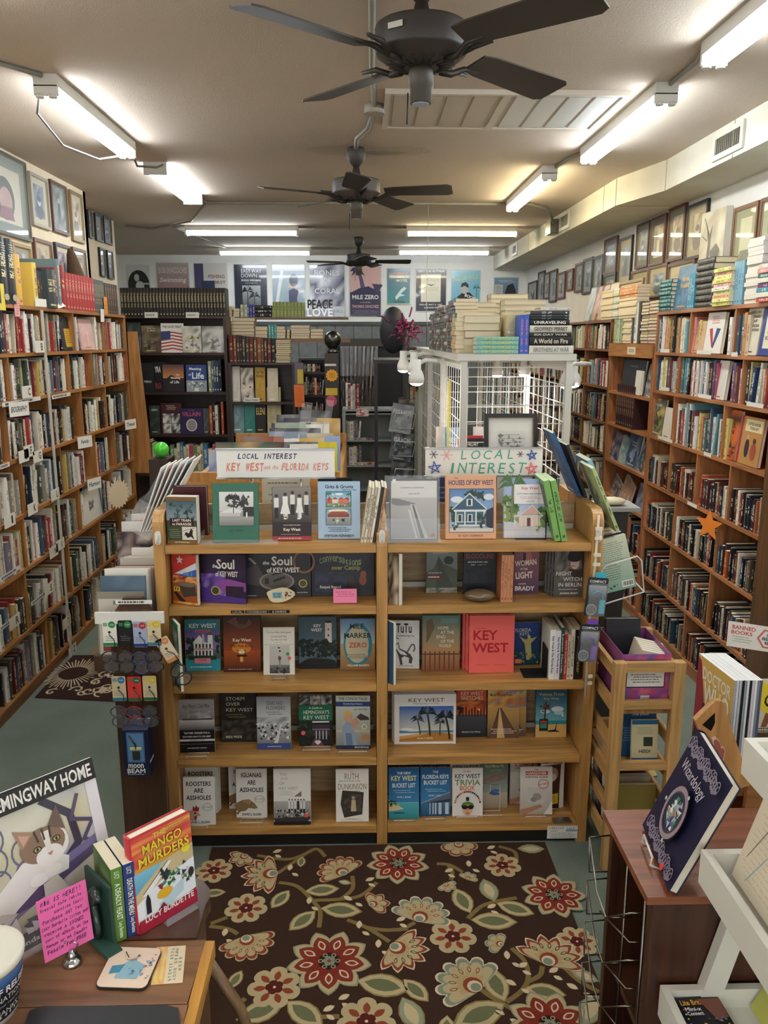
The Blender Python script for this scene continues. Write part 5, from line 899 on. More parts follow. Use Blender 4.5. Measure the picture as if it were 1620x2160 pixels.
def a_tears(A):
    A.grad(0,.5,1,1,'#d5d7d8','#9ba2a8');A.grad(0,.12,1,.53,'#7f8386','#c4c7c8');A.text('TEARS AND',.53,.88,.5,.07,'#4a4f56',0);A.text('FLOWERS',.56,.79,.55,.07,'#4a4f56',0);A.scrib(.28,.65,.75,.73,2,'#6a6f76',.3);A.noise(0,.5,1,.62,['#b9bdc0','#8f9599','#d6d8d9'],6,2,2);A.leafmass(.03,.2,.95,.5,['#e6e6e4','#3a3c3f','#f2f2f0','#6a6d70','#1f2124'],60,.06);A.rect(0,0,1,.12,'#3f4f8c');A.scrib(.3,.04,.8,.07,1,'#cfd5e6',.5);A.poly([(.5,.12),(.62,.12),(.75,.48),(.7,.48)],'#dcdedd')
def a_guide(A):
    A.rect(0,.8,1,1,'#2c2c2e');A.noise(.02,.81,.32,.99,['#1a1a1b','#bdbab4','#5a5856'],3,4,5);A.noise(.34,.81,.64,.99,['#222','#8a8884','#c9c6c0'],5,4,6);A.noise(.66,.81,.98,.99,['#d2cfc9','#55534f','#1a1a1b'],4,4,7);A.rect(0,.5,1,.8,'#1e6a4c');A.text('A Guide to',.5,.75,.4,.045,'#cfe0b5',sh=.25);A.text("HEMINGWAY'S",.52,.665,.76,.075,'#eef0e6',0);A.text('KEY WEST',.52,.56,.76,.075,'#eef0e6',0);A.rect(0,0,1,.5,'#1d1a1c');A.leafmass(0,.05,.4,.48,['#23331f','#32462b','#18231a'],30,.09);A.rect(.4,.2,.92,.42,'#3f3440');A.rect(.4,.46,.9,.49,'#e4e2de');A.rect(.4,.32,.92,.335,'#a59aa0')
    for u in (.5,.6,.7,.8): A.rect(u,.13,u+.03,.3,'#cfc4cb')
    A.poly([(.35,.0),(.75,0),(.62,.14),(.45,.14)],'#6a3f58');A.poly([(.46,.08),(.56,.02),(.66,.08),(.6,.12),(.56,.1),(.52,.12)],'#e6e3d8');A.circ(.13,.26,.065,'#ee6468')
def a_conch(A):
    A.rect(0,.89,1,1,'#d9dbd4');A.text('THE CONCH TALES',.5,.945,.84,.055,'#4c7a3c');A.rect(0,.8,1,.89,'#27467c');A.text('Florida Keys History',.5,.845,.72,.04,'#c9d8ec');A.grad(0,.07,1,.8,'#8a8f86','#c9cdc6');A.text('with David Sloan',.72,.75,.4,.03,'#3a3a3a',sh=.2);A.rect(0,.32,1,.36,'#c2b9a0');A.poly([(.25,.06),(.18,.4),(.3,.5),(.48,.5),(.55,.3),(.62,.06)],'#8fa3b8');A.poly([(.3,.06),(.28,.3),(.45,.3),(.5,.06)],'#6a7f9c');A.ell(.36,.6,.13,.1,'#d2a384');A.poly([(.22,.6),(.24,.7),(.36,.73),(.48,.69),(.45,.64),(.32,.66)],'#d9b566');A.poly([(.46,.55),(.62,.6),(.66,.52),(.5,.46)],'#c99a7c');A.poly([(.6,.6),(.72,.67),(.95,.6),(.98,.55),(.72,.54)],'#4a3a34');A.poly([(.42,.42),(.62,.56),(.7,.5),(.5,.36)],'#c99a7c');A.circ(.83,.42,.08,'#eef0d8');A.circ(.83,.42,.06,'#a9b56a');A.ell(.85,.22,.13,.06,'#b5845c');A.rect(0,0,1,.07,'#1f3050');A.text('BRIAN BISTOLLE',.75,.035,.4,.03,'#d8deea')
def a_para(A):
    A.text('KEY WEST',.52,.88,.58,.075,'#34363c',0,keep=False);A.text('PARADISE FOUND',.52,.81,.42,.03,'#7a7c82',0,keep=False);A.grad(.08,.22,.96,.76,'#d9dcc6','#2f62b5');A.grad(.08,.22,.96,.27,'#7aa8b5','#2f6f9c');A.poly([(.08,.05),(.96,.05),(.96,.2),(.6,.24),(.08,.16)],'#b57f3c');A.poly([(.08,.16),(.6,.24),(.4,.16),(.08,.1)],'#dba65c');A.ell(.2,.3,.1,.03,'#f0f0ea').ell(.3,.28,.12,.025,'#e6e6d8')
    A.palm(.42,.2,.3,'#1c2a1e','#4a3a26',-.15,10,1);A.palm(.58,.18,.44,'#1c2a1e','#4a3a26',-.1,11,2);A.palm(.9,.1,.45,'#16211a','#3a2c1e',-.15,10,3);A.palm(.74,.18,.26,'#223020','#4a3a26',.02,9,4);A.rect(.96,0,1,1,'#f1efea');A.text('ELLEN T. WHITE',.5,.12,.28,.03,'#f3ead2')
def a_sket(A):
    A.grad(0,.42,1,1,'#d8662c','#b5452a');A.noise(0,.6,1,.78,['#b5452a','#e0883a','#8a3a2c'],6,4,4);A.text('KEY WEST',.52,.88,.74,.075,'#f0d9c0',0);A.text('SKETCHES',.52,.79,.74,.075,'#f0d9c0',0);A.ell(.75,.55,.05,.02,'#f6d78c');A.grad(0,0,1,.45,'#1d1f24','#4a4c52');A.leafmass(0,.42,.2,.62,['#1a1618'],14,.07)
    for k in range(9): A.rect(.1+k*.1,.42,.14+k*.1,.55+.03*(k%3),'#1a1618');A.l-=1
    A.l+=1;A.text('Edited by Carey Winfrey',.5,.1,.76,.035,'#e6ddd0')
def a_words(A):
    A.grad(0,.6,1,1,'#c9552c','#8c3034');A.noise(0,.62,1,1,['#e0a23c','#b5452a','#8c8fa0','#e6c26a'],6,5,6);A.text('More Words From',.42,.88,.7,.055,'#26202a');A.grad(0,0,1,.62,'#4a4038','#c9a05c');A.poly([(.34,.62),(.42,.62),(1,.0),(.1,0)],'#6b4a3c');A.poly([(.37,.62),(.39,.62),(.55,0),(.3,0)],'#d6b57a');A.line([(.36,.62),(.12,.1)],.02,'#3a2c28').line([(.41,.62),(.9,.1)],.02,'#3a2c28');A.scrib(.1,.08,.9,.2,3,'#efe6d5',.35);A.rect(.62,.62,1,.66,'#8a8fa0')
def a_voices(A):
    A.grad(0,.3,1,1,'#6fb5c4','#1f5a80');A.text('Voices From',.5,.92,.84,.07,'#e0c95a',0);A.text('Key West',.5,.82,.62,.07,'#e0c95a',0);A.ell(.7,.6,.2,.06,'#dcebef').ell(.3,.55,.16,.04,'#c9e0e8').ell(.75,.52,.16,.04,'#b5d5df');A.rect(0,.28,1,.36,'#2f8a94');A.rect(0,0,1,.28,'#d9b06a');A.line([(.28,.3),(.32,.75)],.05,'#3a2c26');A.leafmass(.15,.55,.45,.72,['#5c4636','#8a3a30','#3a3a2c'],12,.06);A.rect(.12,.14,.4,.4,'#2b2420').rect(.15,.2,.36,.3,'#3c8a7a').rect(.15,.31,.36,.36,'#b5452f');A.poly([(.4,.15),(.62,.17),(.7,.36),(.66,.16),(.8,.12),(.4,.12)],'#2b2420');A.poly([(.82,.45),(.9,.45),(.86,.52)],'#f2f2ee')
def a_roost(A):
    for t,v,wd in (('ROOSTERS',.86,.78),('ARE',.72,.3),('ASSHOLES',.57,.78)): A.text(t,.48,v,wd,.095,'#26262a',1,keep=False)
    A.ring(.75,.37,.17,.08,.16,'#bcbab4');A.text('KEY WEST',.75,.37,.3,.04,'#a9a7a2');A.poly([(.1,.27),(.28,.32),(.4,.3),(.55,.2),(.4,.18),(.3,.08),(.1,.1)],'#c9a48a');A.poly([(.28,.3),(.3,.4),(.36,.36),(.4,.42),(.45,.36),(.5,.38),(.47,.28)],'#a5282c');A.poly([(.33,.18),(.42,.2),(.4,.1),(.34,.1)],'#a5282c');A.circ(.36,.25,.03,'#1c1815');A.text('DAVID L. SLOAN',.5,.06,.64,.05,'#26262a')
def a_iguana(A):
    for t,v,wd in (('IGUANAS',.87,.66),('ARE',.72,.27),('ASSHOLES',.57,.78)): A.text(t,.5,v,wd,.095,'#26262a',1,keep=False)
    A.ring(.76,.38,.17,.075,.16,'#bcbab4');A.text('KEY WEST',.76,.38,.3,.04,'#a9a7a2');A.poly([(0,.15),(0,.3),(.2,.36),(.42,.38),(.62,.28),(.7,.2),(.6,.18),(.4,.2),(.3,.14),(.1,.12)],'#8a7250');A.poly([(.2,.34),(.42,.38),(.6,.3),(.4,.28)],'#a58c64');A.circ(.5,.3,.022,'#2a211a');A.poly([(0,.1),(.15,.16),(.05,.06)],'#5c4a36');A.text('DAVID L. SLOAN',.5,.07,.62,.05,'#26262a')
def a_jews(A):
    for t,v,wd in (('THE',.9,.2),('JEWS',.82,.26),('OF',.74,.13),('KEY WEST',.65,.5)): A.text(t,.16+wd/2,v,wd,.05,'#a9a59e',0)
    A.scrib(.16,.52,.55,.6,3,'#b5b1a8',.3);A.poly([(.55,.5),(.75,.5),(.75,.6)],'#7a7772');A.grad(0,.08,1,.42,'#7d7b78','#b5b2ad')
    for k,u in enumerate((.42,.5,.58,.66,.74,.82)): A.rect(u-.025,.28,u+.025,.42,'#1f1f21' if k==3 else '#e6e4df');A.circ(u,.445,.022,'#5c5450',10);A.rect(u-.025,.2,u+.025,.28,'#26262a')
    A.leafmass(.05,.1,.95,.26,['#1d1d1f','#dedbd5','#3a3a3c'],46,.04);A.poly([(0,.12),(1,.14),(.9,.03),(.05,.03)],'#3a3836');A.rect(0,0,1,.06,'#1d1d1f');A.circ(.88,.16,.055,'#ee5a50')
def a_ruth(A):
    A.rect(.015,.01,.985,.99,'#f0ede4');A.text('THE',.48,.95,.08,.02,'#8a7a62');A.text('RUTH',.48,.86,.42,.11,'#8a7a62',0);A.scrib(.08,.76,.9,.79,1,'#a59a86',.5);A.text('DUNKINSON',.5,.67,.86,.11,'#8a7a62',0,keep=False);A.text('A Story in Jeopardy',.52,.58,.8,.03,'#8a7a62',sh=.2);A.poly([(.2,.6),(.85,.56),(.8,.14),(.25,.08),(.14,.34)],'#3a3630');A.noise(.25,.18,.78,.52,['#2c2925','#5c564a','#3a362f'],6,6,3);A.poly([(.45,.2),(.62,.2),(.6,.42),(.48,.42)],'#c4b694');A.circ(.53,.46,.05,'#b5a684');A.text('by Shelley Dunkinson',.5,.05,.5,.02,'#6a6252')
def a_bucket(A,which):
    A.grad(0,.3,1,1,'#3a86b8','#1e5f96');l=[('THE NEW',.9,.46,.05),('KEY WEST',.8,.84,.1),('BUCKET LIST',.66,.76,.085)] if which==0 else [('THE',.92,.18,.05),('FLORIDA KEYS',.82,.88,.085),('BUCKET LIST',.7,.78,.085)]
    for i,(t,v,wd,hh) in enumerate(l): A.text(t,.5,v,wd,hh,'#e9e6a0' if i==1 and which==0 else '#eef2f2',1,keep=False)
    A.scrib(.15,.5,.85,.58,2,'#a9cfe6',.35);A.text('DAVID L. SLOAN',.5,.43,.46,.035,'#dceaf0')
    if which==0: A.grad(0,0,1,.32,'#2f8a94','#52b5bf');A.poly([(0,.38),(.18,.35),(.38,.24),(.5,.2),(.3,.17),(0,.15)],'#d9cf9c');A.leafmass(0,.26,.25,.36,['#1f4a2c','#2f5f35','#163a24'],20,.06);A.ell(.35,.12,.2,.015,'#1c5a66');A.rect(0,.32,1,.33,'#8fc4d0')
    else: A.grad(0,0,1,.3,'#22507c','#3a7aa5');A.poly([(0,.24),(1,.52),(1,.36),(.2,.26)],'#5c6f80');A.line([(0,.27),(1,.5)],.012,'#dfe6ea');A.poly([(.2,.26),(1,.3),(1,.36),(.3,.29)],'#2c4258');[A.rect(u,.04,u+wq,.28,'#c9d3da') for u,wq in ((.3,.03),(.4,.04),(.48,.05),(.6,.1),(.82,.12))]
def a_trivia(A):
    A.text('The Best',.48,.93,.34,.035,'#d8704a',sh=.2);A.text('KEY WEST',.5,.83,.84,.095,'#2f5a50',1,keep=False);A.text('TRIVIA',.5,.7,.84,.12,'#7a8a5c',1,keep=False);A.text('BOOK',.5,.585,.5,.1,'#e0762f',1,keep=False);A.text('Ever!',.5,.51,.2,.04,'#d8704a',sh=.2)
    r=random.Random(4)
    for k in range(18): a=R(10+k*9.4);u,v=.5+.42*math.cos(a),.24+.27*math.sin(a);A.circ(u,v,.035,r.choice(['#b5392f','#2c3a4c','#e0762f','#3f6a5c','#c9a24a','#26262a']),6)
    A.rect(.45,.32,.55,.4,'#26262a');A.ell(.5,.14,.17,.12,'#e0b08c');A.poly([(.28,.2),(.34,.28),(.5,.31),(.66,.28),(.73,.2),(.6,.24),(.4,.24)],'#5c8a3c');A.ell(.41,.19,.1,.045,'#18181a').ell(.6,.19,.1,.045,'#18181a');A.rect(.3,.195,.7,.215,'#18181a');A.rect(.44,.06,.56,.075,'#8a3a34');A.poly([(.48,.17),(.47,.11),(.54,.11)],'#c9926c')
def a_quit(A):
    A.grad(0,.3,1,1,'#9fa89c','#4f6a60');A.grad(0,0,1,.32,'#a39480','#c4b8a0');A.text('Quit Your Job',.5,.94,.8,.05,'#d9c25a',sh=.2);A.text('And Move To',.5,.86,.7,.05,'#cfc78c',sh=.2);A.text('Key West',.55,.77,.6,.05,'#9fb08c',sh=.2);A.line([(.12,.5),(.85,.6),(.93,.72),(.18,.6),(.12,.5)],.02,'#b5483c');A.text('THE',.45,.66,.2,.035,'#b5483c',rot=14);A.text('COMPLETE GUIDE',.5,.6,.64,.035,'#b5483c',rot=14);A.poly([(.3,.3),(.45,.38),(.6,.33),(.75,.28),(.5,.26)],'#3a5f94');A.poly([(.4,.33),(.55,.4),(.7,.36),(.6,.3)],'#4a78b0')
def a_hang(A):
    A.text('THE',.5,.94,.12,.03,'#26262a');A.rect(.17,.825,.86,.905,'#c4342c');A.text('HANGOVER',.51,.865,.62,.055,'#f2efe9',keep=False);A.text('SURVIVAL GUIDE',.51,.785,.7,.035,'#26262a',keep=False);A.grad(0,0,1,.7,'#b5ada2','#e2ded6');A.poly([(.25,.24),(.75,.24),(.78,.6),(.22,.6)],'#cfccc6');A.ell(.5,.6,.28,.035,'#dedbd6');A.ell(.52,.37,.14,.08,'#9c9a96');A.ell(.42,.31,.1,.05,'#8f8d89');A.ring(.72,.64,.17,.1,.12,'#c4443c');A.text('KEY WEST',.72,.64,.28,.035,'#c4443c',rot=10);A.poly([(0,.02),(.15,0),(.7,.16),(.62,.21),(.3,.15),(0,.1)],'#b58468');A.poly([(.72,0),(1,0),(1,.3),(.85,.12)],'#efece6')
def a_brown(A):
    A.poly([(.0,.93),(.9,.86),(.9,.98),(.0,1)],'#8c3c28');A.text("How's The B",.55,.91,.5,.04,'#efe0d0',rot=-4);A.poly([(.1,.3),(.8,.3),(.85,.86),(.1,.88)],'#4a3226');A.ell(.45,.68,.28,.14,'#b59c7c');A.ell(.45,.62,.2,.08,'#e2dccc');A.poly([(.1,.05),(.8,.0),(.8,.3),(.1,.34)],'#2c2420');A.rect(.3,.1,.75,.3,'#e6cf3c');A.scrib(.35,.13,.7,.27,4,'#6a5a1c',.3)
z=BZ[2]
disp('open green brochure-like book standing edge-on at the far left of third row',369,391,1304,1438,z,'#2f8a6a',lambda A:A.noise(.1,.1,.9,.9,['#dfe6dc','#6aa58c','#3a5a4a'],4,8,3),.012,0,-62,hard=False,Yb=BY+.02)
disp('teal book titled Key West with a white Victorian mansion',392,465,1308,1416,z,'#2f97a8',a_teal,.018,6,hard=False)
disp('dark orange sunset book titled Key West on the Edge',473,551,1300,1418,z,'#2a1c1a',a_edge,.022,6)
disp('small cream booklet with green and red dots, on a chrome stand',556,622,1324,1424,z,'#ece8dc',a_hemlove,.008,9,hard=False)
disp('book titled Key West with a white lighthouse above dark trees',631,710,1302,1411,z,'#3f5560',a_light,.018,6)
disp('beach coloured book titled Mile Marker Zero',719,791,1307,1414,z,'#8fa9b5',a_mile,.02,6)
disp('dark blue book edge-on at the left end of the right third shelf',815,829,1308,1424,z,'#2f4f6e',None,.014,0,-55,hard=False,Yb=BY+.02)
disp('white book titled TuTu with a drawing of a cat',822,884,1309,1410,z,'#eceae5',a_tutu,.012,5,-4,hard=False)
disp('book titled Home at the End of the World, front of its stack',891,968,1299,1416,z,'#6b7a60',a_home,.018,3,0,2,group='Home at the End of the World copies',dx=-.006,copies='# copy behind the front Home at the End of the World')
disp('large coral red book titled Key West, front of its stack',989,1083,1299,1420,z,'#ee6a62',a_red,.024,3,0,3,group='coral red Key West books',dx=.011,spine='#d8504c',copies='# coral copy stacked behind the large coral red Key West book')
disp('small blue Florida Keys guidebook with an underwater statue, tilted',1083,1138,1314,1404,z,'#1f3a5c',a_fk,.012,4,6,hard=False)
x=at(1156,1424,Y=BY+.03).x
for t,c,k,hh,lb,tx in ((.024,'#eceae4','#1f4a7c',.225,'thick white book spine lettered Key West & The Florida Keys','Key West & The Florida Keys'),(.021,'#e6dfe6','#3a2c5c',.22,'second white spine lettered Key West & The Florida Keys','Key West & The Florida Keys'),(.014,'#2f4a3c','#c9d8c0',.235,'thin dark green spine on the right third shelf','Lower Florida'),(.014,'#b5343c','#f0c9c9',.205,'thin red spine on the right third shelf','QUICK ESCAPES Florida'),(.013,'#d9c9a5','#5c4a30',.2,'thin tan spine on the right third shelf',''),(.015,'#e0d6c4','#6a5a44',.225,'thin cream spine on the right third shelf',''),(.032,'#221c1c','#c9a05c',.225,'thick black spine lettered Jim Webster at the right end of third row','Jim Webster')):
    m=M();bookmesh(m,t,hh,.16,c,c,c if tx else k,False,k=1)
    if tx: Art(m,(0,-.0006,0),(t,0,0),(0,0,hh),(0,-1,0)).text(tx,.5,.55,.55*hh/t*1.25,t/hh*.5*1.0,k,rot=-90) if False else Art(m,(t*.5,-.0008-.03*t,0),(0,0,-hh),(t,0,0),(0,-1,0)).text(tx,-.5,0,.75,.5,k,keep=False)
    o=m.build('book');o.matrix_world=Matrix.Translation((x,BY+.02,z+.001));tag(o,lb,'book','spines at the right end of third row');x+=t+.001
m=M();m.box(-.1,0,0,.1,0,.002,'#151517','satin');m.rbox(-.002,0,0,.1,0,.13,'#151517','satin',.01,0);o=m.build('bookend');o.location=(at(1156,1424,Y=BY+.03).x-.002,BY+.04,z+.0005);tag(o,'black metal bookend left of the white Florida Keys spines','bookend')
z=BZ[3]
disp("black and grey book titled Key West's Civil War",379,453,1477,1588,z,'#141315',a_civil,.012,6,2,hard=False)
disp('dark book titled Storm over Key West',468,542,1456,1566,z,'#2a2724',a_storm,.02,5)
disp('grey-blue book titled Tears and Flowers',543,614,1471,1581,z,'#9ba2a8',a_tears,.014,6,hard=False)
disp("green and black guidebook with three small photos across its top",631,702,1467,1574,z,'#1e3a30',a_guide,.014,7,hard=False)
disp('book titled The Conch Tales with a boy blowing a conch shell',709,781,1468,1580,z,'#8a8f86',a_conch,.012,7,-2,hard=False)
disp('wide white book titled Key West Paradise Found, front copy',832,961,1465,1570,z,'#f1efea',a_para,.018,4,0,3,group='Key West Paradise Found copies',dx=.004,copies='# white copy behind the wide Paradise Found book')
disp('orange and black book titled Key West Sketches',962,1025,1451,1555,z,'#8c3c28',a_sket,.016,5,hard=False)
disp('book with a wooden pier, More Words From, left copy',1028,1094,1454,1557,z,'#8c5a3c',a_words,.014,5,0,2,False,group='More Words pier books',dx=-.035,copies='# pier-cover copy half hidden to the right of More Words From')
disp('blue book titled Voices From Key West',1129,1194,1457,1556,z,'#1f5a80',a_voices,.016,5,hard=False)
easel(at(415,1590,Y=BY+.01).x,z,BY+.012,"white wire easel under the Civil War book")
easel(at(668,1578,Y=BY+.06).x,z,BY+.055,"clear easel under the green and black guidebook",.12,.12)
easel(at(745,1584,Y=BY+.03).x,z,BY+.035,'clear easel under the Conch Tales book',.12,.12)
easel(at(588,1426,Y=BY+.05).x,BZ[2],BY+.04,'chrome easel holding the small cream booklet',.06,.1,'#b9b9b5')
z=BZ[4]
disp('white book titled Roosters Are, front copy beside upright',388,455,1640,1741,z,'#eceae4',a_roost,.012,8,hard=False)
disp('white Roosters book behind and above the front copy',394,460,1619,1716,z,'#eceae4',a_roost,.014,4,0,3,False,group='rear Roosters copies',dx=-.004,copies='# hidden copy behind the rear Roosters book')
disp('white book titled Iguanas Are, front copy on a clear easel',499,564,1622,1725,z,'#eceae4',a_iguana,.012,8,-2,hard=False)
disp('white Iguanas book standing behind the front Iguanas copy',484,546,1616,1706,z,'#eceae4',a_iguana,.016,4,hard=False)
disp('white book titled The Jews of Key West with a group on a boat',578,656,1623,1740,z,'#eceae4',a_jews,.02,8,hard=False)
disp('cream book with a torn-edged sepia portrait, bottom row of oak case',709,778,1623,1734,z,'#f0ede4',a_ruth,.01,7,hard=False)
for (x0,x1,y0,y1,art,col,n1,n2) in ((820,884,1621,1728,lambda A:a_bucket(A,0),'#1e5f96','blue book titled The New Key West Bucket List, front copy','blue New Key West book behind the front bucket list copy'),(887,950,1621,1722,lambda A:a_bucket(A,1),'#1e4f86','blue book titled The Florida Keys Bucket List with a bridge, front copy','blue Florida Keys bucket list book behind its front copy'),(954,1018,1621,1722,a_trivia,'#eceae4','white Key West Trivia Book with a face in sunglasses, front copy','white Trivia book behind its front copy')):
    disp(n1,x0,x1,y0,y1,z,col,art,.012,8,hard=False);disp(n2,x0-5,x1-5,1603,1694,z,col,art,.03,3,hard=False,Yb=BY+.14)
disp('grey-green book, Quit Your Job, behind an empty wire easel',1013,1070,1602,1702,z,'#7a8a80',a_quit,.016,4,hard=False,Yb=BY+.12)
disp('white Hangover Survival Guide, front copy on an easel',1097,1164,1618,1718,z,'#e2ded6',a_hang,.012,9,-2,hard=False)
disp('Hangover guide standing behind and left of the front copy',1075,1131,1600,1688,z,'#c9c2b8',a_hang,.03,3,hard=False,Yb=BY+.15)
disp('book with brown cover and yellow sticker, turned right, beside Hangover guide',1140,1192,1603,1712,z,'#e6e2da',a_brown,.006,4,18,2,False,group='brown cover books with yellow stickers',copies='# white copy behind the brown book with yellow sticker')
easel(at(852,1732,Y=BY+.02).x,z,BY+.02,'white wire easel under the New Key West bucket list book');easel(at(918,1726,Y=BY+.03).x,z,BY+.03,'white wire easel under the Florida Keys bucket list book');easel(at(985,1725,Y=BY+.04).x,z,BY+.04,'white wire easel under the trivia book')
easel(at(1038,1718,Y=BY+.05).x,z,BY+.05,'empty white wire easel before the Quit Your Job book',.085,.125);easel(at(1130,1722,Y=BY+.03).x,z,BY+.035,'white wire easel under the Hangover Survival Guide');easel(at(530,1735,Y=BY+.02).x,z,BY+.02,'clear easel under the Iguanas book',.1);easel(at(420,1742,Y=BY+.02).x,z,BY+.005,'easel under the front Roosters book',.08);easel(at(742,1736,Y=BY+.03).x,z,BY+.03,'easel under the cream sepia portrait book',.09)
# sign boards on posts
def signboard(x0,x1,z0,z1,Y,label,art,base='#f0eee8'):
    e=empty('sign_board',label,'sign',((x0+x1)/2,Y,1.37));w=(x1-x0)/2;m=M();m.box(-w,w,0,.006,z0-1.37,z1-1.37,base,'print');art(Art(m,(-w,-.0002,z0-1.37),(2*w,0,0),(0,0,z1-z0),(0,-1,0),'print',.0004));m.build('board',e)
    m=M();m.box(-w-.004,w+.004,-.004,.01,z1-1.37,z1-1.363,'#9a9a96','metal');m.box(-w-.004,w+.004,-.004,.01,z0-1.377,z0-1.37,'#b9b9b5','metal');m.build('trim_rail',e)
    for s in (-.35,.35): m=M();m.tube([(w*s*1.2,.012,0.12),(w*s*1.2,.012,z0-1.365)],.005,'#c9c9c5','metal',8);m.build('post',e)
def s1(A): A.hand('LOCAL INTEREST',.43,.77,.5,.2,'#3f3357',bold=1,seed=1);A.hand('KEY WEST',.24,.38,.32,.3,'#e27f70',bold=1);A.hand('and the',.46,.37,.12,.14,'#e8a08f',bold=1);A.hand('FLORIDA KEYS',.75,.38,.4,.27,'#e6917f',bold=1)
def star(A,u,v,r,col):
    p=[(u+r*math.cos(R(90+144*k+8)),v+r*A.asp*math.sin(R(90+144*k+8))) for k in range(5)];A.line(p+[p[0]],.008,col)
def ast(A,u,v,r,col):
    for a in (0,60,120): A.line([(u-r*math.cos(R(a)),v-r*A.asp*math.sin(R(a))),(u+r*math.cos(R(a)),v+r*A.asp*math.sin(R(a)))],.006,col)
def s2(A): A.hand('LOCAL',.53,.79,.5,.34,'#4fa88a',bold=0);A.hand('INTEREST',.53,.28,.68,.4,'#4fa88a',bold=0);ast(A,.07,.8,.035,'#4a3a6a');ast(A,.18,.78,.05,'#e6a09a');star(A,.08,.3,.055,'#34509c');ast(A,.81,.8,.026,'#6a3a6a');star(A,.91,.76,.045,'#34509c');star(A,.91,.25,.055,'#e0626a')
signboard(-.626,-.122,1.617,1.735,3.43,'white sign reading Local Interest, Key West and the Florida Keys',s1)
signboard(.268,.772,1.621,1.736,3.43,'white sign reading Local Interest in green with stars',s2,'#ece7dc')
# ================================================================ back of the shop
DKW='#3c2a22'
def box_obj(name,label,cat,x0,x1,y0,y1,z0,z1,col,mat='satin'):
    m=M();m.box(x0,x1,y0,y1,z0,z1,col,mat);return tag(m.build(name),label,cat)
def case(name,label,x0,x1,Y,depth,zs,ztop,col,mats=('wood_x','wood_z'),th=.025,base=0):
    e=empty(name,label,'bookcase',((x0+x1)/2,Y,0));w=(x1-x0)/2
    def b(a,b_,c,d,f,g,n,mt): m=M();m.box(a,b_,c,d,f,g,col,mt);m.build(n,e)
    for s in (-1,1): b(*sorted((s*w,s*(w-.03))),0,depth,base,ztop,'side_panel',mats[1])
    b(-w+.03,w-.03,depth-.012,depth,base,ztop,'back_panel',mats[0])
    for z in zs: b(-w+.03,w-.03,.002,depth-.012,z-th,z,'shelf',mats[0])
    b(-w,w,0,depth,ztop,ztop+.02,'shelf',mats[0]);return e
def faceB(label,x0,x1,yt,yb,Y,z,cover,art=None,t=.02,lean=4,name='book'):
    a=at(x0,yb,Y=Y);b=at(x1,yb,Y=Y);h=at((x0+x1)/2,yt,Y=Y).z-z;th=R(lean)
    T=Matrix.Translation((a.x,Y,z+t*math.sin(th)+.0005))@Matrix.Rotation(-th,4,'X')@Matrix.Translation((0,t,0))@Matrix.Rotation(R(-90),4,'Z')
    return coverbook(T,b.x-a.x,h,t,cover,art,None,'#ddd',True,label)
def rowB(x0,x1,Y,z,gap,pal,seed,label,group,**k):
    fill(lambda s,back:Matrix.Translation((x0+s,Y+back,z)),x1-x0,gap,pal,seed,rowname=label,bay=k.pop('bay','back'),group=group,**k)
e1=case('dark_bookcase','tall dark bookcase at the back left with face-out picture books',-2.42,-1.36,8.3,.32,[2.06,1.667,1.236,.83,.42,.06],2.395,DKW)
n=33;x=-2.40;t=1.04/n
for i in range(n):
    m=M();bookmesh(m,t-.001,.275,.2,'#26201e','#2a2422','#c9b98a',k=61);o=m.build('book');o.matrix_world=Matrix.Translation((x,8.33,2.416));x+=t;tag(o,f'dark brown gilt encyclopedia volume, {ordn(i+1)} from left','book','gilt encyclopedia set')
for x0,l in ((305,'left white card under the encyclopedia set'),(392,'right white card under the encyclopedia set')):
    p=at(x0,667,Y=8.29);card('shelf_label',l,'label',(p.x,8.29,2.40),(.13,0,0),(0,0,.055),(0,-1,0),.001,'#d9d6cc',lambda A:A.scrib(.1,.3,.9,.7,1,'#777',.6))
def flag(A):
    A.rect(0,0,1,1,'#e4e0d8');A.text('THE GOOD FIGHT',.5,.88,.86,.09,'#222226');
    for k in range(6): A.poly([(0,.06+k*.11),(.5,.12+k*.11),(1,.05+k*.11),(1,.1+k*.11),(.5,.17+k*.11),(0,.11+k*.11)],'#a8403c')
    A.poly([(0,.42),(.42,.46),(.42,.74),(0,.72)],'#34406c')
BF=8.36
faceB('dark grey book at the left end of top display shelf, dark case',270,298,680,740,BF,2.06,'#3a4444',gen(['#3a4444','#5c6664','#2a3232'],None,seed=31))
faceB('brown picture book left of the flag book',300,341,687,741,BF,2.06,'#5a4a3a',gen(['#5a4a3a','#7a6a50','#3f352a','#8a8068'],'Roaring|Life','#d9cbaa',32,.9,.7,.06))
faceB('white book with an American flag on the dark case',341,388,682,741,BF-.02,2.06,'#e4e0d8',flag)
faceB('shiny silver book with yellow title on the dark case',386,425,688,742,BF-.04,2.06,'#b5b2a6',gen(['#cfccc0','#8a887c','#e6e3d8','#6f6d64'],'Medal of Honor','#e0dc5c',33,.5,.8,.06))
faceB('shiny silver book of faces at the shelf end, dark case',427,475,688,742,BF,2.06,'#b5b3aa',gen(['#d2d0c8','#8f8d84','#e6e4dc','#77756c'],None,'#eee',34,.6,.6,.08))
faceB('black book lettered Pero on the dark case second shelf',300,326,766,826,BF,1.667,'#1c1e22',gen(['#1c1e22','#24262a'],'PERO','#cfcfca',35,.35,.7,.08,False))
def yra(A): A.text('YRA',.3,.75,.5,.2,'#e8e6e0');A.text('PACA',.3,.2,.5,.2,'#a5403c')
faceB('black book with big white and red letters, dark case',327,352,764,826,BF,1.667,'#17171a',yra)
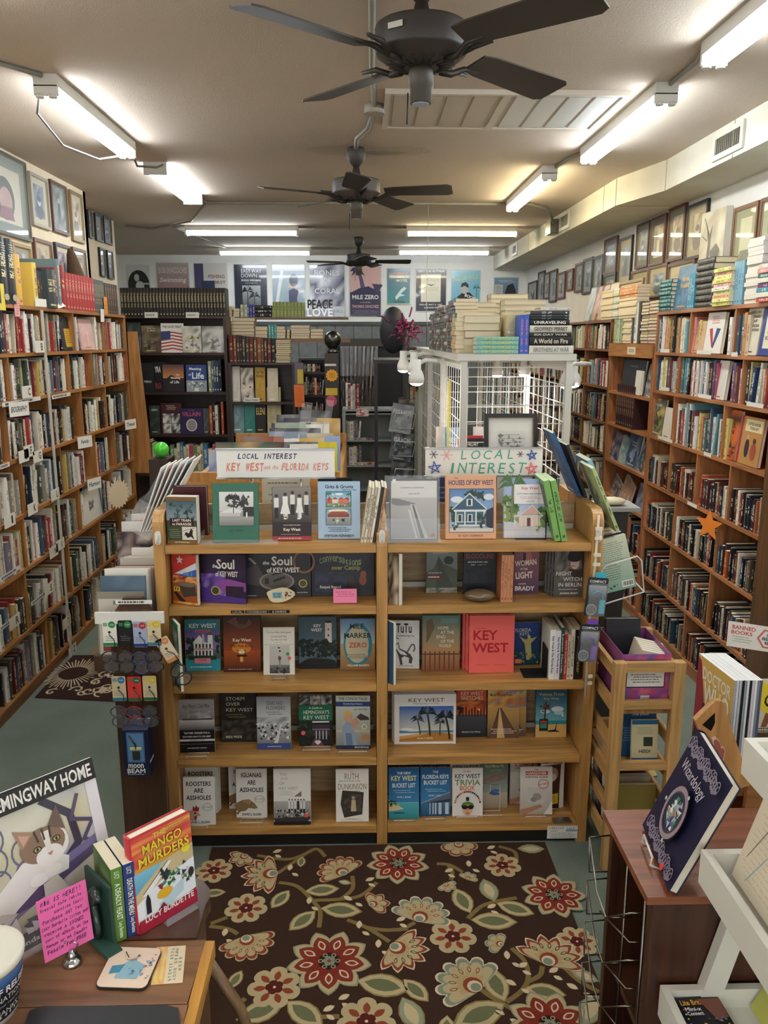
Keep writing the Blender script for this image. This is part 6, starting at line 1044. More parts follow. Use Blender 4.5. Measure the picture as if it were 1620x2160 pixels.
def meaning1(A): A.grad(0,.5,1,1,'#c9854a','#4a3a48');A.rect(0,0,1,.5,'#2a2428');A.poly([(0,.4),(.4,.62),(1,.35),(1,0),(0,0)],'#241f22');A.text('The',.7,.62,.2,.06,'#efe6da');A.text('Meaning',.6,.5,.7,.1,'#efe6da');A.text('of Life',.55,.36,.5,.1,'#efe6da')
faceB('sunset-cover book about the meaning of life, dark case',345,389,769,827,BF-.03,1.667,'#3a2c30',meaning1)
def meaning2(A): A.rect(0,0,1,1,'#2f4a86');A.text('Meaning',.45,.84,.8,.13,'#eef0f4');A.text('Life',.58,.6,.72,.24,'#eef0f4');A.text('of',.18,.64,.14,.08,'#eef0f4');A.rect(0,0,1,.42,'#9aa4a8');A.leafmass(.1,.1,.9,.38,['#1f2226','#5c666a','#dfe3e4'],16,.08);A.rect(.38,.02,.6,.14,'#e6e2da')
faceB('blue book titled Meaning of Life with a street photograph',394,437,770,828,BF-.02,1.667,'#2f4a86',meaning2)
rowB(at(441,828,Y=BF).x,at(474,828,Y=BF).x,BF-.05,1.667,.37,['#2f4258','#3a5068','#55666a','#222a33','#9aa07a'],301,'second shelf','tall blue-grey books on the dark case',bay='dark case',tmin=.02,tmax=.035,hmin=.29,hmax=.33)
def roses(A): A.rect(0,0,1,1,'#4a1f22');A.scrib(.25,.78,.75,.94,3,'#c9b5a0',.4);A.noise(.08,.02,.92,.66,['#e6e4de','#17171a','#d8d5cd','#2a2a2c'],7,7,9);A.line([(.5,.02),(.5,.66)],.02,'#4a1f22');A.line([(.08,.34),(.92,.34)],.02,'#4a1f22')
faceB('maroon book with four black and white pictures, dark case',341,384,851,912,BF,1.236,'#4a1f22',roses)
def villain(A): A.rect(0,0,1,1,'#2c1d4a');A.text('THE ART',.5,.92,.5,.04,'#8a6a7a');A.text('VILLAIN',.5,.78,.8,.17,'#b5526a');A.ell(.5,.35,.24,.24,'#d9d7d2',24);A.ell(.5,.35,.2,.21,'#8f8d8a',24)
faceB('purple book titled Villain with an oval silver mirror',381,429,862,913,BF-.03,1.236,'#2c1d4a',villain)
faceB('dark green book with white letters on the dark case',317,338,856,912,BF,1.236,'#2f3f38',gen(['#2f3f38','#24302b','#46554c'],'ASIAN','#d5d5cc',36,.85,.6,.07))
faceB('grey book standing right of the purple villain book',430,442,862,912,BF,1.236,'#5c5f5c',gen(['#5c5f5c','#3a3c3a'],None,seed=37))
rowB(at(444,917,Y=BF).x,at(476,917,Y=BF).x,BF-.05,1.236,.4,['#c9c46a','#e2e0c4','#b5583a','#2a2a2c','#d9d5c0'],303,'third shelf','tall coloured books on the dark case',bay='dark case',tmin=.02,tmax=.03,hmin=.28,hmax=.34)
rowB(-2.36,-1.5,BF-.04,.83,.38,['#2f5a60','#b5455a','#6a8a5c','#1f1f22','#c9b48a','#d8cdb0','#3a7aa5','#cfc59a'],304,'fourth shelf','books on the fourth shelf of the dark case',bay='dark case',tmin=.025,tmax=.05,hmin=.25,hmax=.32)
rowB(-2.36,-1.4,BF-.04,.42,.38,PAL_D,305,'fifth shelf','books on the fifth shelf of the dark case',bay='dark case')
# second dark bookcase, shallower and lower
e2=case('dark_bookcase','second dark bookcase with red leather volumes on top, back left',-1.35,-.68,8.25,.32,[1.57,1.25,.95,.6,.2],1.94,DKW)
lc=['#5a2a26','#7a302c','#3a3432','#33302e','#2f2c30','#3a3638','#6a2c28','#4a3a3c','#8a5030','#6a4a34','#26282c','#6a2c2e','#22262a']
x=-1.34
for i,c in enumerate(lc):
    t=[.04,.032,.03,.018,.036,.034,.04,.036,.038,.024,.034,.036,.04][i];m=M();bookmesh(m,t,.275-.003*i,.19,c,c,'#c9a878',k=70+i%3);o=m.build('book');o.matrix_world=Matrix.Translation((x,8.3,1.961));x+=t+.002;tag(o,f'{cname(c)} leather-bound volume, {ordn(i+1)} from left above second dark case','book','leather-bound volumes over the second dark case')
def pile(x0,x1,Y,z0,z1,t,cols,label,group,out=True,must=False,seed=3,d=.16,hard=True,ink='#e8e2cf'):
    n=max(1,int((z1-z0)/(t+.0008)));stack(Matrix.Translation((x0,Y,z0)),n,x1-x0,d,t,cols,label,group,out,must,hard=hard,seed=seed,ink=ink)
PX=lambda x,y,Y:at(x,y,Y=Y)
pile(x,PX(612,760,8.3).x,8.3,1.961,2.19,.018,['#8a7358','#5a4a3a','#a5895f'],'page-edged book in the pile beside leather volumes','pile beside leather volumes')
# shelf plank above with piles
box_obj('plank_shelf','brown plank shelf holding book piles behind the leather volumes','shelf',-1.345,-.13,8.62,9.0,2.16,2.2,'#8a6a4a','wood_x')
YB2=8.63
for (x0,x1,ya,yb,t,cols,lb,out) in ((488,537,670,704,.034,['#a58a68','#8a7050','#b59a78'],'thick page-edged volume in the leftmost pile on plank',True),(538,565,682,704,.04,['#d9c9a8','#a5403c','#c9bda0'],'cream or red volume in the second pile on plank',True),(583,603,683,712,.03,['#b9a688','#c9c4b4'],'page-edged volume in the pile right of teal books',True),(605,612,693,712,.03,['#a9a294'],'small pale book in narrow pile on plank',True),(614,654,684,712,.026,['#c9c4b4','#2a2c3a','#e2ddd0','#8a9090'],'black and white paged book in the wide pile on plank',True),(655,682,688,714,.032,['#b5977a','#a58565','#c2a88a'],'page-edged book in the rightmost pile on plank',True)):
    a=PX(x0,yb,YB2);b=PX(x1,yb,YB2);zt=PX(x0,ya,YB2).z;pile(a.x,b.x,YB2,2.2005,zt,t,cols,lb,lb.split(' in ')[-1],out)
for k,(xx) in enumerate((566,572,578)):
    a=PX(xx,700,YB2);m=M();bookmesh(m,.027,.14,.1,'#3f8f8a','#4a9a94','#d8eae6',False);o=m.build('book');o.matrix_world=Matrix.Translation((a.x,YB2,2.2005));tag(o,f'small teal book on the plank, {ordn(k+1)} from left','book','small teal books on the plank')
zt=2.2005+.16
box_obj('riser_shelf','thin riser shelf carrying the upper row of piles','shelf',-1.33,-.15,8.7,9.0,2.40,2.42,'#7a6248','wood_x')
YB3=8.71
for (x0,x1,ya,yb,t,cols,lb) in ((470,491,647,668,.035,['#c9bda0','#d8ceb8'],'cream page-edged volume at the far left of upper riser'),(492,506,650,668,.028,['#d2c8b4','#b5a888'],'page-edged volume second pile on upper riser')):
    a=PX(x0,yb,YB3);b=PX(x1,yb,YB3);pile(a.x,b.x,YB3,2.4205,2.4205+.11,t,cols,lb,lb)
for k,(xx,c,l) in enumerate(((508,'#d8d5c9','white'),(512,'#8fa85c','green'),(517,'#d5d8dc','white'),(521,'#4a4f94','blue'),(527,'#4a4f94','blue'),(533,'#454a8c','blue'))):
    a=PX(xx,668,YB3);m=M();bookmesh(m,.026,.125,.1,c,ink='#d5d8e6' if l=='blue' else '#444');o=m.build('book');o.matrix_world=Matrix.Translation((a.x,YB3,2.4205));tag(o,f'small {l} book on the upper riser, {ordn(k+1)} from left','book','small books on the upper riser')
a=PX(539,680,YB3);b=PX(574,680,YB3);pile(a.x,b.x,YB3,2.4205,2.54,.038,['#1f242c'],'black lying volume on the upper riser','black lying volumes on the upper riser',False)
a=PX(576,680,YB3).x;
for k in range(9): m=M();bookmesh(m,.035,.155-.001*k,.1,'#8f9a5c','#99a466','#5c6a34',k=90);o=m.build('book');o.matrix_world=Matrix.Translation((a+k*.0372,YB3,2.4205));tag(o,f'olive green volume on the upper riser, {ordn(k+1)} from left','book','olive green set on the upper riser')
# word ornaments
def letters(name,label,t,x0,x1,Y,z,h,col,mat='metal'):
    a=PX(x0,660,Y).x;b=PX(x1,660,Y).x;m=M();V,T,asp=glyphs(t,1);
    for s,yy in ((1,0),(-1,.02)):
        i=m.add([(a+(b-a)*u,Y+yy,z+v*h) for u,v in V])
        for q in T: m.face([i+k for k in (q if s>0 else q[::-1])],col,mat)
    return tag(m.build(name),label,'ornament')
letters('word_ornament','dark metal ornament of the word Peace on top of the riser','PEACE',649,702,YB3+.03,2.50,.1,'#2c2c30','satin')
m=M();a=PX(645,682,YB3).x;b=PX(706,682,YB3).x;m.box(a,b,YB3,YB3+.05,2.4205,2.49,'#8f9092','metal');tag(m.build('word_block'),'grey patterned ornament of the word Love under the Peace ornament','ornament')
letters('word_ornament','shiny ornament of the word Love on the riser','LOVE',648,702,YB3-.02,2.425,.085,'#d2d4d8')
# far shelves behind plank: right dark section and post
e3=case('dark_bookcase','narrow dark bookcase left of the brown post, video-box shelves',-.665,-.37,8.55,.3,[1.86,1.62,1.37,1.12,.85,.6,.3],1.98,'#2c211c')
zz=[1.86,1.62,1.37,1.12,.85,.6,.3]
for i,z in enumerate(zz):
    top=[1.98]+zz;rowB(-.63,-.4,8.57,z+.0005,top[i]-z-.03,['#2c3a55','#7a8aa0','#c2c6c8','#1d1d22','#8a2c30','#d8cfa5'] if i<4 else PAL_D,310+i,['first','second','third','fourth','fifth','sixth','seventh'][i]+' shelf','small books on the narrow dark bookcase',bay='narrow dark case',tmin=.012,tmax=.024,hmin=.12,hmax=.19,dmin=.1,dmax=.13)
letters('word_ornament','white letters spelling Toys on the narrow dark case','TOYS',667,683,8.5,1.13,.085,'#e4e2dc','satin')
card('shelf_note','orange paper note hanging on the edge of second dark case','note',(PX(622,860,8.2).x,8.2,PX(622,858,8.2).z),(.1,0,-.005),(-.005,0,.22),(0,-1,0),.001,'#e8762c',lambda A:A.scrib(.15,.2,.85,.9,8,'#a8501c',.2))
card('shelf_note','yellow and grey card hanging above the orange note','note',(PX(622,812,8.2).x,8.2,PX(622,812,8.2).z),(.09,0,0),(0,0,.22),(0,-1,0),.001,'#6a5c6a',lambda A:A.rect(.3,.05,.95,.7,'#c9b53c'))
card('shelf_label','white label reading Select Fiction, second dark case','label',(PX(513,825,8.22).x,8.235,1.573),(.16,0,0),(0,0,.04),(0,-1,0),.001,'#e6e4de',lambda A:A.text('Select Fiction',.5,.5,.85,.5,'#333'))
F2=8.3
faceB('white book with an old portrait, second dark case top shelf',486,506,773,808,F2,1.57,'#d8d4c8',gen(['#d8d4c8','#c9c4b4'],None,seed=41))
faceB('cream book with torn-paper cover, second dark case',508,534,776,808,F2,1.57,'#dccdb8',gen(['#dccdb8','#e6dac6','#5c5258'],None,seed=42))
faceB('mustard yellow book, second dark case top shelf',538,559,775,809,F2,1.57,'#b5902c',gen(['#b5902c','#c29c3a'],'ON THE|ROAD','#2c2416',43,.85,.7,.08))
faceB('cream book with a black disc, second dark case top shelf',564,586,777,809,F2,1.57,'#dccfb5',gen(['#dccfb5','#d2c4a6'],None,seed=44))
faceB('misty blue book, second dark case lower shelf',486,514,815,858,F2,1.25,'#7a9a9c',gen(['#7a9a9c','#8fa8a8','#688890'],None,seed=45))
faceB('teal book with a key, second dark case lower shelf',515,537,825,858,F2,1.25,'#2f7a72',gen(['#2f7a72','#3a8880'],None,seed=46))
faceB('black book with large gold letters, second dark case lower shelf',538,560,822,858,F2,1.25,'#1d1c1c',gen(['#1d1c1c','#242222'],'ELENI','#d5b56a',47,.5,.85,.16))
faceB('cream and green bordered book, second dark case lower shelf',563,592,817,858,F2,1.25,'#b5a87a',gen(['#c9bd94','#b0a47a'],None,seed=48))
rowB(-1.3,-.72,8.28,.951,.28,PAL_D,330,'third shelf','books on the third shelf of the second dark case',bay='second dark case',hmin=.16,hmax=.22)
# post with sphere and notices
m=M();m.box(-.365,-.235,7.95,8.08,0,2.06,'#33231b','wood_z');tag(m.build('wooden_post'),'dark brown wooden post with yellow and pink notices','post')
m=M();m.lathe([(.05,0),(.055,.02),(.03,.035),(.045,.05),(.075,.09),(.083,.13),(.075,.17),(.05,.2),(.01,.215)],'#5a5a58','metal',20);o=m.build('globe_ornament');o.location=(-.29,8.02,2.06);tag(o,'dark metal globe ornament on top of the brown post','ornament')
def burst(name,label,cx,cz,r,Y,col,n,tilt=0,art=None):
    m=M();P=[((r if k%2 else r*.82)*math.cos(math.pi*k/n),0,(r if k%2 else r*.82)*math.sin(math.pi*k/n)) for k in range(2*n)];m.prism([(cx+a,Y,cz+c) for a,b,c in P],[(cx+a,Y+.002,cz+c) for a,b,c in P],col,'paper')
    if art: art(Art(m,(cx-r,Y-.0003,cz-r),(2*r,0,0),(0,0,2*r),(0,-1,0)))
    tag(m.build(name),label,'note')
p=PX(700,792,7.94);burst('starburst_note','yellow starburst note on the brown post',p.x,p.z,.062,7.945,'#e6a53c',12,art=lambda A:A.scrib(.25,.3,.75,.72,4,'#8a4a1c',.4))
p=PX(699,846,7.94);burst('starburst_note','pink scalloped round note on the brown post',p.x,p.z,.06,7.945,'#d8647c',16)
p=PX(687,834,7.94);card('shelf_note','yellow rectangular note on the brown post','note',(p.x,7.945,p.z),(.115,0,0),(0,0,.07),(0,-1,0),.001,'#cdb13c')
p=PX(685,772,7.94);card('shelf_note','small white slip high on the brown post','note',(p.x,7.945,p.z),(.11,0,0),(0,0,.02),(0,-1,0),.004,'#d8d5cc')
# curtained doorway in the grey panelling
m=M();x0,x1=-.42,.62;m.box(x0-.1,x1+.1,YB-.06,YB-.021,2.08,2.2,'#3a3633');m.box(x0-.1,x0,YB-.06,YB-.021,0,2.08,'#3a3633');m.box(x1,x1+.1,YB-.06,YB-.021,0,2.08,'#3a3633');m.box(x0,x1,YB-.022,YB-.02,0,2.08,'#15161b');struct(m,'door_1')
def curtainmesh(x0,x1,Y,z0,z1,n=46):
    m=M();tops=[];bots=[];r=random.Random(3)
    for k in range(n+1):
        u=k/n;xx=x0+(x1-x0)*u;yy=Y+.035*math.sin(k*1.25)+.01*math.sin(k*3.1);tops.append((xx,yy,z1));bots.append((x0+(x1-x0)*u*(.78),yy,z0))
    for k in range(n):
        c='#5c514d' if k%5 else '#7a706c';rows=14
        for j in range(rows):
            a,b=j/rows,(j+1)/rows;L=lambda p,q,t:tuple(p[i]*(1-t)+q[i]*t for i in range(3));m.poly([L(bots[k],tops[k],a),L(bots[k+1],tops[k+1],a),L(bots[k+1],tops[k+1],b),L(bots[k],tops[k],b)],'#544a48' if b<.8 else '#a9a8ac','curtain')
    return m
mm,nt,b=newmat('curtain');tc=nt.nodes.new('ShaderNodeTexCoord');wv=nt.nodes.new('ShaderNodeTexWave');wv.wave_type='RINGS';wv.inputs['Scale'].default_value=3.2;wv.inputs['Distortion'].default_value=9;wv.inputs['Detail'].default_value=2;nt.links.new(tc.outputs['Object'],wv.inputs['Vector'])
g=math_(nt,'GREATER_THAN',wv.outputs[1],.72);mx=nt.nodes.new('ShaderNodeMix');mx.data_type='RGBA';nt.links.new(g,mx.inputs[0]);nt.links.new(attrcol(nt),mx.inputs[6]);mx.inputs[7].default_value=(*C('#8f8580'),1);nt.links.new(mx.outputs[2],b.inputs['Base Color']);b.inputs['Roughness'].default_value=.5
m=curtainmesh(-.34,.24,12.52,.0,2.085);tag(m.build('curtain'),'brown patterned curtain hanging in the rear doorway','curtain')
# ---------------------------------------------------------------- posters on the back wall
def poster(label,x0,x1,yt,yb,base,art,Y=YB-.004,w=.012):
    a=at(x0,yt,Y=Y);b=at(x1,yb,Y=Y);o=(a.x,Y,b.z);m=M();m.box(a.x-w,b.x+w,Y-.004,Y+.003,b.z-w,a.z+w,'#c9cdd0','satin');Aa=Art(m,(a.x,Y-.0045,b.z),(b.x-a.x,0,0),(0,0,a.z-b.z),(0,-1,0),'gloss',.0012);Aa.rect(0,0,1,1,base);art(Aa);return tag(m.build('poster'),label,'poster')
def p_moon(A): A.ell(.5,.5,.5,.38,'#26282c',26);A.ell(.55,.45,.2,.14,'#c2c3bd',20);A.ell(.42,.68,.12,.1,'#b5b6b0',16);A.rect(.55,.5,1,.54,'#c2c3bd');A.line([(.1,.35),(.9,.3)],.02,'#c2c3bd');A.text('STAR',.5,.16,.3,.08,'#55585c')
poster('white poster with a round black emblem, left on the back wall',268,318,560,640,'#cfcfc9',p_moon)
def p_swim(A): A.grad(0,0,1,1,'#8a4a44','#b5a5a0');A.text('BOB SHACOCHIS',.5,.86,.9,.12,'#d5cfc8',1,keep=False);A.text('Swimming',.5,.66,.84,.12,'#e6e0d8',sh=.2,keep=False);A.poly([(0,.3),(.3,.45),(.6,.35),(1,.55),(1,0),(0,0)],'#a85a4c');A.poly([(0,.2),(.4,.3),(.7,.15),(1,.3),(1,0),(0,0)],'#6a2f34')
poster('reddish landscape poster, second from left on the back wall',330,402,555,662,'#a5766c',p_swim)
def p_fish(A): A.rect(0,0,.28,1,'#4f4a68');A.text('FISHING',.68,.76,.5,.07,'#8a5a62',keep=False);A.text('FIRST',.76,.65,.4,.06,'#8a5a62',keep=False);A.rect(.22,.3,.62,.68,'#3a4258');A.ell(.42,.45,.14,.08,'#7a84a0')
poster('pale poster with a violet stripe, titled Fishing First',409,482,556,668,'#c9c6bf',p_fish)
def p_easy(A):
    for t,v,w_ in (('EASY WAY',.88,.62),('DOWN',.79,.48)): A.text(t,.22+w_/2,v,w_,.075,'#dfe1e6',0,keep=False)
    A.text('IRVING WEINMAN',.52,.7,.6,.04,'#dfe1e6',keep=False);A.text("Author of Virgil's Ghost",.52,.645,.55,.025,'#b9bcc4');A.grad(.24,.1,.8,.6,'#2c2f36','#a9adb2');A.palm(.4,.2,.3,'#15161a','#15161a',0,8,1);A.palm(.6,.15,.25,'#15161a','#15161a',.05,8,2);A.rect(.24,.1,.8,.22,'#1d1f24')
poster('dark navy poster titled Easy Way Down',493,565,558,668,'#262c3c',p_easy)
def p_swimr(A): A.grad(0,0,1,1,'#7a8aa0','#aab8c4');A.poly([(.02,.05),(.25,.9),(.35,.9),(.2,.05)],'#d5dadf');A.poly([(.1,.02),(.3,.7),(.4,.7),(.3,.02)],'#8fa8a5');A.poly([(.45,.0),(.8,.0),(.75,.35),(.8,.5),(.65,.55),(.5,.5),(.5,.3)],'#2c3458');A.poly([(.42,.48),(.5,.56),(.78,.54),(.84,.4),(.9,.5),(.75,.62),(.5,.62)],'#c9b5a8');A.ell(.66,.7,.14,.12,'#33384c');A.rect(0,.88,1,.95,'#c6d0d6')
poster('blue poster of a bather in a dark swimsuit, seen from behind',574,644,558,668,'#8a9ab0',p_swimr)
def p_bones(A):
    A.noise(0,0,1,1,['#c9ccd4','#6a6a80','#e2e4ea','#4a4860','#9a9cb0'],6,8,8)
    for t,v in (('BONES',.85),('OF',.7),('CORAL',.5),):A.text(t,.5,v,.72 if len(t)>3 else .2,.1,'#e9ebf0',0,keep=False)
    A.rect(0,0,1,.2,'#c9ccd2');A.text('JAMES W. HALL',.55,.1,.8,.09,'#8a8c98',0,keep=False)
poster('silvery poster titled Bones of Coral',653,727,559,668,'#b5b8c4',p_bones)
def p_mile(A):
    A.rect(0,.5,1,1,'#cfa9a4');A.poly([(.35,.55),(.5,.55),(.42,.75),(.3,.95),(.22,.95),(.3,.75)],'#5c5470')
    for u,v in ((.05,.8),(.0,.9),(.4,.88),(.5,.8),(.15,1)): A.poly([(.26,.95),((.26+u)/2-.02,(.95+v)/2+.06),(u,v),((.26+u)/2,(.95+v)/2-.02)],'#3c3560')
    A.poly([(0,.46),(.3,.56),(.6,.6),(.8,.54),(1,.5),(1,.3),(0,.3)],'#2f2a50');A.leafmass(.7,.5,1,.62,['#3c3560','#2f2a50'],8,.14);A.rect(0,0,1,.48,'#2c2848');A.text('MiLE ZERO',.5,.38,.86,.09,'#e6e2e6',1,keep=False);A.text('a novel by',.5,.27,.6,.03,'#c9a9a4');A.text('THOMAS SANCHEZ',.5,.19,.88,.06,'#c99a9a',keep=False);A.scrib(.05,.04,.95,.12,3,'#8a7a94',.3)
poster('pink and violet poster titled Mile Zero with a palm',738,803,562,666,'#cfa9a4',p_mile)
def p_hammer(A): A.grad(0,0,1,1,'#3a8a8c','#2c5a80');A.text('HAMMERHEAD',.5,.86,.86,.07,'#cf9a8a',sh=.2,keep=False);A.text('RANCH',.55,.77,.4,.06,'#d8b56a',sh=.2,keep=False);A.text('MOTEL',.66,.67,.5,.07,'#e6e4dc',keep=False);A.poly([(.35,.2),(.6,.42),(.75,.5),(.85,.45),(.6,.3),(.8,.25),(.55,.22),(.4,.12)],'#cfe0e0');A.text('Tim Dorsey',.52,.07,.7,.07,'#26343c',sh=.3);A.rect(0,0,1,.02,'#d5c9a5')
poster('teal poster titled Hammerhead Ranch Motel',817,864,567,642,'#3a7a86',p_hammer)
def p_meet(A): A.rect(0,.93,1,1,'#26283e');A.text('MEET THE AUTHOR',.5,.955,.9,.045,'#d8d6d0',keep=False);A.rect(.16,.22,.82,.88,'#d5d0bb');A.text('INDIAN',.5,.75,.5,.1,'#b5b09a',0,keep=False);A.text('COUNTRY',.5,.53,.5,.1,'#b5b09a',0,keep=False);A.poly([(.32,.66),(.5,.6),(.68,.66),(.52,.63)],'#4a4a58');A.text('FRIDAY MAY 9, 1997',.5,.15,.76,.04,'#d8d6d0',keep=False);A.text('6:00-8:00 PM',.5,.08,.46,.04,'#d8d6d0',keep=False)
poster('navy bordered poster reading Meet the Author',878,940,568,656,'#26283e',p_meet)
def p_marg(A): A.grad(0,0,1,1,'#6aa5bc','#8cc0d0');A.text('MARGARITAVILLE',.5,.8,.86,.11,'#cfd88a',0,rot=8,keep=False);A.poly([(.12,.0),(.2,.3),(.4,.42),(.65,.42),(.8,.3),(.9,.0)],'#22262c');A.ell(.46,.52,.13,.14,'#b5b0a8');A.poly([(.33,.55),(.35,.66),(.5,.7),(.6,.62),(.59,.54),(.46,.6)],'#2c3036');A.circ(.18,.16,.16,'#2f7aa0');A.text('BOOK',.66,.3,.4,.08,'#e6ecee',rot=-20);A.palm(.88,.3,.25,'#3a6a74','#3a6a74',0,7,2);A.scrib(.35,.04,.75,.1,1,'#26343c',.5)
poster('light blue poster with a man and palms, second from right',953,1011,571,650,'#7fb0c4',p_marg)
def p_last(A): A.grad(0,0,1,1,'#4a5a70','#7a94aa');A.rect(.02,.2,.36,.78,'#b9bdb4');A.scrib(.06,.25,.32,.74,9,'#6a7074',.3);A.poly([(.4,.0),(.45,.5),(.55,.75),(.78,.82),(.9,.6),(.95,.2),(.8,.0)],'#2a2e36');A.rect(.28,.03,.56,.18,'#3a6a94');A.scrib(.15,.84,.85,.94,2,'#cfd8e0',.3)
poster('blue-grey poster with a silhouette, rightmost on the back wall',1043,1091,586,650,'#5c7086',p_last)
# ================================================================ white grid unit with book piles on top
GX0,GX1,GY0,GY1,GZ=.5,1.13,4.3,7.6,2.12;WH='#cfcdc4'
e=empty('grid_display','tall white metal unit with wire grid sides and book piles on top','display rack',((GX0+GX1)/2,(GY0+GY1)/2,0));gx,gy=(GX0+GX1)/2,(GY0+GY1)/2
m=M();m.box(GX0-gx,GX1-gx,GY0-gy,GY1-gy,GZ-.035,GZ,WH,'satin');m.build('top_board',e)
for x in (GX0+.02,GX1-.05):
    for y in (GY0+.01,5.4,6.5,GY1-.04): m=M();m.box(x-gx,x+.035-gx,y-gy,y+.035-gy,0,GZ-.036,WH,'satin');m.build('post',e)
for x in (GX0+.03,GX1-.06): m=M();m.box(x+(.012)-gx,x+.02-gx,GY0-gy+.05,GY1-gy-.05,GZ-.09,GZ-.04,WH);m.build('rail',e)
def grid(p,u,v,w,h,n1,n2,nm):
    m=M();p,u,v=Vector(p),Vector(u),Vector(v)
    for k in range(n1+1): a=p+u*(w*k/n1);m.tube([a,a+v*h],.0028,'#dcdad2','satin',5)
    for k in range(n2+1): a=p+v*(h*k/n2);m.tube([a,a+u*w],.0032,'#dcdad2','satin',5)
    m.build(nm,e)
grid((GX0+.06-gx,GY0+.03-gy,.55),(1,0,0),(0,0,1),.52,1.5,5,15,'wire_grid');grid((GX0+.04-gx,GY0+.06-gy,.55),(0,1,0),(0,0,1),3.1,1.5,26,15,'wire_grid');grid((GX1-.03-gx,GY0+.06-gy,.55),(0,1,0),(0,0,1),3.1,1.5,22,15,'wire_grid');grid((GX0+.06-gx,5.42-gy,.55),(1,0,0),(0,0,1),.52,1.5,5,15,'wire_grid')
def spot(x,y,z,label,s=1):
    q=empty('spot_lamp',label,'lamp',(x,y,z));m=M();m.lathe([(.03,.14),(.036,.138),(.036,.06),(.05,.035),(.062,.0),(.062,-.05),(.056,-.05),(.056,-.02),(.03,.0)],'#dcdad4','satin',24,caps=False);m.lathe([(.001,.141),(.03,.14)],'#dcdad4','satin',24,caps=False);m.v=[(a*s,b*s,c*s) for a,b,c in m.v];m.build('lamp_shade',q)
    m=M();m.lathe([(.054,-.04),(.05,-.056),(.03,-.068),(.004,-.072)],'#fff','bulb',20);m.v=[(a*s,b*s,c*s) for a,b,c in m.v];m.build('bulb',q);m=M();m.tube([(.0,0,.10*s),(.05,.03,.13*s),(.11,.05,.12*s)],.012,'#c9c6bc','satin',8);m.build('bracket',q)
spot(.287,4.35,2.0,'larger white spot lamp hanging at the left corner of grid unit',.66);spot(.25,5.0,2.04,'smaller white spot lamp behind the larger one at grid unit',.62);spot(.29,4.62,2.04,'middle white spot lamp half hidden between its two neighbours',.6)
spot(1.16,4.6,1.97,'left one of the white spot lamps at the right corner of grid unit',.7);spot(1.22,4.7,1.97,'right one of the white spot lamps at the right corner of grid unit',.7)
spot(.86,5.2,2.0,'lit spot lamp inside the grid unit, centre',.6);spot(1.05,5.3,2.0,'lit spot lamp inside the grid unit, right',.6)
# piles on its top
T_=lambda x,y=4.315,z=GZ:Matrix.Translation((x,y,z))
def lay(x,z,h,t,c,ink,label,tx=None,d=.16,hard=True,y=4.315):
    m=M();bookmesh(m,t,h,d,c,c,c if tx else ink,hard,'#dccdb0',k=3)
    if tx: Art(m,(t*.5,-.0015-.15*t*hard,h),(0,0,-h),(t,0,0),(0,-1,0),'print',.0005).text(tx,.5,0,.8,.55,ink,keep=False)
    o=m.build('book');o.matrix_world=T_(x+h,y,z)@Matrix.Rotation(R(-90),4,'Y');return tag(o,label,'book')
z=GZ+.001
for k in range(4): tag(lay(.60,z,.222,.0215,'#7fb5b0','#c9d06a',f'teal hardback by one author lying on grid unit, {ordn(4-k)} from top','TIM DORSEY'),group='teal lying hardbacks on grid unit');z+=.0222
x=.826
for k,(c,l) in enumerate((('#3a62b5','blue paperback with pink letters standing on grid unit, left copy'),('#3a62b5','blue paperback with pink letters standing on grid unit, right copy'))):
    m=M();bookmesh(m,.024,.2,.14,c,ink='#e0709a',hard=False,k=4);o=m.build('book');o.matrix_world=T_(x,4.315,GZ+.001);tag(o,l,'book','blue paperbacks on grid unit');x+=.0245
z=GZ+.001
for c,ink,t,h,tx,l in (('#d8d4c8','#8a8f8c',.042,.235,'BROTHERS AT WAR','white thick hardback titled Brothers at War, bottom of its pile'),('#1c1c20','#d8cdb5',.045,.225,'A World on Fire','black thick hardback titled A World on Fire'),('#222226','#cfcabc',.02,.222,'SIX-DAY WAR','thin black hardback on the World on Fire book'),('#d5d0be','#4a4a4c',.036,.22,'GEOFFREY PERRET','cream hardback lying just below the one titled Unraveling'),('#17171a','#e6e2d6',.028,.208,'UNRAVELING','black hardback titled Unraveling'),('#232528','#8a8f90',.012,.205,None,'thin dark hardback just above Unraveling'),('#2c3a3a','#9aa',.012,.205,None,'thin dark green hardback second above Unraveling'),('#3a3c3e','#ddd',.018,.205,None,'dark hardback topped by a pale one, near pile top')):
    lay(.878,z,h,t,c,ink,l,tx);z+=t+.001
lay(.93,z,.16,.016,'#c9c5b8','#777','pale book on top of the Brothers at War pile')
m=M();bookmesh(m,.045,.205,.16,'#c9b88f',hard=False);o=m.build('book');o.matrix_world=T_(.778,4.45);tag(o,'thick cream paperback standing behind the teal hardbacks','book')
pile(.56,.76,4.52,GZ,GZ+.21,.04,['#d8cba9','#c9bb94','#7a2f30'],'cream or maroon book, pile behind teal hardbacks','pile behind teal hardbacks',must=True);pile(.79,1.02,4.62,GZ,GZ+.26,.032,['#c9bd9c','#d8d0b8','#b0a078'],'page-edged book, pile behind blue paperbacks','pile behind blue paperbacks',must=True)
pile(.62,.86,5.3,GZ,GZ+.32,.03,['#c2b288','#d8cdb0'],'page-edged book, middle pile on grid unit','middle pile on grid unit');pile(.85,1.1,5.5,GZ,GZ+.38,.03,['#c9bd9c','#b0a078'],'page-edged book, rear right pile on grid unit','rear right pile on grid unit');pile(.85,1.1,4.95,GZ,GZ+.33,.03,['#d9d2bd','#c9bd9c'],'page-edged book, middle right pile on grid unit','middle right pile on grid unit')
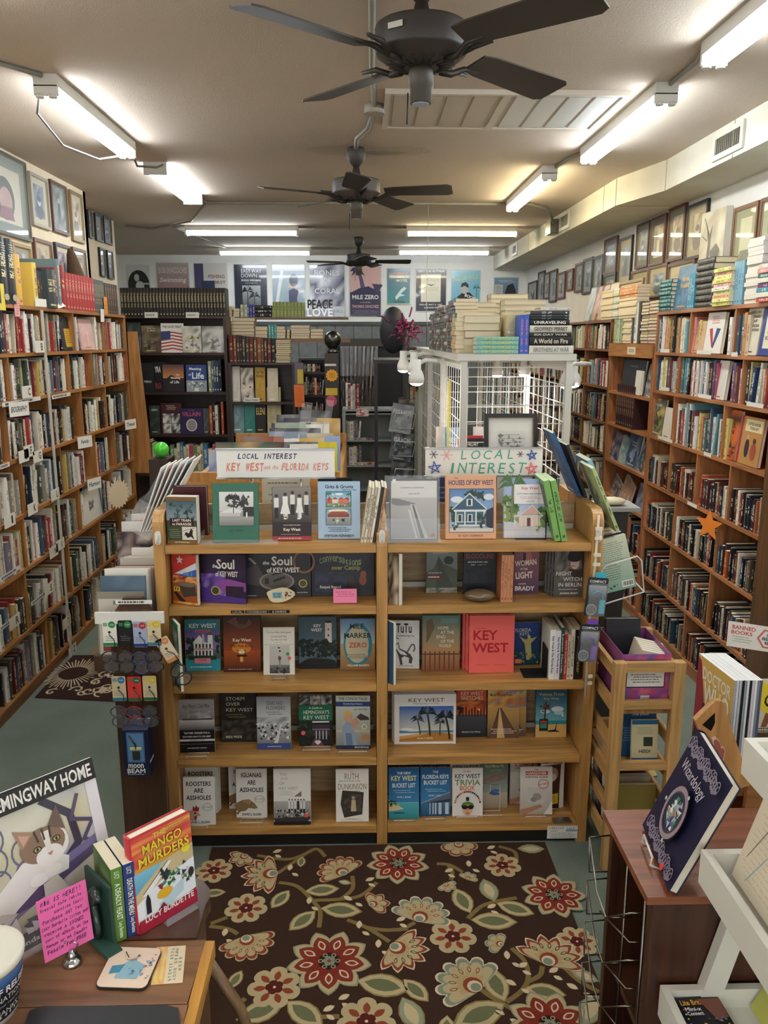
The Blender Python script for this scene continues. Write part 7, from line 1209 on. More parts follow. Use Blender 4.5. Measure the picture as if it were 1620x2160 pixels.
# manila volume with coloured labels, then columns of paperbacks along the left edge
stack(placeR(GZ,4.74,.515)(0,0),9,.2,.2,.0235,['#d0bd86','#d9c792'],'tan folder-like volume in the corner pile of grid unit','tan corner pile on grid unit',hard=False,out=False,ink='#b5483c')
for k,(c,zz) in enumerate((('#5a8ac0',.19),('#d5c94a',.13),('#d5c94a',.09),('#d8545a',.02))):
    card('sticker',['blue','upper yellow','lower yellow','red'][k]+' label on the tan corner pile of grid unit','sticker',(.5138,4.62,GZ+zz),(0,-.05,0),(0,0,.035),(-1,0,0),.0005,c)
yy=4.76
for k in range(9):
    n=[15,15,14,14,14,15,14,13,13][k];L=.175+.03*(k%2);ts=.0195
    stack(placeR(GZ,yy+L,.53+.0*k)(0,0),n,L-.008,.13,ts,[['#55585a','#4a4d52','#5f5f5c','#6a6a66','#8a8880','#484a4c'],['#5a5c5e','#7a2f34','#4f5256','#63635f'],['#50524f','#6a6c66','#d5d0c4','#56585a']][k%3],f'grey paperback, pile {ordn(k+1)} from front on grid unit','grey paperback piles along the grid unit',hard=False,seed=50+k,must=k<4,ink='#a9a9a0',jit=.009);yy+=L
# things displayed inside, seen through the grid
def faceG(label,x0,x1,yt,yb,Y,cover,art,lean=4,t=.02): z=at((x0+x1)/2,yb,Y=Y).z;return faceB(label,x0,x1,yt,yb,Y,z,cover,art,t,lean)
box_obj('display_ledge','orange wooden crate board inside the grid unit, upper','shelf',.56,1.04,5.0,5.2,1.30,1.33,'#b5743f','wood_x')
box_obj('display_ledge','orange wooden board inside the grid unit, lower','shelf',.56,1.04,4.75,4.95,1.15,1.50,'#b5743f','wood_x')
def hil(A): A.rect(0,0,1,1,'#24282c');A.text('HILLARY',.4,.75,.6,.14,'#d8d5cc');A.text('RODHAM',.4,.5,.6,.12,'#d8d5cc')
faceB('red book with a dark front, seen through the grid',967,1018,920,985,4.66,1.5005,'#c2343a',gen(['#c2343a','#b02c34'],None,seed=61));faceB('black book with pale letters, seen through the grid',982,1020,926,985,4.62,1.5005,'#24282c',hil)
for (x0,x1,ya,yb,Y,c,l,s,tt) in ((940,972,890,943,5.06,'#4f94c8','bright blue book inside the grid, left',62,'LARSEN|HOME'),(921,945,868,925,5.1,'#cfc5b8','cream book inside the grid beside the blue one',63,None),(1000,1030,880,930,5.1,'#d8d5d2','white book inside the grid, centre',64,None),(1075,1108,850,900,5.1,'#4a8a3c','green book inside the grid, centre right',65,'SPRING'),(1160,1195,895,960,5.08,'#a9c0c8','pale book inside the grid, right',66,None)):
    a=at(x0,yb,Y=Y);h=(at(x0,ya,Y=Y).z-at(x0,yb,Y=Y).z);
    T=Matrix.Translation((a.x if a.x<1.0 else .95,Y,1.331))@Matrix.Rotation(R(-5),4,'X')@Matrix.Translation((0,.02,0))@Matrix.Rotation(R(-90),4,'Z');coverbook(T,at(x1,yb,Y=Y).x-at(x0,yb,Y=Y).x,max(h,.2)+.12,.02,c,gen([c,mix(c,'#fff',.3),mix(c,'#000',.15)],tt,'#e9eef2',s,.75,.8,.1),None,'#eee',True,l)
m=M();m.box(-.006,.006,-.02,.02,0,.5,'#d5c55a','plastic');o=m.build('strip');o.location=(.52,4.9,1.45);tag(o,'yellow plastic strip hanging on the left side of the grid','strip')
# framed line drawing leaning on the grid, standing on the oak bookcase
def lined(A): A.rect(.12,.12,.88,.88,'#e2dcd0');A.rect(.24,.52,.78,.84,'#d8d2c4');A.leafmass(.3,.56,.72,.8,['#2a2a2a','#55534f','#8a8880'],46,.045,9);A.scrib(.26,.54,.76,.82,8,'#6a6862',.16)
p=at(1022,948,Y=3.66);q=at(1123,880,Y=3.72);framed('black framed line drawing standing behind the star sign',(p.x,3.64,1.376),(.245,0,.0),(0.0,.07,.485),(0,-1,.14),'#16161a','#e2dcd0',['#e2dcd0']*4,fw=.018,pic=lined)
# back of the oak case: its rear books
for (x0,x1,yt,c,l) in ((.79,.87,1.60,'#1d1d22','black book on the rear side of oak case, near the green paperbacks'),(.50,.60,1.60,'#5a2326','dark red book on the rear side, behind Houses of Key West'),(.33,.42,1.59,'#2c3f6a','blue book on the rear side beside the clear holder'),(-.20,-.05,1.59,'#17181c','black book on the rear side between Key West and Grits books'),(-.45,-.24,1.62,'#d8d0bc','cream book on the rear side, right of the green hardback')):
    m=M();bookmesh(m,.02,yt-1.376,x1-x0,c,hard=True);A=Art(m,(.02,0,0),(0,x1-x0,0),(0,0,yt-1.376),(1,0,0));A.scrib(.1,.2,.9,.85,6,'#8a8a84',.3);o=m.build('book');o.matrix_world=Matrix.Translation((x0,3.55,1.376))@Matrix.Translation((0,.02,0))@Matrix.Rotation(R(-90),4,'Z');tag(o,l,'book')
# ================================================================ oak browsing unit behind, left of centre
UO='#c08a4c'
e=empty('book_bin','light oak browsing unit behind the left sign, packed with books','display bin',(-.5,4.3,0))
def ub(x0,x1,y0,y1,z0,z1,n,mt='wood_z'): m=M();m.box(x0+.5,x1+.5,y0-4.3,y1-4.3,z0,z1,UO,mt);m.build(n,e)
ub(-.93,-.12,4.0,4.03,0,1.545,'end_panel');ub(-.88,-.2,3.99,3.999,1.38,1.50,'end_inset','wood_x');ub(-.93,-.12,5.9,5.93,0,1.52,'end_panel');ub(-.93,-.90,4.03,5.9,0,1.45,'side_panel','wood_y');ub(-.15,-.12,4.03,5.9,0,1.45,'side_panel','wood_y');ub(-.90,-.15,4.03,5.9,1.27,1.3,'shelf','wood_y')
r=random.Random(8)
def fileface(x,Y,z,w,h,t,c,label,lean=18,art=None,ro=0,group=None,cat='book'):
    T=Matrix.Translation((x,Y,z+t*math.sin(R(lean))+.0005))@Matrix.Rotation(R(-lean),4,'X')@Matrix.Rotation(R(ro),4,'Z')@Matrix.Translation((0,t,0))@Matrix.Rotation(R(-90),4,'Z');return coverbook(T,w,h,t,c,art,None,'#ddd',True,label,group)
UZ=1.301
fileface(-.80,4.1,UZ,.26,.34,.012,'#8a9ab8','sky photo picture book at the front left of oak browsing unit',14,gen(['#8a9ab8','#a9b4c9','#7484a8','#c9a99a'],None,seed=71))
fileface(-.78,4.18,UZ,.36,.37,.012,'#1f5044','dark green picture book, second in the oak browsing unit',14,gen(['#1f5044','#c9a06a','#5a2c3a','#27584c'],None,seed=72))
for k in range(22):
    x=[-.62,-.44,-.56,-.4][k%4]+r.uniform(-.03,.03);Y=4.22+k*.074;c=r.choice(['#1c1c22','#e6e2d8','#2a2a33','#b5a88a','#efece4','#3a2c44','#8fa08a','#22252c','#7a8aa0','#c9a04a']);h=.26+.006*k+r.uniform(-.02,.02)
    fileface(x,Y,UZ,r.uniform(.19,.27),h,r.uniform(.02,.034),c,f'{cname(c)} picture book filed in oak unit, {ordn(k+3)} from front',16,gen([c,mix(c,'#888',.3),mix(c,'#fff',.2)],None,'#888',k),r.uniform(-5,5))
fileface(-.24,4.25,UZ,.10,.36,.01,'#e0d02c','bright yellow magazine in the oak browsing unit',12,gen(['#e0d02c','#d8c826'],'Edgar','#2c6a9a',73,.85,.8,.08));fileface(-.21,4.34,UZ,.085,.38,.01,'#8fa3c9','blue and green magazine right of the yellow one',12,lambda A:(A.rect(0,.5,1,1,'#8fa3cf'),A.rect(0,0,1,.5,'#8fb56a'),A.rect(.2,.3,.7,.45,'#3a4a3c')))
fileface(-.385,4.16,UZ,.15,.36,.01,'#3a2c44','dark purple book with a white price tag, oak browsing unit',10,lambda A:(A.rect(0,.62,1,1,'#eceae4'),A.text('1/8',.3,.74,.3,.12,'#26262a')))
fileface(-.68,4.5,UZ,.23,.36,.015,'#a5503c','rust coloured book with white letters, left in oak browsing unit',12,gen(['#a5503c','#8f8478'],'J.C. JOE','#e2d2c2',74,.8,.8,.08))
for k,(x,y,w,h,ro,l) in enumerate(((-.52,4.55,.09,.17,-50,'nearest clear divider sign rising from the browsing unit'),(-.40,5.0,.10,.2,-50,'second clear divider sign rising from the browsing unit'),(-.26,5.4,.08,.15,-55,'farthest clear divider sign rising from the browsing unit'))):
    m=M();zz=[1.66,1.74,1.78][k];m.T=Matrix.Translation((x,y,zz-.12))@Matrix.Rotation(R(ro),4,'Z')@Matrix.Rotation(R(-10),4,'X');m.box(0,w,0,.004,.0,h,'#b5aca8','acrylic');m.box(0,w,-.002,.006,h-.006,h,'#6a6460','satin');m.box(0,.006,0,.004,-.35,0,'#c9c4c0','satin');m.T=None;tag(m.build('divider_sign'),l,'sign')
# white rack with shelves near the curtain, spinner with magazines
e=case('metal_rack','grey metal shelf rack between brown post and curtain',-.19,.30,7.5,.3,[1.52,1.27,1.03,.8,.5],1.54,'#9aa09c',('satin','satin'),.012)
rowB(-.16,-.03,7.52,1.561,.3,['#8a3a3c','#b5656a','#d8d4c8','#e2e0d8'],401,'top','spines on the grey rack',bay='grey metal rack',tmin=.014,tmax=.024,hmin=.2,hmax=.24)
faceB('book titled The Paradox cover with red flowers on grey rack',752,778,878,910,7.5,1.561,'#d5cfc8',gen(['#d5cfc8','#b5483c','#e6e2da'],'HERALDK','#3a3a44',75,.55,.8,.09));
faceB('pale book on the second shelf of the grey rack',752,785,924,950,7.53,1.2705,'#b5b5ae',gen(['#b5b5ae','#a9a9a4','#8a4a40'],None,seed=76));faceB('book with a vintage plane picture on grey rack third shelf',755,790,975,1003,7.53,1.0305,'#c2b8a8',gen(['#c9bfae','#a5453a','#d8cfc0'],None,seed=77))
rowB(-.16,.0,7.53,1.2705,.2,PAL_L,402,'second','books on grey rack second shelf',bay='grey metal rack',hmin=.15,hmax=.2);rowB(-.16,.0,7.53,1.0305,.2,PAL_L,403,'third','books on grey rack third shelf',bay='grey metal rack',hmin=.15,hmax=.2)
e=empty('magazine_rack','slanted wire magazine rack right of the grey shelf rack','display rack',(.42,7.0,0));m=M();m.box(.03,.06,0,.03,0,1.75,'#8a8d88','satin');m.build('post',e)
for k in range(5): m=M();zz=1.45-.24*k;m.tube([(-.17,-.1,zz),(-.14,-.12,zz+.13),(.03,-.1,zz+.12),(.01,-.08,zz-.01)],.005,'#e2e2de','satin',6,closed=True);m.build('wire_pocket',e)
for k,(c,t,l) in enumerate((('#8a8f94','FISHER','grey magazine at the top of the wire rack'),('#26343f','BRICK','dark book lettered Brick in the wire rack'),('#1f2630',None,'black magazine third down in the wire rack'),('#b5aa94',None,'tan magazine fourth down in the wire rack'),('#c9c2b0',None,'pale magazine lowest in the wire rack'))):
    T=Matrix.Translation((.22,6.93,1.42-.24*k))@Matrix.Rotation(R(10),4,'Y')@Matrix.Rotation(R(-12),4,'X')@Matrix.Translation((0,.01,0))@Matrix.Rotation(R(-90),4,'Z');coverbook(T,.19,.25,.01,c,gen([c,mix(c,'#fff',.2),mix(c,'#000',.3)],t,'#d5d8da',80+k,.72,.85,.16),None,'#ddd',False,l)
e=case('dark_bookcase','dark shelf unit behind the wire magazine rack, with large picture books',.44,.98,8.2,.3,[1.95,1.55,1.18,.85,.5],2.1,'#4a4d50',('satin','satin'))
faceB('large dark book lettered Southwest behind the magazine rack',840,882,838,895,8.2,1.18,'#3a3230',gen(['#3a3230','#4f423a','#2a2422','#6a5a4c'],'SOUTHWEST','#b5a490',85,.9,.9,.08));faceB('dark green car book behind the magazine rack',840,872,912,960,8.2,.8505,'#22302a',gen(['#22302a','#2f4a34','#1a1f1e'],None,seed=86))
rowB(.47,.9,8.23,1.5505,.36,PAL_D,410,'second','books behind the magazine rack',bay='dark unit behind wire rack')
m=M();m.lathe([(.001,-.03),(.12,-.02),(.15,.03),(.13,.05),(.02,.06)],'#26272e','satin',24);m.v=[(x*.8,z_,y*1.35) for x,y,z_ in m.v];o=m.build('black_hat');o.location=(.27,7.2,2.27);tag(o,'large black oval hat standing on the rear shelves near the flowers','hat')
m=M();r=random.Random(5)
for k in range(60): a,b_,c_=[r.gauss(0,.04) for _ in range(3)];m.tube([(a,b_,c_),(a*1.5+.01,b_*1.5,c_*1.5+.02),(a*1.8,b_*1.8+.01,c_*1.8)],[.007,.009,.003],r.choice(['#8a2c5c','#6a2348','#a53a6a']),'satin',5)
o=m.build('feather_flowers');o.location=(.38,7.1,2.27);tag(o,'magenta feathery flowers beside the black hat','flowers')
box_obj('wooden_box','small brown box under the striped books near the flowers','box',.50,.60,7.7,7.9,2.02,2.12,'#6a4a34','wood_x');box_obj('support_shelf','dark narrow shelf carrying the hat and flowers','shelf',.10,.62,7.0,7.95,1.99,2.02,'#2c2c30')
m=M();m.box(.10,.13,7.0,7.03,0,1.99,'#2c2c30');m.box(.59,.62,7.9,7.93,0,1.99,'#2c2c30');tag(m.build('rack_leg'),'slim dark legs under the hat shelf','shelf leg')
# end plank of left case, bookends
m=M();m.prism([(-2.12,7.44,.98),(-1.95,7.44,.98),(-2.02,7.44,2.26),(-2.10,7.44,2.26)],[(-2.12,7.47,.98),(-1.95,7.47,.98),(-2.02,7.47,2.26),(-2.10,7.47,2.26)],'#b57c42','wood_z');tag(m.build('tapered_plank'),'tapered pine end plank after the left bookcase','panel')
m=M();m.box(-2.12,-1.9,7.47,8.2,.95,.98,'#5a3a26','wood_y');m.box(-2.12,-2.1,7.47,8.2,0,.95,'#3a2618','wood_y');tag(m.build('side_shelf'),'small dark side shelf beyond the end plank','shelf')
rowB(-2.09,-1.92,7.52,.981,.3,['#8fa87a','#b5c2a5','#e2e0d8','#3a3a44'],420,'top','books on the small side shelf',bay='small side shelf',hmin=.25,hmax=.3)
# ================================================================ left side: glasses plank and floor bins
WD='#4a3020'
m=M();P=[(-.99,.0),(-.99,1.13),(-.93,1.22),(-.86,1.22),(-.80,1.13),(-.815,0)];m.prism([(x,3.0,z) for x,z in P],[(x,3.022,z) for x,z in P],WD,'wood_z');tag(m.build('hanging_board'),'dark brown plank panel hung with reading glasses and a boxed lamp','panel')
m=M();m.box(-1.04,-.775,2.985,2.9995,1.12,1.165,'#e6e4de','plastic');tag(m.build('display_rail'),'white plastic rail at the top of the glasses panel','rail')
card('shelf_label','white strip label above the glasses rail','label',(-.96,2.999,1.195),(.14,0,0),(0,0,.016),(0,-1,0),.0008,'#eeece6',lambda A:A.scrib(.05,.2,.95,.8,1,'#55555a',.8))
def glasses(x,z,cc,dot,fc,label,tilt=0,lens='#3a4046',band=None):
    e=empty('reading_glasses',label,'reading glasses',(x,2.982,z));e.rotation_euler=(0,R(tilt),0);m=M();m.rbox(-.027,.027,-.0012,0,-.105,0,cc,'print',.006,1);A=Art(m,(-.027,-.0013,-.105),(.054,0,0),(0,0,.105),(0,-1,0));A.circ(.68,.84,.26,dot,16);A.text('+2.50',.68,.84,.3,.05,'#f2f2ee');A.rect(.06,.78,.36,.92,mix(dot,cc,.3));A.circ(.48,.55,.1,'#2a2a2a',10);A.rect(0,.02,1,.14,band or dot);A.scrib(.12,.2,.85,.42,3,'#8a8a84',.3);m.build('hang_card',e)
    for dz,dx in ((-.13,-.004),(-.165,.004)):
        m=M();pts=[(dx+.029*math.cos(a)*(1+.12*math.cos(2*a)),-.012-.012*(dz<-.15),dz-.016+.025*math.sin(a)) for a in [2*math.pi*k/14 for k in range(14)]];m.tube(pts,.003,fc,'gloss',6,closed=True)
        if dz>-.15: m.tube([(dx+.024,-.012,dz),(dx+.02,-.004,dz+.05),(dx,-.003,dz+.075)],.0018,fc,'gloss',5)
        else: m.tube([(0,-.02,-.15),(.0,-.026,-.155)],.003,fc,'gloss',5)
        fr=m.build('frame',e);m=M();m.poly([(p[0],p[1],p[2]) for p in pts],lens,'glass');m.build('lens',fr)
for i,(x,z,cc,dot,fc,l,t,bd) in enumerate(((-.985,1.135,'#eeece4','#2c8a4c','#2a2a2c','white and green card, leftmost of the top row',0,None),(-.925,1.135,'#1d1d20','#2c8a4c','#18181a','black card, second of the top row',0,'#1d1d20'),(-.868,1.13,'#a9b4d0','#b5343c','#2c3a66','pale blue card, third of the top row',0,'#27407a'),(-.815,1.135,'#d9cba6','#d8c02c','#1c1c1e','tan card with yellow dot, rightmost of the top row',0,'#3a7a94'),(-.792,1.06,'#e2cfb0','#d88a4c','#1c1c22','tan card turned sideways at the right of the top row',-28,None),(-.965,.905,'#cfc29c','#3a7aa8','#3c3f44','tan card with blue dot, left of the lower row',0,'#2f7a94'),(-.905,.903,'#d93a34','#2c6a4c','#7a1f22','red card, middle of the lower row',0,None),(-.845,.905,'#cfc29c','#d8c02c','#1c2420','tan card with yellow dot, right of the lower row',0,'#2f6a40'))):
    glasses(x,z,cc,dot,fc,'reading glasses on a '+l,t,band=bd)
e=empty('boxed_lamp','navy blue boxed clip lamp hanging low on the brown panel','boxed lamp',(-.90,2.93,.50));m=M();N_='#1a2440'
m.box(-.05,.05,0,.068,0,.2,N_,'gloss');m.box(-.048,.048,.06,.064,.2,.255,N_,'gloss');m.prism([(-.05,0,.2),(.05,0,.2),(.05,.068,.2),(-.05,.068,.2)],[(-.05,.055,.225),(.05,.055,.225),(.05,.068,.225),(-.05,.068,.225)],N_,'gloss');A=Art(m,(-.05,-.0002,0),(.1,0,0),(0,0,.2),(0,-1,0));A.rect(.14,.3,.84,.96,'#3a5a8c');A.rect(.18,.33,.8,.93,'#5a86b0');A.text('moon',.46,.235,.6,.09,'#e6e8ee',keep=False);A.text('BEAM',.46,.13,.7,.1,'#e6e8ee',keep=False);A.scrib(.1,.04,.9,.07,1,'#b5bccc',.5);Art(m,(.0502,.0,0),(0,.068,0),(0,0,.2),(1,0,0)).text('moon',.5,.3,.16,.3,'#e6e8ee',rot=90);m.build('box',e)
m=M();m.box(-.014,.014,-.004,-.0006,.075,.11,'#2a2c30');m.tube([(-.025,-.003,.18),(0,-.004,.14),(.0,-.004,.12)],.003,'#222','plastic',6);m.box(-.022,.022,-.006,-.0006,.118,.128,'#cfc98a');m.build('lamp',e)
# bins behind the plank
def bin_(label,x0,x1,y0,y1,z0,z1,c=WD,zb=0):
    e=empty('book_bin',label,'display bin',((x0+x1)/2,(y0+y1)/2,0));cx,cy=(x0+x1)/2,(y0+y1)/2
    for n,a in (('front_panel',(x0,x1,y0,y0+.018,zb,z1)),('back_panel',(x0,x1,y1-.018,y1,zb,z1)),('side_panel',(x0,x0+.018,y0+.018,y1-.018,zb,z1)),('side_panel',(x1-.018,x1,y0+.018,y1-.018,zb,z1)),('base',(x1-.1,x1-.02,y0+.03,y1-.03,0,z0)),('shelf',(x0+.018,x1-.018,y0+.018,y1-.018,z0,z0+.018))):
        m=M();m.box(a[0]-cx,a[1]-cx,a[2]-cy,a[3]-cy,a[4],a[5],c,'wood_z');m.build(n,e)
bin_('dark wooden picture-book bin just behind the glasses panel',-1.075,-.862,3.04,3.62,.93,.965,zb=.90)
def knit(A): A.rect(0,0,1,1,'#8a8478');A.rect(.03,.03,.97,.9,'#c2bcb0');A.text('KNITTING',.6,.84,.5,.07,'#4a4438');A.ell(.3,.55,.14,.16,'#2a201c');A.ell(.3,.52,.09,.1,'#c99a80');A.rect(.1,.1,.45,.38,'#8a3a44')
fileface(-1.06,3.03+.03,.95,.185,.265,.012,'#8a8478','grey knitting book standing at the front of the floor bin',6,knit)
fileface(-1.06,3.11,.95,.18,.315,.012,'#5a6f84','large blue-grey picture book second in the floor bin',6,gen(['#5a6f84','#64788c','#4f6478'],None,'#fff',91,sub=False));fileface(-1.057,3.16,.95,.175,.33,.014,'#e9e5da','large cream picture book third in the floor bin',6)
for k in range(9): c=['#e6e2da','#b5a0a0','#d8d2c6','#7a2f34','#c9c4bc','#e9e6e0','#a9b4bc','#d8c9a0','#efece6'][k];fileface(-1.056+.003*(k%3),3.20+k*.042,.95,.172,.32-.008*(k%4),.02,c,f'{cname(c)} picture book in floor bin, {ordn(k+4)} from front',5)
bin_('second dark picture-book bin farther back on the left aisle',-1.27,-.95,3.95,4.7,.92,1.05,zb=.88)
def crowd(A): A.noise(0,0,1,1,['#3a3034','#8a7a84','#1f1a1e','#c2b5ac','#6a4a50'],10,9,12)
fileface(-1.25,3.98,.94,.3,.3,.012,'#4a3c44','black and white crowd-photo book in the second floor bin',5,crowd)
for k in range(8): c=['#efece6','#2f4f66','#c98a6a','#e6e2da','#9ab0b5','#d8d2c6','#5a3a34','#e2ddd2'][k];fileface(-1.245+.01*(k%3),4.05+k*.06,.94,.25,.335-.01*(k%3),.024,c,f'{cname(c)} picture book in second floor bin, {ordn(k+2)} from front',5)
T=Matrix.Translation((-1.06,3.93,1.13))@Matrix.Rotation(R(-28),4,'Y');m=M();m.box(0,.17,0,.03,0,.045,'#e2d6a5','paper');o=m.build('booklet');o.matrix_world=T;tag(o,'cream booklet lying slanted before the crowd-photo book','booklet')
# clear literature holder with magazines at the left of the oak case
e=empty('literature_holder','clear plastic literature holder leaning out at the left of the oak case','literature holder',(-.93,3.38,1.37));m=M();m.T=Matrix.Rotation(R(32),4,'Y');m.box(-.10,.02,-.03,-.028,0,.14,'#fff','acrylic');m.box(-.10,.02,.1,.102,0,.26,'#fff','acrylic');m.box(-.10,-.098,-.03,.1,0,.14,'#fff','acrylic');m.box(-.10,.02,-.03,.1,-.002,0,'#fff','acrylic');m.build('pocket',e)
for k in range(6):
    c=['#c9c6c2','#e6e4e0','#d8a594','#b5b2ae','#efece8','#3a4a6a'][k];T=Matrix.Translation((-.965+.011*k,3.40+.006*k,1.385))@Matrix.Rotation(R(21+2.0*k),4,'Y');m=M();m.box(0,.005,0,.17,0,.30+.012*k,'#f0eeea','paper');A=Art(m,(0,0,0),(0,.17,0),(0,0,.30+.012*k),(-1,0,0));A.rect(.02,.02,.98,.98,c);A.noise(.1,.3,.9,.9,[c,mix(c,'#fff',.4),mix(c,'#555',.3)],3,4,k);A2=Art(m,(0,-.0002,0),(.005,0,0),(0,0,.3),(0,-1,0));o=m.build('magazine');o.matrix_world=T;tag(o,f'{cname(c)} magazine fanned in the clear holder, {ordn(k+1)} from left','magazine','magazines in the clear holder')
m=M();m.lathe([(.004,-.05)]+[(.05*math.cos(R(a)),.05*math.sin(R(a))) for a in range(-70,80,20)]+[(.004,.05)],'#4fc93a','gloss',20);o=m.build('green_ball');o.location=(-1.3,5.2,1.50);tag(o,'bright green ball behind the clear literature holder','ball')
m=M();m.box(-1.36,-1.24,5.1,5.3,0,1.448,'#3a2a20','wood_z');tag(m.build('pedestal'),'narrow dark pedestal under the green ball','pedestal')
# right end of the oak case: clip strips, wire book holder, leaning books
m=M();m.tube([(.955,3.17,1.50),(.95,3.165,1.3),(.94,3.16,1.1),(.935,3.15,.72)],.006,'#d9cfb4','plastic',6)
for zz in (1.44,1.40,1.33,1.29,.98,.95,.80,.77): m.rbox(.935+.01*(zz-1),.965+.01*(zz-1),3.15,3.162,zz,zz+.012,'#e6dcc4','plastic',.003)
tag(m.build('clip_strip'),'cream plastic clip strip hanging down the right end of oak case','clip strip')
for (x,z,c,d,l) in ((.915,1.25,'#3fb0c4','#2a8aa5','turquoise clip light in a black blister pack, upper on the strip'),(.893,1.05,'#7a4fb5','#5c3a94','purple clip light in a black blister pack, lower on the strip')):
    e=empty('blister_pack',l,'blister pack',(x,3.13,z));e.rotation_euler=(0,R(4),0);m=M();m.rbox(0,.085,0,.003,-.165,0,'#2c3034','print',.008,1);m.rbox(.028,.072,0,.003,0,.022,c,'print',.005,1);A=Art(m,(0,-.0002,-.165),(.085,0,0),(0,0,.165),(0,-1,0));A.text('COMPACT',.5,.9,.8,.07,'#e6e8ea');A.grad(.08,.45,.95,.8,'#2c3034','#9aa0a4');A.scrib(.1,.05,.5,.3,6,'#b5b8ba',.3);A.ring(.32,.17,.25,.14,.1,'#c9ccce',20);m.build('backing_card',e)
    m=M();m.rbox(.056,.078,-.012,-.0008,-.15,-.09,c,'gloss',.004,1);m.tube([(.067,-.008,-.09),(.06,-.008,-.06),(.04,-.01,-.055),(.02,-.01,-.07)],.005,d,'gloss',7);m.build('clip_light',e);m=M();m.rbox(.006,.08,-.018,-.017,-.158,-.02,'#fff','acrylic',.006,1);m.build('blister',e)
def lean(label,x,y,z,w,h,t,c,ax,ay,art=None,cat='book',page='#dfe6cc'):
    T=Matrix.Translation((x,y,z))@Matrix.Rotation(R(ax),4,'Y')@Matrix.Rotation(R(ay),4,'Z');m=M();bookmesh(m,t,h,w,c,c,'#2a2a2a',False,page)
    if art: art(Art(m,(0,w,0),(0,-w,0),(0,0,h),(-1,0,0)))
    o=m.build('book');o.matrix_world=T;return tag(o,label,cat)
lean('tall blue book leaning left above the right end panel',.945,3.44,1.52,.2,.31,.012,'#2c5a8c',-25,0,gen(['#2c5a8c','#3a6a9c','#1f3f66','#5a86ac'],None,seed=95,sub=True))
lean('black book with yellow letters leaning under the tall blue one',.965,3.42,1.52,.17,.25,.012,'#1c1e26',-22,0);
lean('pale green guidebook leaning over the right end of oak case',1.075,3.30,1.395,.2,.30,.014,'#b5c48a',-24,0,gen(['#b5c48a','#a5b878','#c9d4a0','#3a5a80'],None,seed=96));lean('light blue guidebook behind the pale green one',1.093,3.42,1.40,.2,.31,.02,'#8ab5c9',-24,0)
e=empty('wire_book_holder','white wire book holder on the right end of the oak case','book holder',(1.02,3.3,1.10));
m=M();Wr=[(.0,0,.0),(.0,-.0,.13),(.02,-.0,.15),(.15,.0,.19),(.17,.0,.17),(.19,.0,.03),(.0,0,-.03)];m.tube(Wr,.0035,'#e2e2de','gloss',7,closed=True);m.tube([(0,0,0),(-.03,.12,.02)],.0035,'#e2e2de','gloss',6);m.tube([(.19,0,.03),(.18,.14,.05)],.0035,'#e2e2de','gloss',6);m.tube([(-.03,.12,.02),(-.04,.12,.14),(-.02,.12,.16),(.14,.14,.2),(.18,.14,.05)],.0035,'#e2e2de','gloss',6);m.build('wire_frame',e)
def backc(A): A.grad(0,0,1,1,'#7fa594','#d8dcc0');A.scrib(.12,.55,.88,.92,10,'#5a6a5c',.25);A.scrib(.1,.2,.7,.5,7,'#4a6a60',.25);A.rect(.62,.04,.95,.16,'#e6e6dc');[A.rect(.65+.035*k,.06,.665+.035*k+.008*(k%2),.14,'#2a2a2a') for k in range(8)];A.leafmass(.05,.05,.5,.12,['#2f4a40'],8,.04)
for k,(c,l) in enumerate((('#9fb8a4','green-white back cover of a paperback facing out in the wire holder'),('#1d1d24','black paperback second in the wire holder'),('#e2d6b8','cream paperback third in the wire holder'),('#d8cba5','tan paperback fourth in the wire holder'))):
    T=Matrix.Translation((1.03-.006*k,3.312+k*.03,1.115+.004*k))@Matrix.Rotation(R(-14),4,'Y')@Matrix.Rotation(R(-6),4,'X')@Matrix.Translation((0,.024,0))@Matrix.Rotation(R(-90),4,'Z');coverbook(T,.155,.235-.0*k,.024,c,backc if k==0 else None,None,'#ddd',False,l)
m=M();m.lathe([(.2,0)]+[(math.cos(R(a)),.5+.5*math.sin(R(a))) for a in range(-70,71,14)]+[(.05,1)],'#cfc6a4','satin',24);m.v=[(x*.068,y*.05,zz*.04) for x,y,zz in m.v];o=m.build('stone');o.location=(1.27,4.0,1.37);tag(o,'smooth cream stone on a grey board right of the oak case','stone')
box_obj('side_board','grey board carrying the cream stone','board',1.10,1.39,3.92,4.12,1.35,1.369,'#9a9a96');box_obj('side_stand','dark stand beneath the grey board','stand',1.12,1.34,3.95,4.1,0,1.3495,'#2a2422')
m=M();m.prism([(1.28,4.28,0),(1.33,4.28,0),(1.33,4.32,0),(1.28,4.32,0)],[(1.30,4.28,1.12),(1.345,4.28,1.12),(1.345,4.32,1.12),(1.30,4.32,1.12)],'#8a4a2a','wood_z');m.box(1.1,1.345,4.28,4.32,.55,.62,'#8a4a2a','wood_x');m.rbox(1.30,1.46,4.25,4.28,1.12,1.26,'#a5603a','wood_z',.03,1);tag(m.build('wooden_chair_back'),'reddish wooden chair back behind the wire book holder','chair')
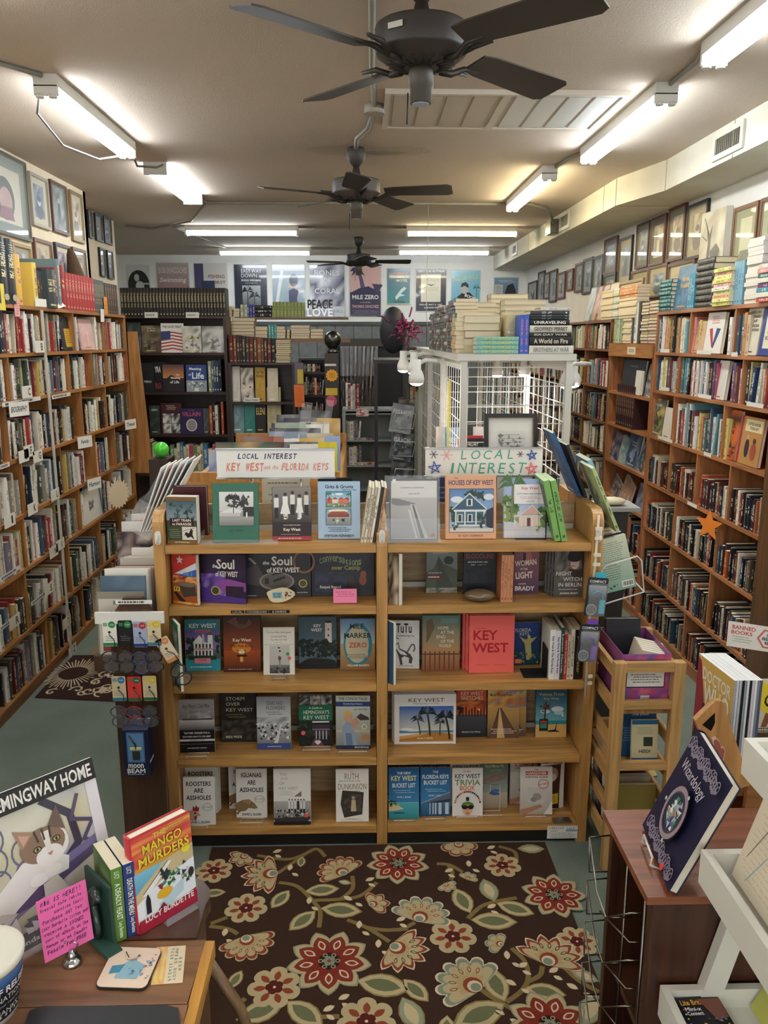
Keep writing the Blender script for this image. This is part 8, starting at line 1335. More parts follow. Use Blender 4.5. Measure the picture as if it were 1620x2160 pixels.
# ================================================================ pine cart at the right
PN='#d0a468';e=empty('book_cart','pine slatted book cart right of the oak bookcase','book cart',(1.12,3.1,0));cx_,cy_=1.12,3.1
def cb(x0,x1,y0,y1,z0,z1,n,mt='wood_x'): m=M();m.box(x0-cx_,x1-cx_,y0-cy_,y1-cy_,z0,z1,PN,mt);m.build(n,e)
for x in (1.0,1.24):
    for y in (2.98,3.36): cb(x,x+.045,y,y+.04,0,.935,'post','wood_z')
for z0,z1 in ((.895,.935),(.735,.77),(.465,.50)): cb(1.045,1.24,2.985,3.01,z0,z1,'rail');cb(1.045,1.24,3.37,3.395,z0,z1,'rail')
for x in (1.005,1.255):
    for z0 in (.86,.71,.55,.40,.26,.12): cb(x,x+.018,3.02,3.36,z0,z0+.05,'side_slat','wood_y')
for z0 in (.445,.10): cb(1.024,1.255,3.02,3.36,z0,z0+.018,'shelf','wood_y')
cb(1.024,1.255,3.02,3.36,.70,.715,'shelf','wood_y')
e=empty('book_box','pink and blue patterned box holding paperbacks on the pine cart','box',(1.14,3.05,.716));m=M()
for a in ((-.1,.1,-.025,-.022,0,.24),(-.1,-.097,-.022,.28,0,.24),(.097,.1,-.022,.28,0,.24),(-.1,.1,.28,.283,0,.24),(-.1,.1,-.022,.28,0,.003)): m.box(*a,'#8a4a80','print')
A=Art(m,(-.1,-.0252,0),(.2,0,0),(0,0,.24),(0,-1,0));A.noise(0,0,1,1,['#c24a6a','#4a6ab0','#8a4a94','#d86a7c'],9,9,4);A.rect(.1,.4,.9,.72,'#26264a');A.rect(.12,.42,.88,.7,'#efece6');A.scrib(.18,.48,.82,.66,4,'#4a4a5a',.3);A.rect(.12,.78,.88,.9,'#26264a').rect(.14,.8,.86,.88,'#efece6').scrib(.18,.81,.82,.87,2,'#4a4a5a',.4);A.rect(.42,.1,.6,.26,'#efece6');[A.rect(.44+.02*k,.12,.447+.02*k,.24,'#222') for k in range(8)];m.build('box_body',e)
for k in range(6):
    T=Matrix.Translation((1.075+.003*k,3.06+k*.026,.722))@Matrix.Rotation(R(14),4,'Y')@Matrix.Translation((0,.024,0))@Matrix.Rotation(R(-90),4,'Z');coverbook(T,.125,.245,.022,'#e6dcc0',None,None,'#e6dcc0',False,f'white-edged paperback in the patterned box, {ordn(k+1)} from front','paperbacks in the patterned box')
fileface(1.05,3.25,.722,.15,.29,.03,'#26262e','thick black paperback at the back of the patterned box',8)
faceC=lambda l,x0,x1,h,y,c,a:fileface(x0,y,.4635,x1-x0,h,.014,c,l,7,a)
faceC('pale blue picture book at the back of the pine cart shelf',1.06,1.22,.245,3.14,'#7ab0c4',gen(['#7ab0c4','#8abccc'],None,seed=101));faceC('blue book titled The Door on the pine cart shelf',1.085,1.235,.215,3.10,'#2c5f94',lambda A:(A.text('The Door',.55,.86,.5,.07,'#dfe8f0'),A.scrib(.05,.3,.4,.6,6,'#8ab0d0',.3)))
faceC('cream and blue paperback with small dark picture on the pine cart',1.115,1.225,.18,3.05,'#dcd5ae',lambda A:(A.rect(0,.9,1,1,'#2c6aa0'),A.rect(0,0,1,.1,'#2c6aa0'),A.rect(.45,.38,.8,.6,'#3a4438'),A.text('HEIDI',.5,.26,.5,.08,'#2c3a44'),A.scrib(.15,.66,.85,.84,5,'#8a8870',.25)))
for k in range(4): fileface(1.04,3.06+k*.07,.12,.2,.22,.03,['#8a7a3c','#c9c2b0','#5a3a44','#d5cfc0'][k],f"{['olive','pale','dark','cream'][k]} book low on the pine cart, {ordn(k+1)} from front",5)
# ================================================================ brown cabinet with the wizard book
CB='#4a291b';e=empty('brown_cabinet','reddish brown open cabinet in front of the pine cart','cabinet',(.86,1.77,0))
def bc(x0,x1,y0,y1,z0,z1,n,c=CB,mt='wood_z'): m=M();m.box(x0-.86,x1-.86,y0-1.77,y1-1.77,z0,z1,c,mt);m.build(n,e)
bc(.645,1.08,1.6,1.95,.93,.95,'top','#8a4f32','wood_x');bc(.665,.685,1.915,1.919,0,.93,'side_panel');bc(.665,1.06,1.61,1.63,0,.93,'side_panel');bc(1.04,1.06,1.63,1.94,0,.93,'side_panel');bc(.665,1.06,1.92,1.94,0,.93,'back_panel');bc(.67,.69,1.63,1.66,0,.93,'corner_post');bc(.685,1.04,1.63,1.92,.06,.08,'shelf','#4a2a1c','wood_x');bc(.685,1.04,1.63,1.92,.48,.50,'shelf','#4a2a1c','wood_x')
e=empty('wire_rack','zigzag steel wire pocket rack on the aisle side of the cabinet','wire rack',(.66,1.77,0))
for k in range(5):
    z=.84-.13*k;m=M();m.tube([(-.005,.14,z+.06),(-.06,.14,z+.055),(-.07,.02,z-.02),(-.07,-.06,z-.03),(-.005,-.06,z-.03)],.0022,'#9a948a','metal',6);m.tube([(-.005,.14,z-.05),(-.055,.14,z-.05),(-.06,.14,z+.055)],.0022,'#9a948a','metal',6);m.tube([(-.07,-.06,z-.03),(-.03,-.12,z+.03),(-.005,-.12,z+.03)],.0022,'#9a948a','metal',6);m.tube([(-.06,.02,z-.075),(-.03,-.12,z-.05),(-.005,-.12,z-.05)],.0022,'#9a948a','metal',6);m.build('wire_pocket',e)
for y in (-.13,.0): m=M();m.tube([(-.003,y,.95-.03),(-.003,y,.2)],.003,'#8a857c','metal',6);m.build('upright',e)
NV='#1b1c3c'
def wiz(A):
    A.rect(0,0,1,1,NV);s_='#8d8698'
    for v0 in (.1,.9):
        for k in range(19): u=.08+.84*k/18;v=v0+.02*math.sin(k*1.4);A.ring(u,v,.045,.055,.2,s_,12);A.ring(u+.02,v+.02*math.cos(k*2),.025,.03,.3,s_,8);A.ell(u,v-.03,.02,.01,s_,8)
    A.text('Wizardology',.5,.735,.62,.13,'#c9c5d0',0,sh=.2,keep=False);A.ell(.5,.42,.24,.24,'#12122a',28);A.ell(.5,.42,.225,.225,'#a08e96',28);A.ell(.5,.42,.175,.178,'#2c3a4c',26);A.leafmass(.39,.31,.61,.53,['#8ab0a8','#c9866a','#e6ece8','#4a8a5a','#5a6a94','#b5b0d0'],40,.045,5);A.ring(.5,.42,.18,.18,.1,'#4a4458',26);A.circ(.8,.08,.035,'#ee4a3c')
    for a in (60,180,290): A.circ(.5+.24*math.cos(R(a)),.42+.24*math.sin(R(a)),.02,'#b5c9c4',10)
e_=Matrix.Translation((.722,1.862,.962))@Matrix.Rotation(R(-96.5),4,'Z')@Matrix.Rotation(R(-23),4,'X')
T=e_@Matrix.Translation((0,.022,0))@Matrix.Rotation(R(-90),4,'Z')
coverbook(T,.262,.30,.022,NV,wiz,None,'#aaa',True,'navy book with silver scrollwork and round jewel, atop brown cabinet')
m=M();m.T=e_;m.tube([(.07,.02,-.010),(.07,-.014,-.010),(.07,-.018,.01),(.16,-.018,.01),(.16,-.014,-.010),(.16,.02,-.010)],.003,'#e6e2da','gloss',6);m.tube([(.07,.03,0),(.08,.035,.2),(.15,.035,.2),(.16,.03,0)],.0025,'#cfccc4','gloss',6);m.tube([(.115,.035,.18),(.115,.13,.03)],.0025,'#cfccc4','gloss',6);m.T=None;tag(m.build('book_easel'),'white wire easel under the navy scrollwork book','book stand')
# ================================================================ pine comic bin with mitten, comics
e=empty('comic_bin','pine bin with a cut-out handle end panel and painted mitten','display bin',(1.0,2.2,.9));m=M();
q=[at(a,b,Y=2.05) for a,b in ((1467,1520),(1510,1478),(1524,1480),(1584,1656),(1560,1664),(1548,1660),(1532,1668),(1497,1600))]
q=[(v.x-1.0,v.z-.9) for v in q];hole=[at(a,b,Y=2.05) for a,b in ((1481,1529),(1508,1503),(1508,1525),(1500,1542))];hole=[(v.x-1.0,v.z-.9) for v in hole]
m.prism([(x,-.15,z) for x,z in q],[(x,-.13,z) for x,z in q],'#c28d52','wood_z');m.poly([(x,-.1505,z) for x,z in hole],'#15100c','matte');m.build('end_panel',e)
m=M();mt_=[at(a,b,Y=2.05) for a,b in ((1500,1556),(1507,1552),(1515,1560),(1518,1574),(1524,1573),(1527,1580),(1523,1600),(1518,1616),(1512,1620),(1507,1600),(1502,1578))];mt_=[(v.x-1.0,v.z-.9) for v in mt_];m.prism([(x,-.160,z) for x,z in mt_],[(x,-.1508,z) for x,z in mt_],'#d9b5a0','satin');c_=(sum(a for a,b in mt_)/11,sum(b for a,b in mt_)/11);m.poly([(c_[0]+(x-c_[0])*.88,-.1603,c_[1]+(z-c_[1])*.9) for x,z in mt_],'#a05a4c');m.build('mitten_ornament',e)
m=M();m.box(.10,.34,-.129,-.111,-.9,.06,'#a56c3a','wood_x');m.box(.03,.10,-.129,-.111,-.9,-.04,'#a56c3a','wood_x');m.box(.03,.045,-.111,.15,-.9,-.06,'#a56c3a','wood_y');m.box(.34,.355,-.129,.15,-.9,.06,'#a56c3a','wood_y');m.box(.045,.34,.135,.15,-.9,-.02,'#a56c3a','wood_x');m.box(.045,.34,-.111,.135,.0,.015,'#a56c3a','wood_y');m.build('bin_body',e)
def comic(A): A.rect(0,0,1,1,'#c9a55a');A.poly([(0,0),(1,0),(1,.35),(.7,.55),(.5,.5),(.2,.6),(0,.95)],'#3a2430');A.poly([(0,.2),(.25,.6),(.1,.95),(0,.98)],'#8a2f3c');A.text('DOCTOR',.55,.86,.78,.12,'#e2ddd0',keep=False);A.text('WHO',.58,.69,.7,.2,'#e2ddd0',keep=False);A.noise(.3,.05,.95,.4,['#3a2c24','#5c4a2c','#241a20','#6a5a38'],6,6,3);A.poly([(.05,.05),(.2,.4),(.3,.35),(.25,.05)],'#8a5a6a');A.circ(.3,.42,.06,'#dcd02c')
for k in range(11):
    c=['#c9a55a','#dfe3e8','#2a2c33','#c9ccd0','#1d1d22','#9aa0a8','#1c1c22','#dfe0e2','#d8d4dc','#b5b8c0','#7a8494'][k];g=['#9aa0a6','#c9ccd2','#b5b9c0','#16161a','#8a9098','#d5d7dc','#1c1c22','#c9c6cf','#e2e2e6','#7a8090','#4a5068'][k]
    T=Matrix.Translation((1.034+k*.0075,2.314,.917))@Matrix.Rotation(R(5),4,'Z');m=M();w_,h_,t_=.205,.333,.0065;m.T=T;m.box(0,t_,-w_,0,0,h_,'#e9e9ec','paper',cols=['#ccc','#f0f0ee',g,'#e2e2e2','#ddd',c]);m.T=None
    if k==0: comic(Art(m,T@Vector((0,0,0)),T.to_3x3()@Vector((0,-w_,0)),T.to_3x3()@Vector((0,0,h_)),T.to_3x3()@Vector((-1,0,0))))
    tag(m.build('comic_book'),'comic with big pale lettering and yellow badge, front of pine bin' if k==0 else f'{cname(c)} bagged comic in pine bin, {ordn(k+1)} from left','comic','bagged comics in the pine bin' if k else None)
# signs hung at the right edge
p=at(1537,1312,Y=3.0);card('banned_books_sign','white Banned Books sign hanging at the right edge','sign',(p.x,3.0,p.z-.10),(.24,0,-.04),(0.0,0,.105),(0,-1,0),.0015,'#e9e4dc',lambda A:(A.text('BANNED',.27,.8,.4,.16,'#c84a44',keep=False),A.text('BOOKS',.24,.6,.36,.15,'#c84a44',keep=False),A.scrib(.08,.2,.42,.48,3,'#a9b5a5',.4),A.ring(.72,.5,.22,.42,.16,'#c9645c',6),A.text('LET',.72,.66,.12,.12,'#26262a'),A.text('FREEDOM',.72,.5,.26,.13,'#26262a'),A.text('READ',.72,.34,.16,.12,'#26262a')))
p=at(1588,1440,Y=2.6);card('caution_sign','yellow caution sign leaning at the right edge above white shelves','sign',(p.x,2.6,p.z-.08),(.22,0,-.13),(.035,0,.085),(0,-1,0),.003,'#e3cb2c',lambda A:A.text('CAUTION',.55,.5,.8,.55,'#1c1c1c',keep=False))
card('poster_sheet','pale sheet with a brown figure under the caution sign','poster',(at(1592,1540,Y=2.7).x,2.7,at(1592,1545,Y=2.7).z),(.2,0,0),(0,0,.21),(0,-1,0),.004,'#e2d8c6',lambda A:(A.poly([(.1,.1),(.2,.5),(.1,.9),(.3,.9),(.35,.5),(.2,.1)],'#8a5a3c'),A.scrib(.0,.0,.3,.1,2,'#333',.5)))
# ================================================================ white ladder shelf at the right edge
WS='#dddacf';e=empty('white_shelf','white three-tier ladder shelf at the lower right edge','shelf unit',(1.0,1.45,0))
def tray(x,y,z,n='tray',dx=.5,dy=.36):
    m=M();T=Matrix.Translation((x-1.0,y-1.45,z));m.T=T
    m.box(.018,dx,-dy+.018,-.018,0,.012,WS);m.build(n,e)
    for a in ((0,.018,-dy,0,-.02,.062),(0.018,dx,-.018,0,-.02,.062),(.018,dx,-dy,-dy+.018,-.02,.062)): m=M();m.T=T;m.box(*a,WS,'satin');m.build('tray_edge',e)
tray(.805,1.55,1.31,dy=.30);tray(.745,1.572,1.03,dy=.40);tray(.69,1.598,.655,dy=.50)
for k,(x0,x1,y) in enumerate(((.785,.905,1.576),(1.05,1.17,1.576))):
    m=M();q=lambda x,z,d:(x-1.0,y-1.45+d,z);a0=x0-(x1-x0)*1.45;m.prism([q(a0,0,0),q(a0+.05,0,0),q(a0+.05,0,.03),q(a0,0,.03)],[q(x1+.02,1.31,0),q(x1+.07,1.31,0),q(x1+.07,1.31,.03),q(x1+.02,1.31,.03)],WS);m.build('post',e)
def lite(A): A.rect(0,0,1,1,'#17161c');A.text('Lite Brite',.34,.9,.5,.1,'#e6a53c');A.text('Mini-x',.3,.78,.36,.07,'#efeff0');A.text('Connect',.3,.7,.36,.07,'#efeff0');A.poly([(.5,.95),(.98,.95),(.98,.6),(.7,.55)],'#7a4a3c');A.leafmass(.35,.2,.9,.6,['#e0503c','#3fa05a','#e6b53c','#3a7ac2','#d86aa0'],40,.035,3);A.circ(.72,.14,.13,'#e6d62c');A.scrib(.62,.1,.82,.18,2,'#444',.5);[A.circ(.06,.1+.08*k,.02,['#e0503c','#3a7ac2','#e6b53c','#efeff0'][k%4],8) for k in range(10)]
m=M();m.T=Matrix.Translation((.714,1.575,.669))@Matrix.Rotation(R(3),4,'Z');m.box(0,.105,-.155,0,0,.032,'#e9e9ee','print');Tm=m.T;m.T=None;A=Art(m,Tm@Vector((0,-.155,.0322)),Tm.to_3x3()@Vector((.105,0,0)),Tm.to_3x3()@Vector((0,.155,0)),(0,0,1));lite(A);m.T=None;tag(m.build('toy_box'),'small black light-peg toy box lying in the lowest white tray','toy box')
m=M();m.T=Matrix.Translation((.80,1.54,1.04))@Matrix.Rotation(R(-90),4,'Z')@Matrix.Rotation(R(-16),4,'X');m.box(0,.24,0,.012,.012,.22,'#d8cdb8','paper');Tm=m.T;m.T=None;A=Art(m,Tm@Vector((0,-.0004,.012)),Tm.to_3x3()@Vector((.24,0,0)),Tm.to_3x3()@Vector((0,0,.208)),Tm.to_3x3()@Vector((0,-1,0)));A.rect(.0,.0,1,1,'#dccfb8');A.scrib(.05,.1,.95,.95,14,'#a5988a',.08);A.line([(.2,.1),(.4,.6),(.7,.3),(.9,.9)],.012,'#9ab0b8');A.line([(.1,.3),(.3,.9)],.008,'#8a7a70');m.T=None;tag(m.build('art_booklet'),'cream illustrated booklet in plastic, in the middle white tray','booklet')
m=M();m.T=Matrix.Translation((.89,1.57,.668))@Matrix.Rotation(R(-85),4,'Z')@Matrix.Rotation(R(-28),4,'X');m.box(0,.2,0,.01,.01,.2,'#b5b54a','print');Tm=m.T;m.T=None;A=Art(m,Tm@Vector((0,-.0004,.01)),Tm.to_3x3()@Vector((.2,0,0)),Tm.to_3x3()@Vector((0,0,.19)),Tm.to_3x3()@Vector((0,-1,0)));A.rect(0,0,1,1,'#b5b85a');A.text('BIG',.3,.75,.4,.2,'#3a7a80');A.text('PI',.28,.45,.3,.22,'#3a7a80');m.T=None;tag(m.build('book'),'olive book with teal letters at the right end of lowest white tray','book')
# ================================================================ rugs
BRN='#3b271d';CR='#b5a47c';RD='#88412a';OL='#6b5a34';TE='#7f8a76';LT='#d2bf9f'
def rugthing(label,corners,base,draw,edge='#4a342a',th=.008):
    m=M();m.prism([(x,y,.001) for x,y in corners],[(x,y,th) for x,y in corners],edge,'matte');m.poly([(x,y,th+.0002) for x,y in corners],base,'matte');A=Art(m,(0,0,th+.0002),(1,0,0),(0,1,0),(0,0,1),'matte',.00006);draw(A);return tag(m.build('rug'),label,'rug')
def W(x,y): v=at(x,y,Z=.01);return v.x,v.y
def rose(A,x,y,r,n,prof,col,ph=0,sq=1):
    k=n*8;A.poly([(x+r*prof(i/8%1)*math.cos(2*math.pi*i/k+ph),y+r*prof(i/8%1)*math.sin(2*math.pi*i/k+ph)*sq) for i in range(k)],col)
pt=lambda f:.72+.28*(1-abs(2*f-1))**.8
rd=lambda f:.78+.22*math.sin(math.pi*f)**.6
def petal(A,x,y,r0,r1,w,a,col,hole=None):
    c,s=math.cos(a),math.sin(a)
    def P(q): return [(x+c*(r0+(r1-r0)*t)-s*w*q*math.sin(math.pi*t)**.8,y+s*(r0+(r1-r0)*t)+c*w*q*math.sin(math.pi*t)**.8) for t in (0,.2,.4,.6,.8,1)]+[(x+c*(r0+(r1-r0)*t)+s*w*q*math.sin(math.pi*t)**.8,y+s*(r0+(r1-r0)*t)-c*w*q*math.sin(math.pi*t)**.8) for t in (.8,.6,.4,.2)]
    A.poly(P(1),col)
    if hole: r0,r1,w0=r0+(r1-r0)*.18,r1-(r1-r0)*.16,w;A.poly(P(.62),hole)
def big(A,x,y,r,ph=.2):
    r*=1.45;A.l=30
    rose(A,x,y,r,9,pt,'#8c8b72',ph);rose(A,x,y,r*.95,9,pt,CR,ph);rose(A,x,y,r*.82,9,pt,'#7e3425',ph);rose(A,x,y,r*.6,9,pt,'#7c2c22',ph)
    for k in range(9): petal(A,x,y,r*.36,r*.7,r*.09,2*math.pi*(k+.5)/9+ph,LT,'#8c3626')
    rose(A,x,y,r*.26,6,rd,'#2c211a');[A.ring(x+r*.2*math.cos(k*1.047),y+r*.2*math.sin(k*1.047),r*.06,r*.06,.35,CR,8) for k in range(6)];rose(A,x,y,r*.15,5,rd,TE);A.circ(x,y,r*.05,RD,8)
def small(A,x,y,r,ph=0):
    r*=1.42;A.l=14
    rose(A,x,y,r,7,rd,CR,ph);[petal(A,x,y,r*.3,r*.78,r*.13,2*math.pi*(k+.5)/7+ph,RD) for k in range(7)];rose(A,x,y,r*.34,5,rd,'#55201a');A.circ(x,y,r*.06,LT,8)
def fanf(A,x,y,r,a,tip=RD,out=LT,spk=True,n=7):
    "half-open fan flower pointing along a"
    A.l=20;r*=1.38
    def half(q,pr,col): k=n*6;A.poly([(x-r*.25*math.cos(a),y-r*.25*math.sin(a))]+[(x+r*q*pr(i/6%1)*math.cos(a+(i/k-.5)*3.5),y+r*q*pr(i/6%1)*math.sin(a+(i/k-.5)*3.5)) for i in range(k+1)],col)
    pr=pt if spk else rd;half(1.03,pr,out);half(.96,pr,tip);half(.82,pr,CR);half(.45,pr,'#b09a6c')
    for k in range(n-1): petal(A,x,y,r*.42,r*.66,r*.055,a+((k+1)/n-.5)*3.1,'#3a2418' if spk else RD,CR)
    A.circ(x,y,r*.27,RD,12);A.circ(x-r*.06*math.cos(a),y-r*.06*math.sin(a),r*.2,LT,12);A.circ(x-r*.1*math.cos(a),y-r*.1*math.sin(a),r*.14,TE,10)
def leaf(A,x,y,L,a,c=CR,i='#6a6c4c'):
    A.l=6;L*=1.3
    petal(A,x,y,0,L,L*.27,a,'#8a7a4a');petal(A,x,y,L*.03,L*.95,L*.235,a,c);petal(A,x,y,L*.15,L*.82,L*.14,a,i)
def vine(A,pts,w=.012): 
    q=[];P=[pts[0]]+pts+[pts[-1]]
    for i in range(1,len(P)-2):
        for t in range(6):
            t/=6;q.append(tuple(.5*(2*P[i][d]+(P[i+1][d]-P[i-1][d])*t+(2*P[i-1][d]-5*P[i][d]+4*P[i+1][d]-P[i+2][d])*t*t+(3*P[i][d]-P[i-1][d]-3*P[i+1][d]+P[i+2][d])*t**3) for d in (0,1)))
    q.append(pts[-1]);A.l=1+(pts[0][0]*37%1)*3;L=[];w*=.75
    for i,(x,y) in enumerate(q):
        a,b=q[max(i-1,0)],q[min(i+1,len(q)-1)];dx,dy=b[0]-a[0],b[1]-a[1];k=w/(math.hypot(dx,dy) or 1);L.append(((x-dy*k,y+dx*k),(x+dy*k,y-dx*k)))
    for (a,b),(c,d) in zip(L,L[1:]): A._f([a,b,d,c],'#7d6a3e')
def G1(x,y): return W(420+x/3.682,1760+y/3.682)
def G2(x,y): return W(840+x/3.682,1760+y/3.682)
def draw_rug(A):
    for p in ([(450,160),(700,190),(900,110)],[(610,300),(740,210),(900,110),(980,170)],[(620,370),(760,400),(880,510),(940,600),(930,720)],[(880,510),(1100,500),(1260,470),(1380,370)],[(1100,500),(1190,420),(1190,320)],[(90,690),(220,640)],[(80,710),(220,730),(300,770)],[(1150,660),(1300,720),(1480,830)],[(1300,720),(1450,740),(1620,730)],[(270,1340),(360,1270)],[(780,1470),(900,1420),(1090,1410)]): vine(A,[G1(*q) for q in p])
    for p in ([(300,225),(400,235),(500,290)],[(390,240),(420,290),(410,350)],[(540,650),(640,560),(750,520),(920,490)],[(780,90),(900,130),(920,200)],[(880,880),(980,980),(1010,1110),(960,1210),(840,1300)],[(1120,1020),(1100,1090),(1010,1140)],[(640,1200),(740,1270),(900,1360)],[(1280,1020),(1400,1130),(1560,1220)],[(0,740),(60,720),(130,680)]): vine(A,[G2(*q) for q in p])
    s=1/(3.682*640)  # approximate metres per zoomed pixel, per depth row
    for g,x,y,L,a in ((G1,20,460,.075,.1),(G1,800,170,.055,-1.6),(G1,700,430,.095,-2.1),(G1,820,440,.11,.1),(G1,940,570,.13,-.15),(G1,905,590,.11,-2.3),(G1,1080,360,.045,-.3),(G1,1220,1130,.15,-.25),(G1,680,1290,.13,-.7),(G1,280,1440,.13,.4),(G1,230,1200,.07,1.2),(G2,1140,110,.095,3.1),(G2,750,520,.11,1.75),(G2,560,610,.12,1.85),(G2,760,530,.12,-.45),(G2,560,660,.14,-.1),(G2,830,1300,.13,1.8),(G2,830,1310,.16,-2.7),(G2,980,1190,.11,-.25),(G2,40,1120,.1,-.9),(G2,30,1260,.12,-1.2),(G2,1560,1140,.08,2.6),(G2,1560,1240,.12,-2.2),(G2,380,1400,.09,-1.7)): leaf(A,*g(x,y),L,a,*(('#8f957c','#c2b088') if int(x)%3==0 else ()))
    for g,x,y,r,ph in ((G1,115,280,.056,0),(G1,365,570,.060,.3),(G1,585,1185,.066,.1),(G1,1300,1450,.07,.2),(G2,810,238,.056,.1),(G2,425,790,.063,.2),(G2,1390,830,.055,.5)): small(A,*g(x,y),r,ph)
    for g,x,y,r,ph in ((G1,1545,225,.094,.1),(G1,1010,985,.107,.2),(G2,1210,470,.092,.3),(G2,1180,1480,.10,.1)): big(A,*g(x,y),r,ph)
    for g,x,y,r,a,t,o,sp in ((G1,555,305,.088,3.25,RD,LT,True),(G1,350,170,.05,-2.2,RD,LT,True),(G1,1110,290,.075,2.2,RD,CR,False),(G1,370,820,.075,-1.2,RD,CR,False),(G1,1540,880,.085,-.6,RD,LT,True),(G2,170,640,.085,1.2,TE,LT,False),(G2,580,1170,.095,2.3,TE,LT,False),(G2,470,80,.06,-1.5,RD,CR,False),(G2,1170,970,.09,1.1,RD,LT,True),(G2,-10,880,.0,0,RD,LT,True),(G1,1350,540,.05,.5,RD,CR,True),(G2,540,340,.03,1,TE,CR,False),(G2,370,390,.032,-1,TE,CR,False),(G2,790,850,.04,2.6,TE,CR,False)):
        if r: fanf(A,*g(x,y),r,a,t,o,sp,7 if r>.06 else 4)
    for g,x,y in ((G1,570,140),(G1,700,280),(G1,850,540),(G1,1190,510),(G1,1290,360),(G1,1530,670),(G1,1240,730),(G1,190,790),(G1,1390,880),(G1,960,1370),(G1,1080,1280),(G2,690,110),(G2,550,250),(G2,360,290),(G2,690,570),(G2,850,970),(G2,930,1030),(G2,920,1170),(G2,1170,1070),(G2,1400,1200),(G2,830,1400)):
        p=g(x,y);leaf(A,*p,.035,.5+x%3,LT,LT);leaf(A,p[0]+.012,p[1]-.015,.028,-.6+y%2,LT,LT)
rugthing('large brown rug with red and cream flowers before the oak bookcase',[(-.62,1.1),(.83,1.1),(.80,3.18),(-.675,3.18)],BRN,draw_rug)
def draw_swirl(A):
    c=W(155,1420);r=random.Random(6)
    for k in range(44):
        a=2*math.pi*k/44;A.line([(c[0]+.085*math.cos(a),c[1]+.11*math.sin(a)),(c[0]+(.15+.02*(k%2))*math.cos(a+.1),c[1]+(.22+.03*(k%2))*math.sin(a+.1))],.008,'#c9b597')
    A.ell(c[0],c[1],.095,.1,'#38231b',22)
    for k in range(150):
        x,y=r.uniform(-2.0,-1.06),r.uniform(4.78,5.37);d=math.hypot((x-c[0])/.2,(y-c[1])/.27)
        if d<1.05: continue
        A.l=1+k*.08;q=r.uniform(.03,.05);s=r.choice((-1,1));a0=r.uniform(0,6.3);A.line([(x+q*(1-t/9)*math.cos(a0+s*t*.75),y+1.25*q*(1-t/9)*math.sin(a0+s*t*.75)) for t in range(9)],.013,'#c9b597')
rugthing('brown rug with cream swirls in the left aisle',[(-2.06,4.74),(-1.0,4.60),(-1.0,5.42),(-2.06,5.42)],'#38231b',draw_swirl)
rugthing('olive and brown leaf-patterned rug behind the swirl rug',[(-1.95,5.42),(-1.2,5.42),(-1.2,6.4),(-1.95,6.4)],'#8a7a55',lambda A:[leaf(A,-1.9+.1*(k%7),5.5+.13*(k//7),.1,1.2,'#4a3826','#4a3826') for k in range(42)])
rugthing('beige rug corner in the right aisle behind the pine cart',[(1.20,3.65),(1.50,3.72),(1.52,3.95),(1.2,4.2)],'#b59f70',lambda A:(leaf(A,1.25,3.78,.15,.6,'#cbb88a','#9a8858'),leaf(A,1.3,3.85,.12,.2,'#cbb88a','#9a8858')),'#8a7348')
# ================================================================ counter at the lower left
CZ=1.03;e=empty('counter','plank-topped wooden counter at the lower left with a rounded dark end','counter',(-.6,1.3,0))
def cnt(poly,z0,z1,n,c,mt='plank_y'): m=M();m.prism([(x+.6,y-1.3,z0) for x,y in poly],[(x+.6,y-1.3,z1) for x,y in poly],c,mt);m.build(n,e)
arc=[(-.42+.088*math.cos(R(a)),1.52+.075*math.sin(R(a))) for a in (-20,0,20,45,70,90)]
cnt([(-1.1,1.40),(-.337,1.40)]+arc+[(-1.1,1.595)],CZ-.03,CZ+.004,'rear_top','#5a3a2c')
for k,(y0,y1) in enumerate(((1.24,1.398),(1.08,1.238),(.92,1.078))): cnt([(-1.1,y0),(-.322,y0),(-.318,y1),(-1.1,y1)],CZ-.03,CZ,'plank','#8a6244','wood_x')
cnt([(-.321,.92),(-.300,.92),(-.300,1.395),(-.319,1.395)],CZ-.035,CZ+.0,'edge_strip','#c9903f','wood_y');cnt([(-1.1,.92),(-.34,.92),(-.34,1.50),(-.40,1.57),(-1.1,1.57)],0,CZ-.032,'body','#5c3823','wood_z')
m=M();pth=[(-.325,1.45,.93),(-.27,1.47,.80),(-.22,1.44,.66),(-.215,1.35,.5)];m.tube([(x+.6,y-1.3,z) for x,y,z in pth],.012,'#8a6a48','wood_z',6);m.build('curved_trim',e)
def up(x,y): v=at(x,y,Z=CZ+.004);return v.x,v.y
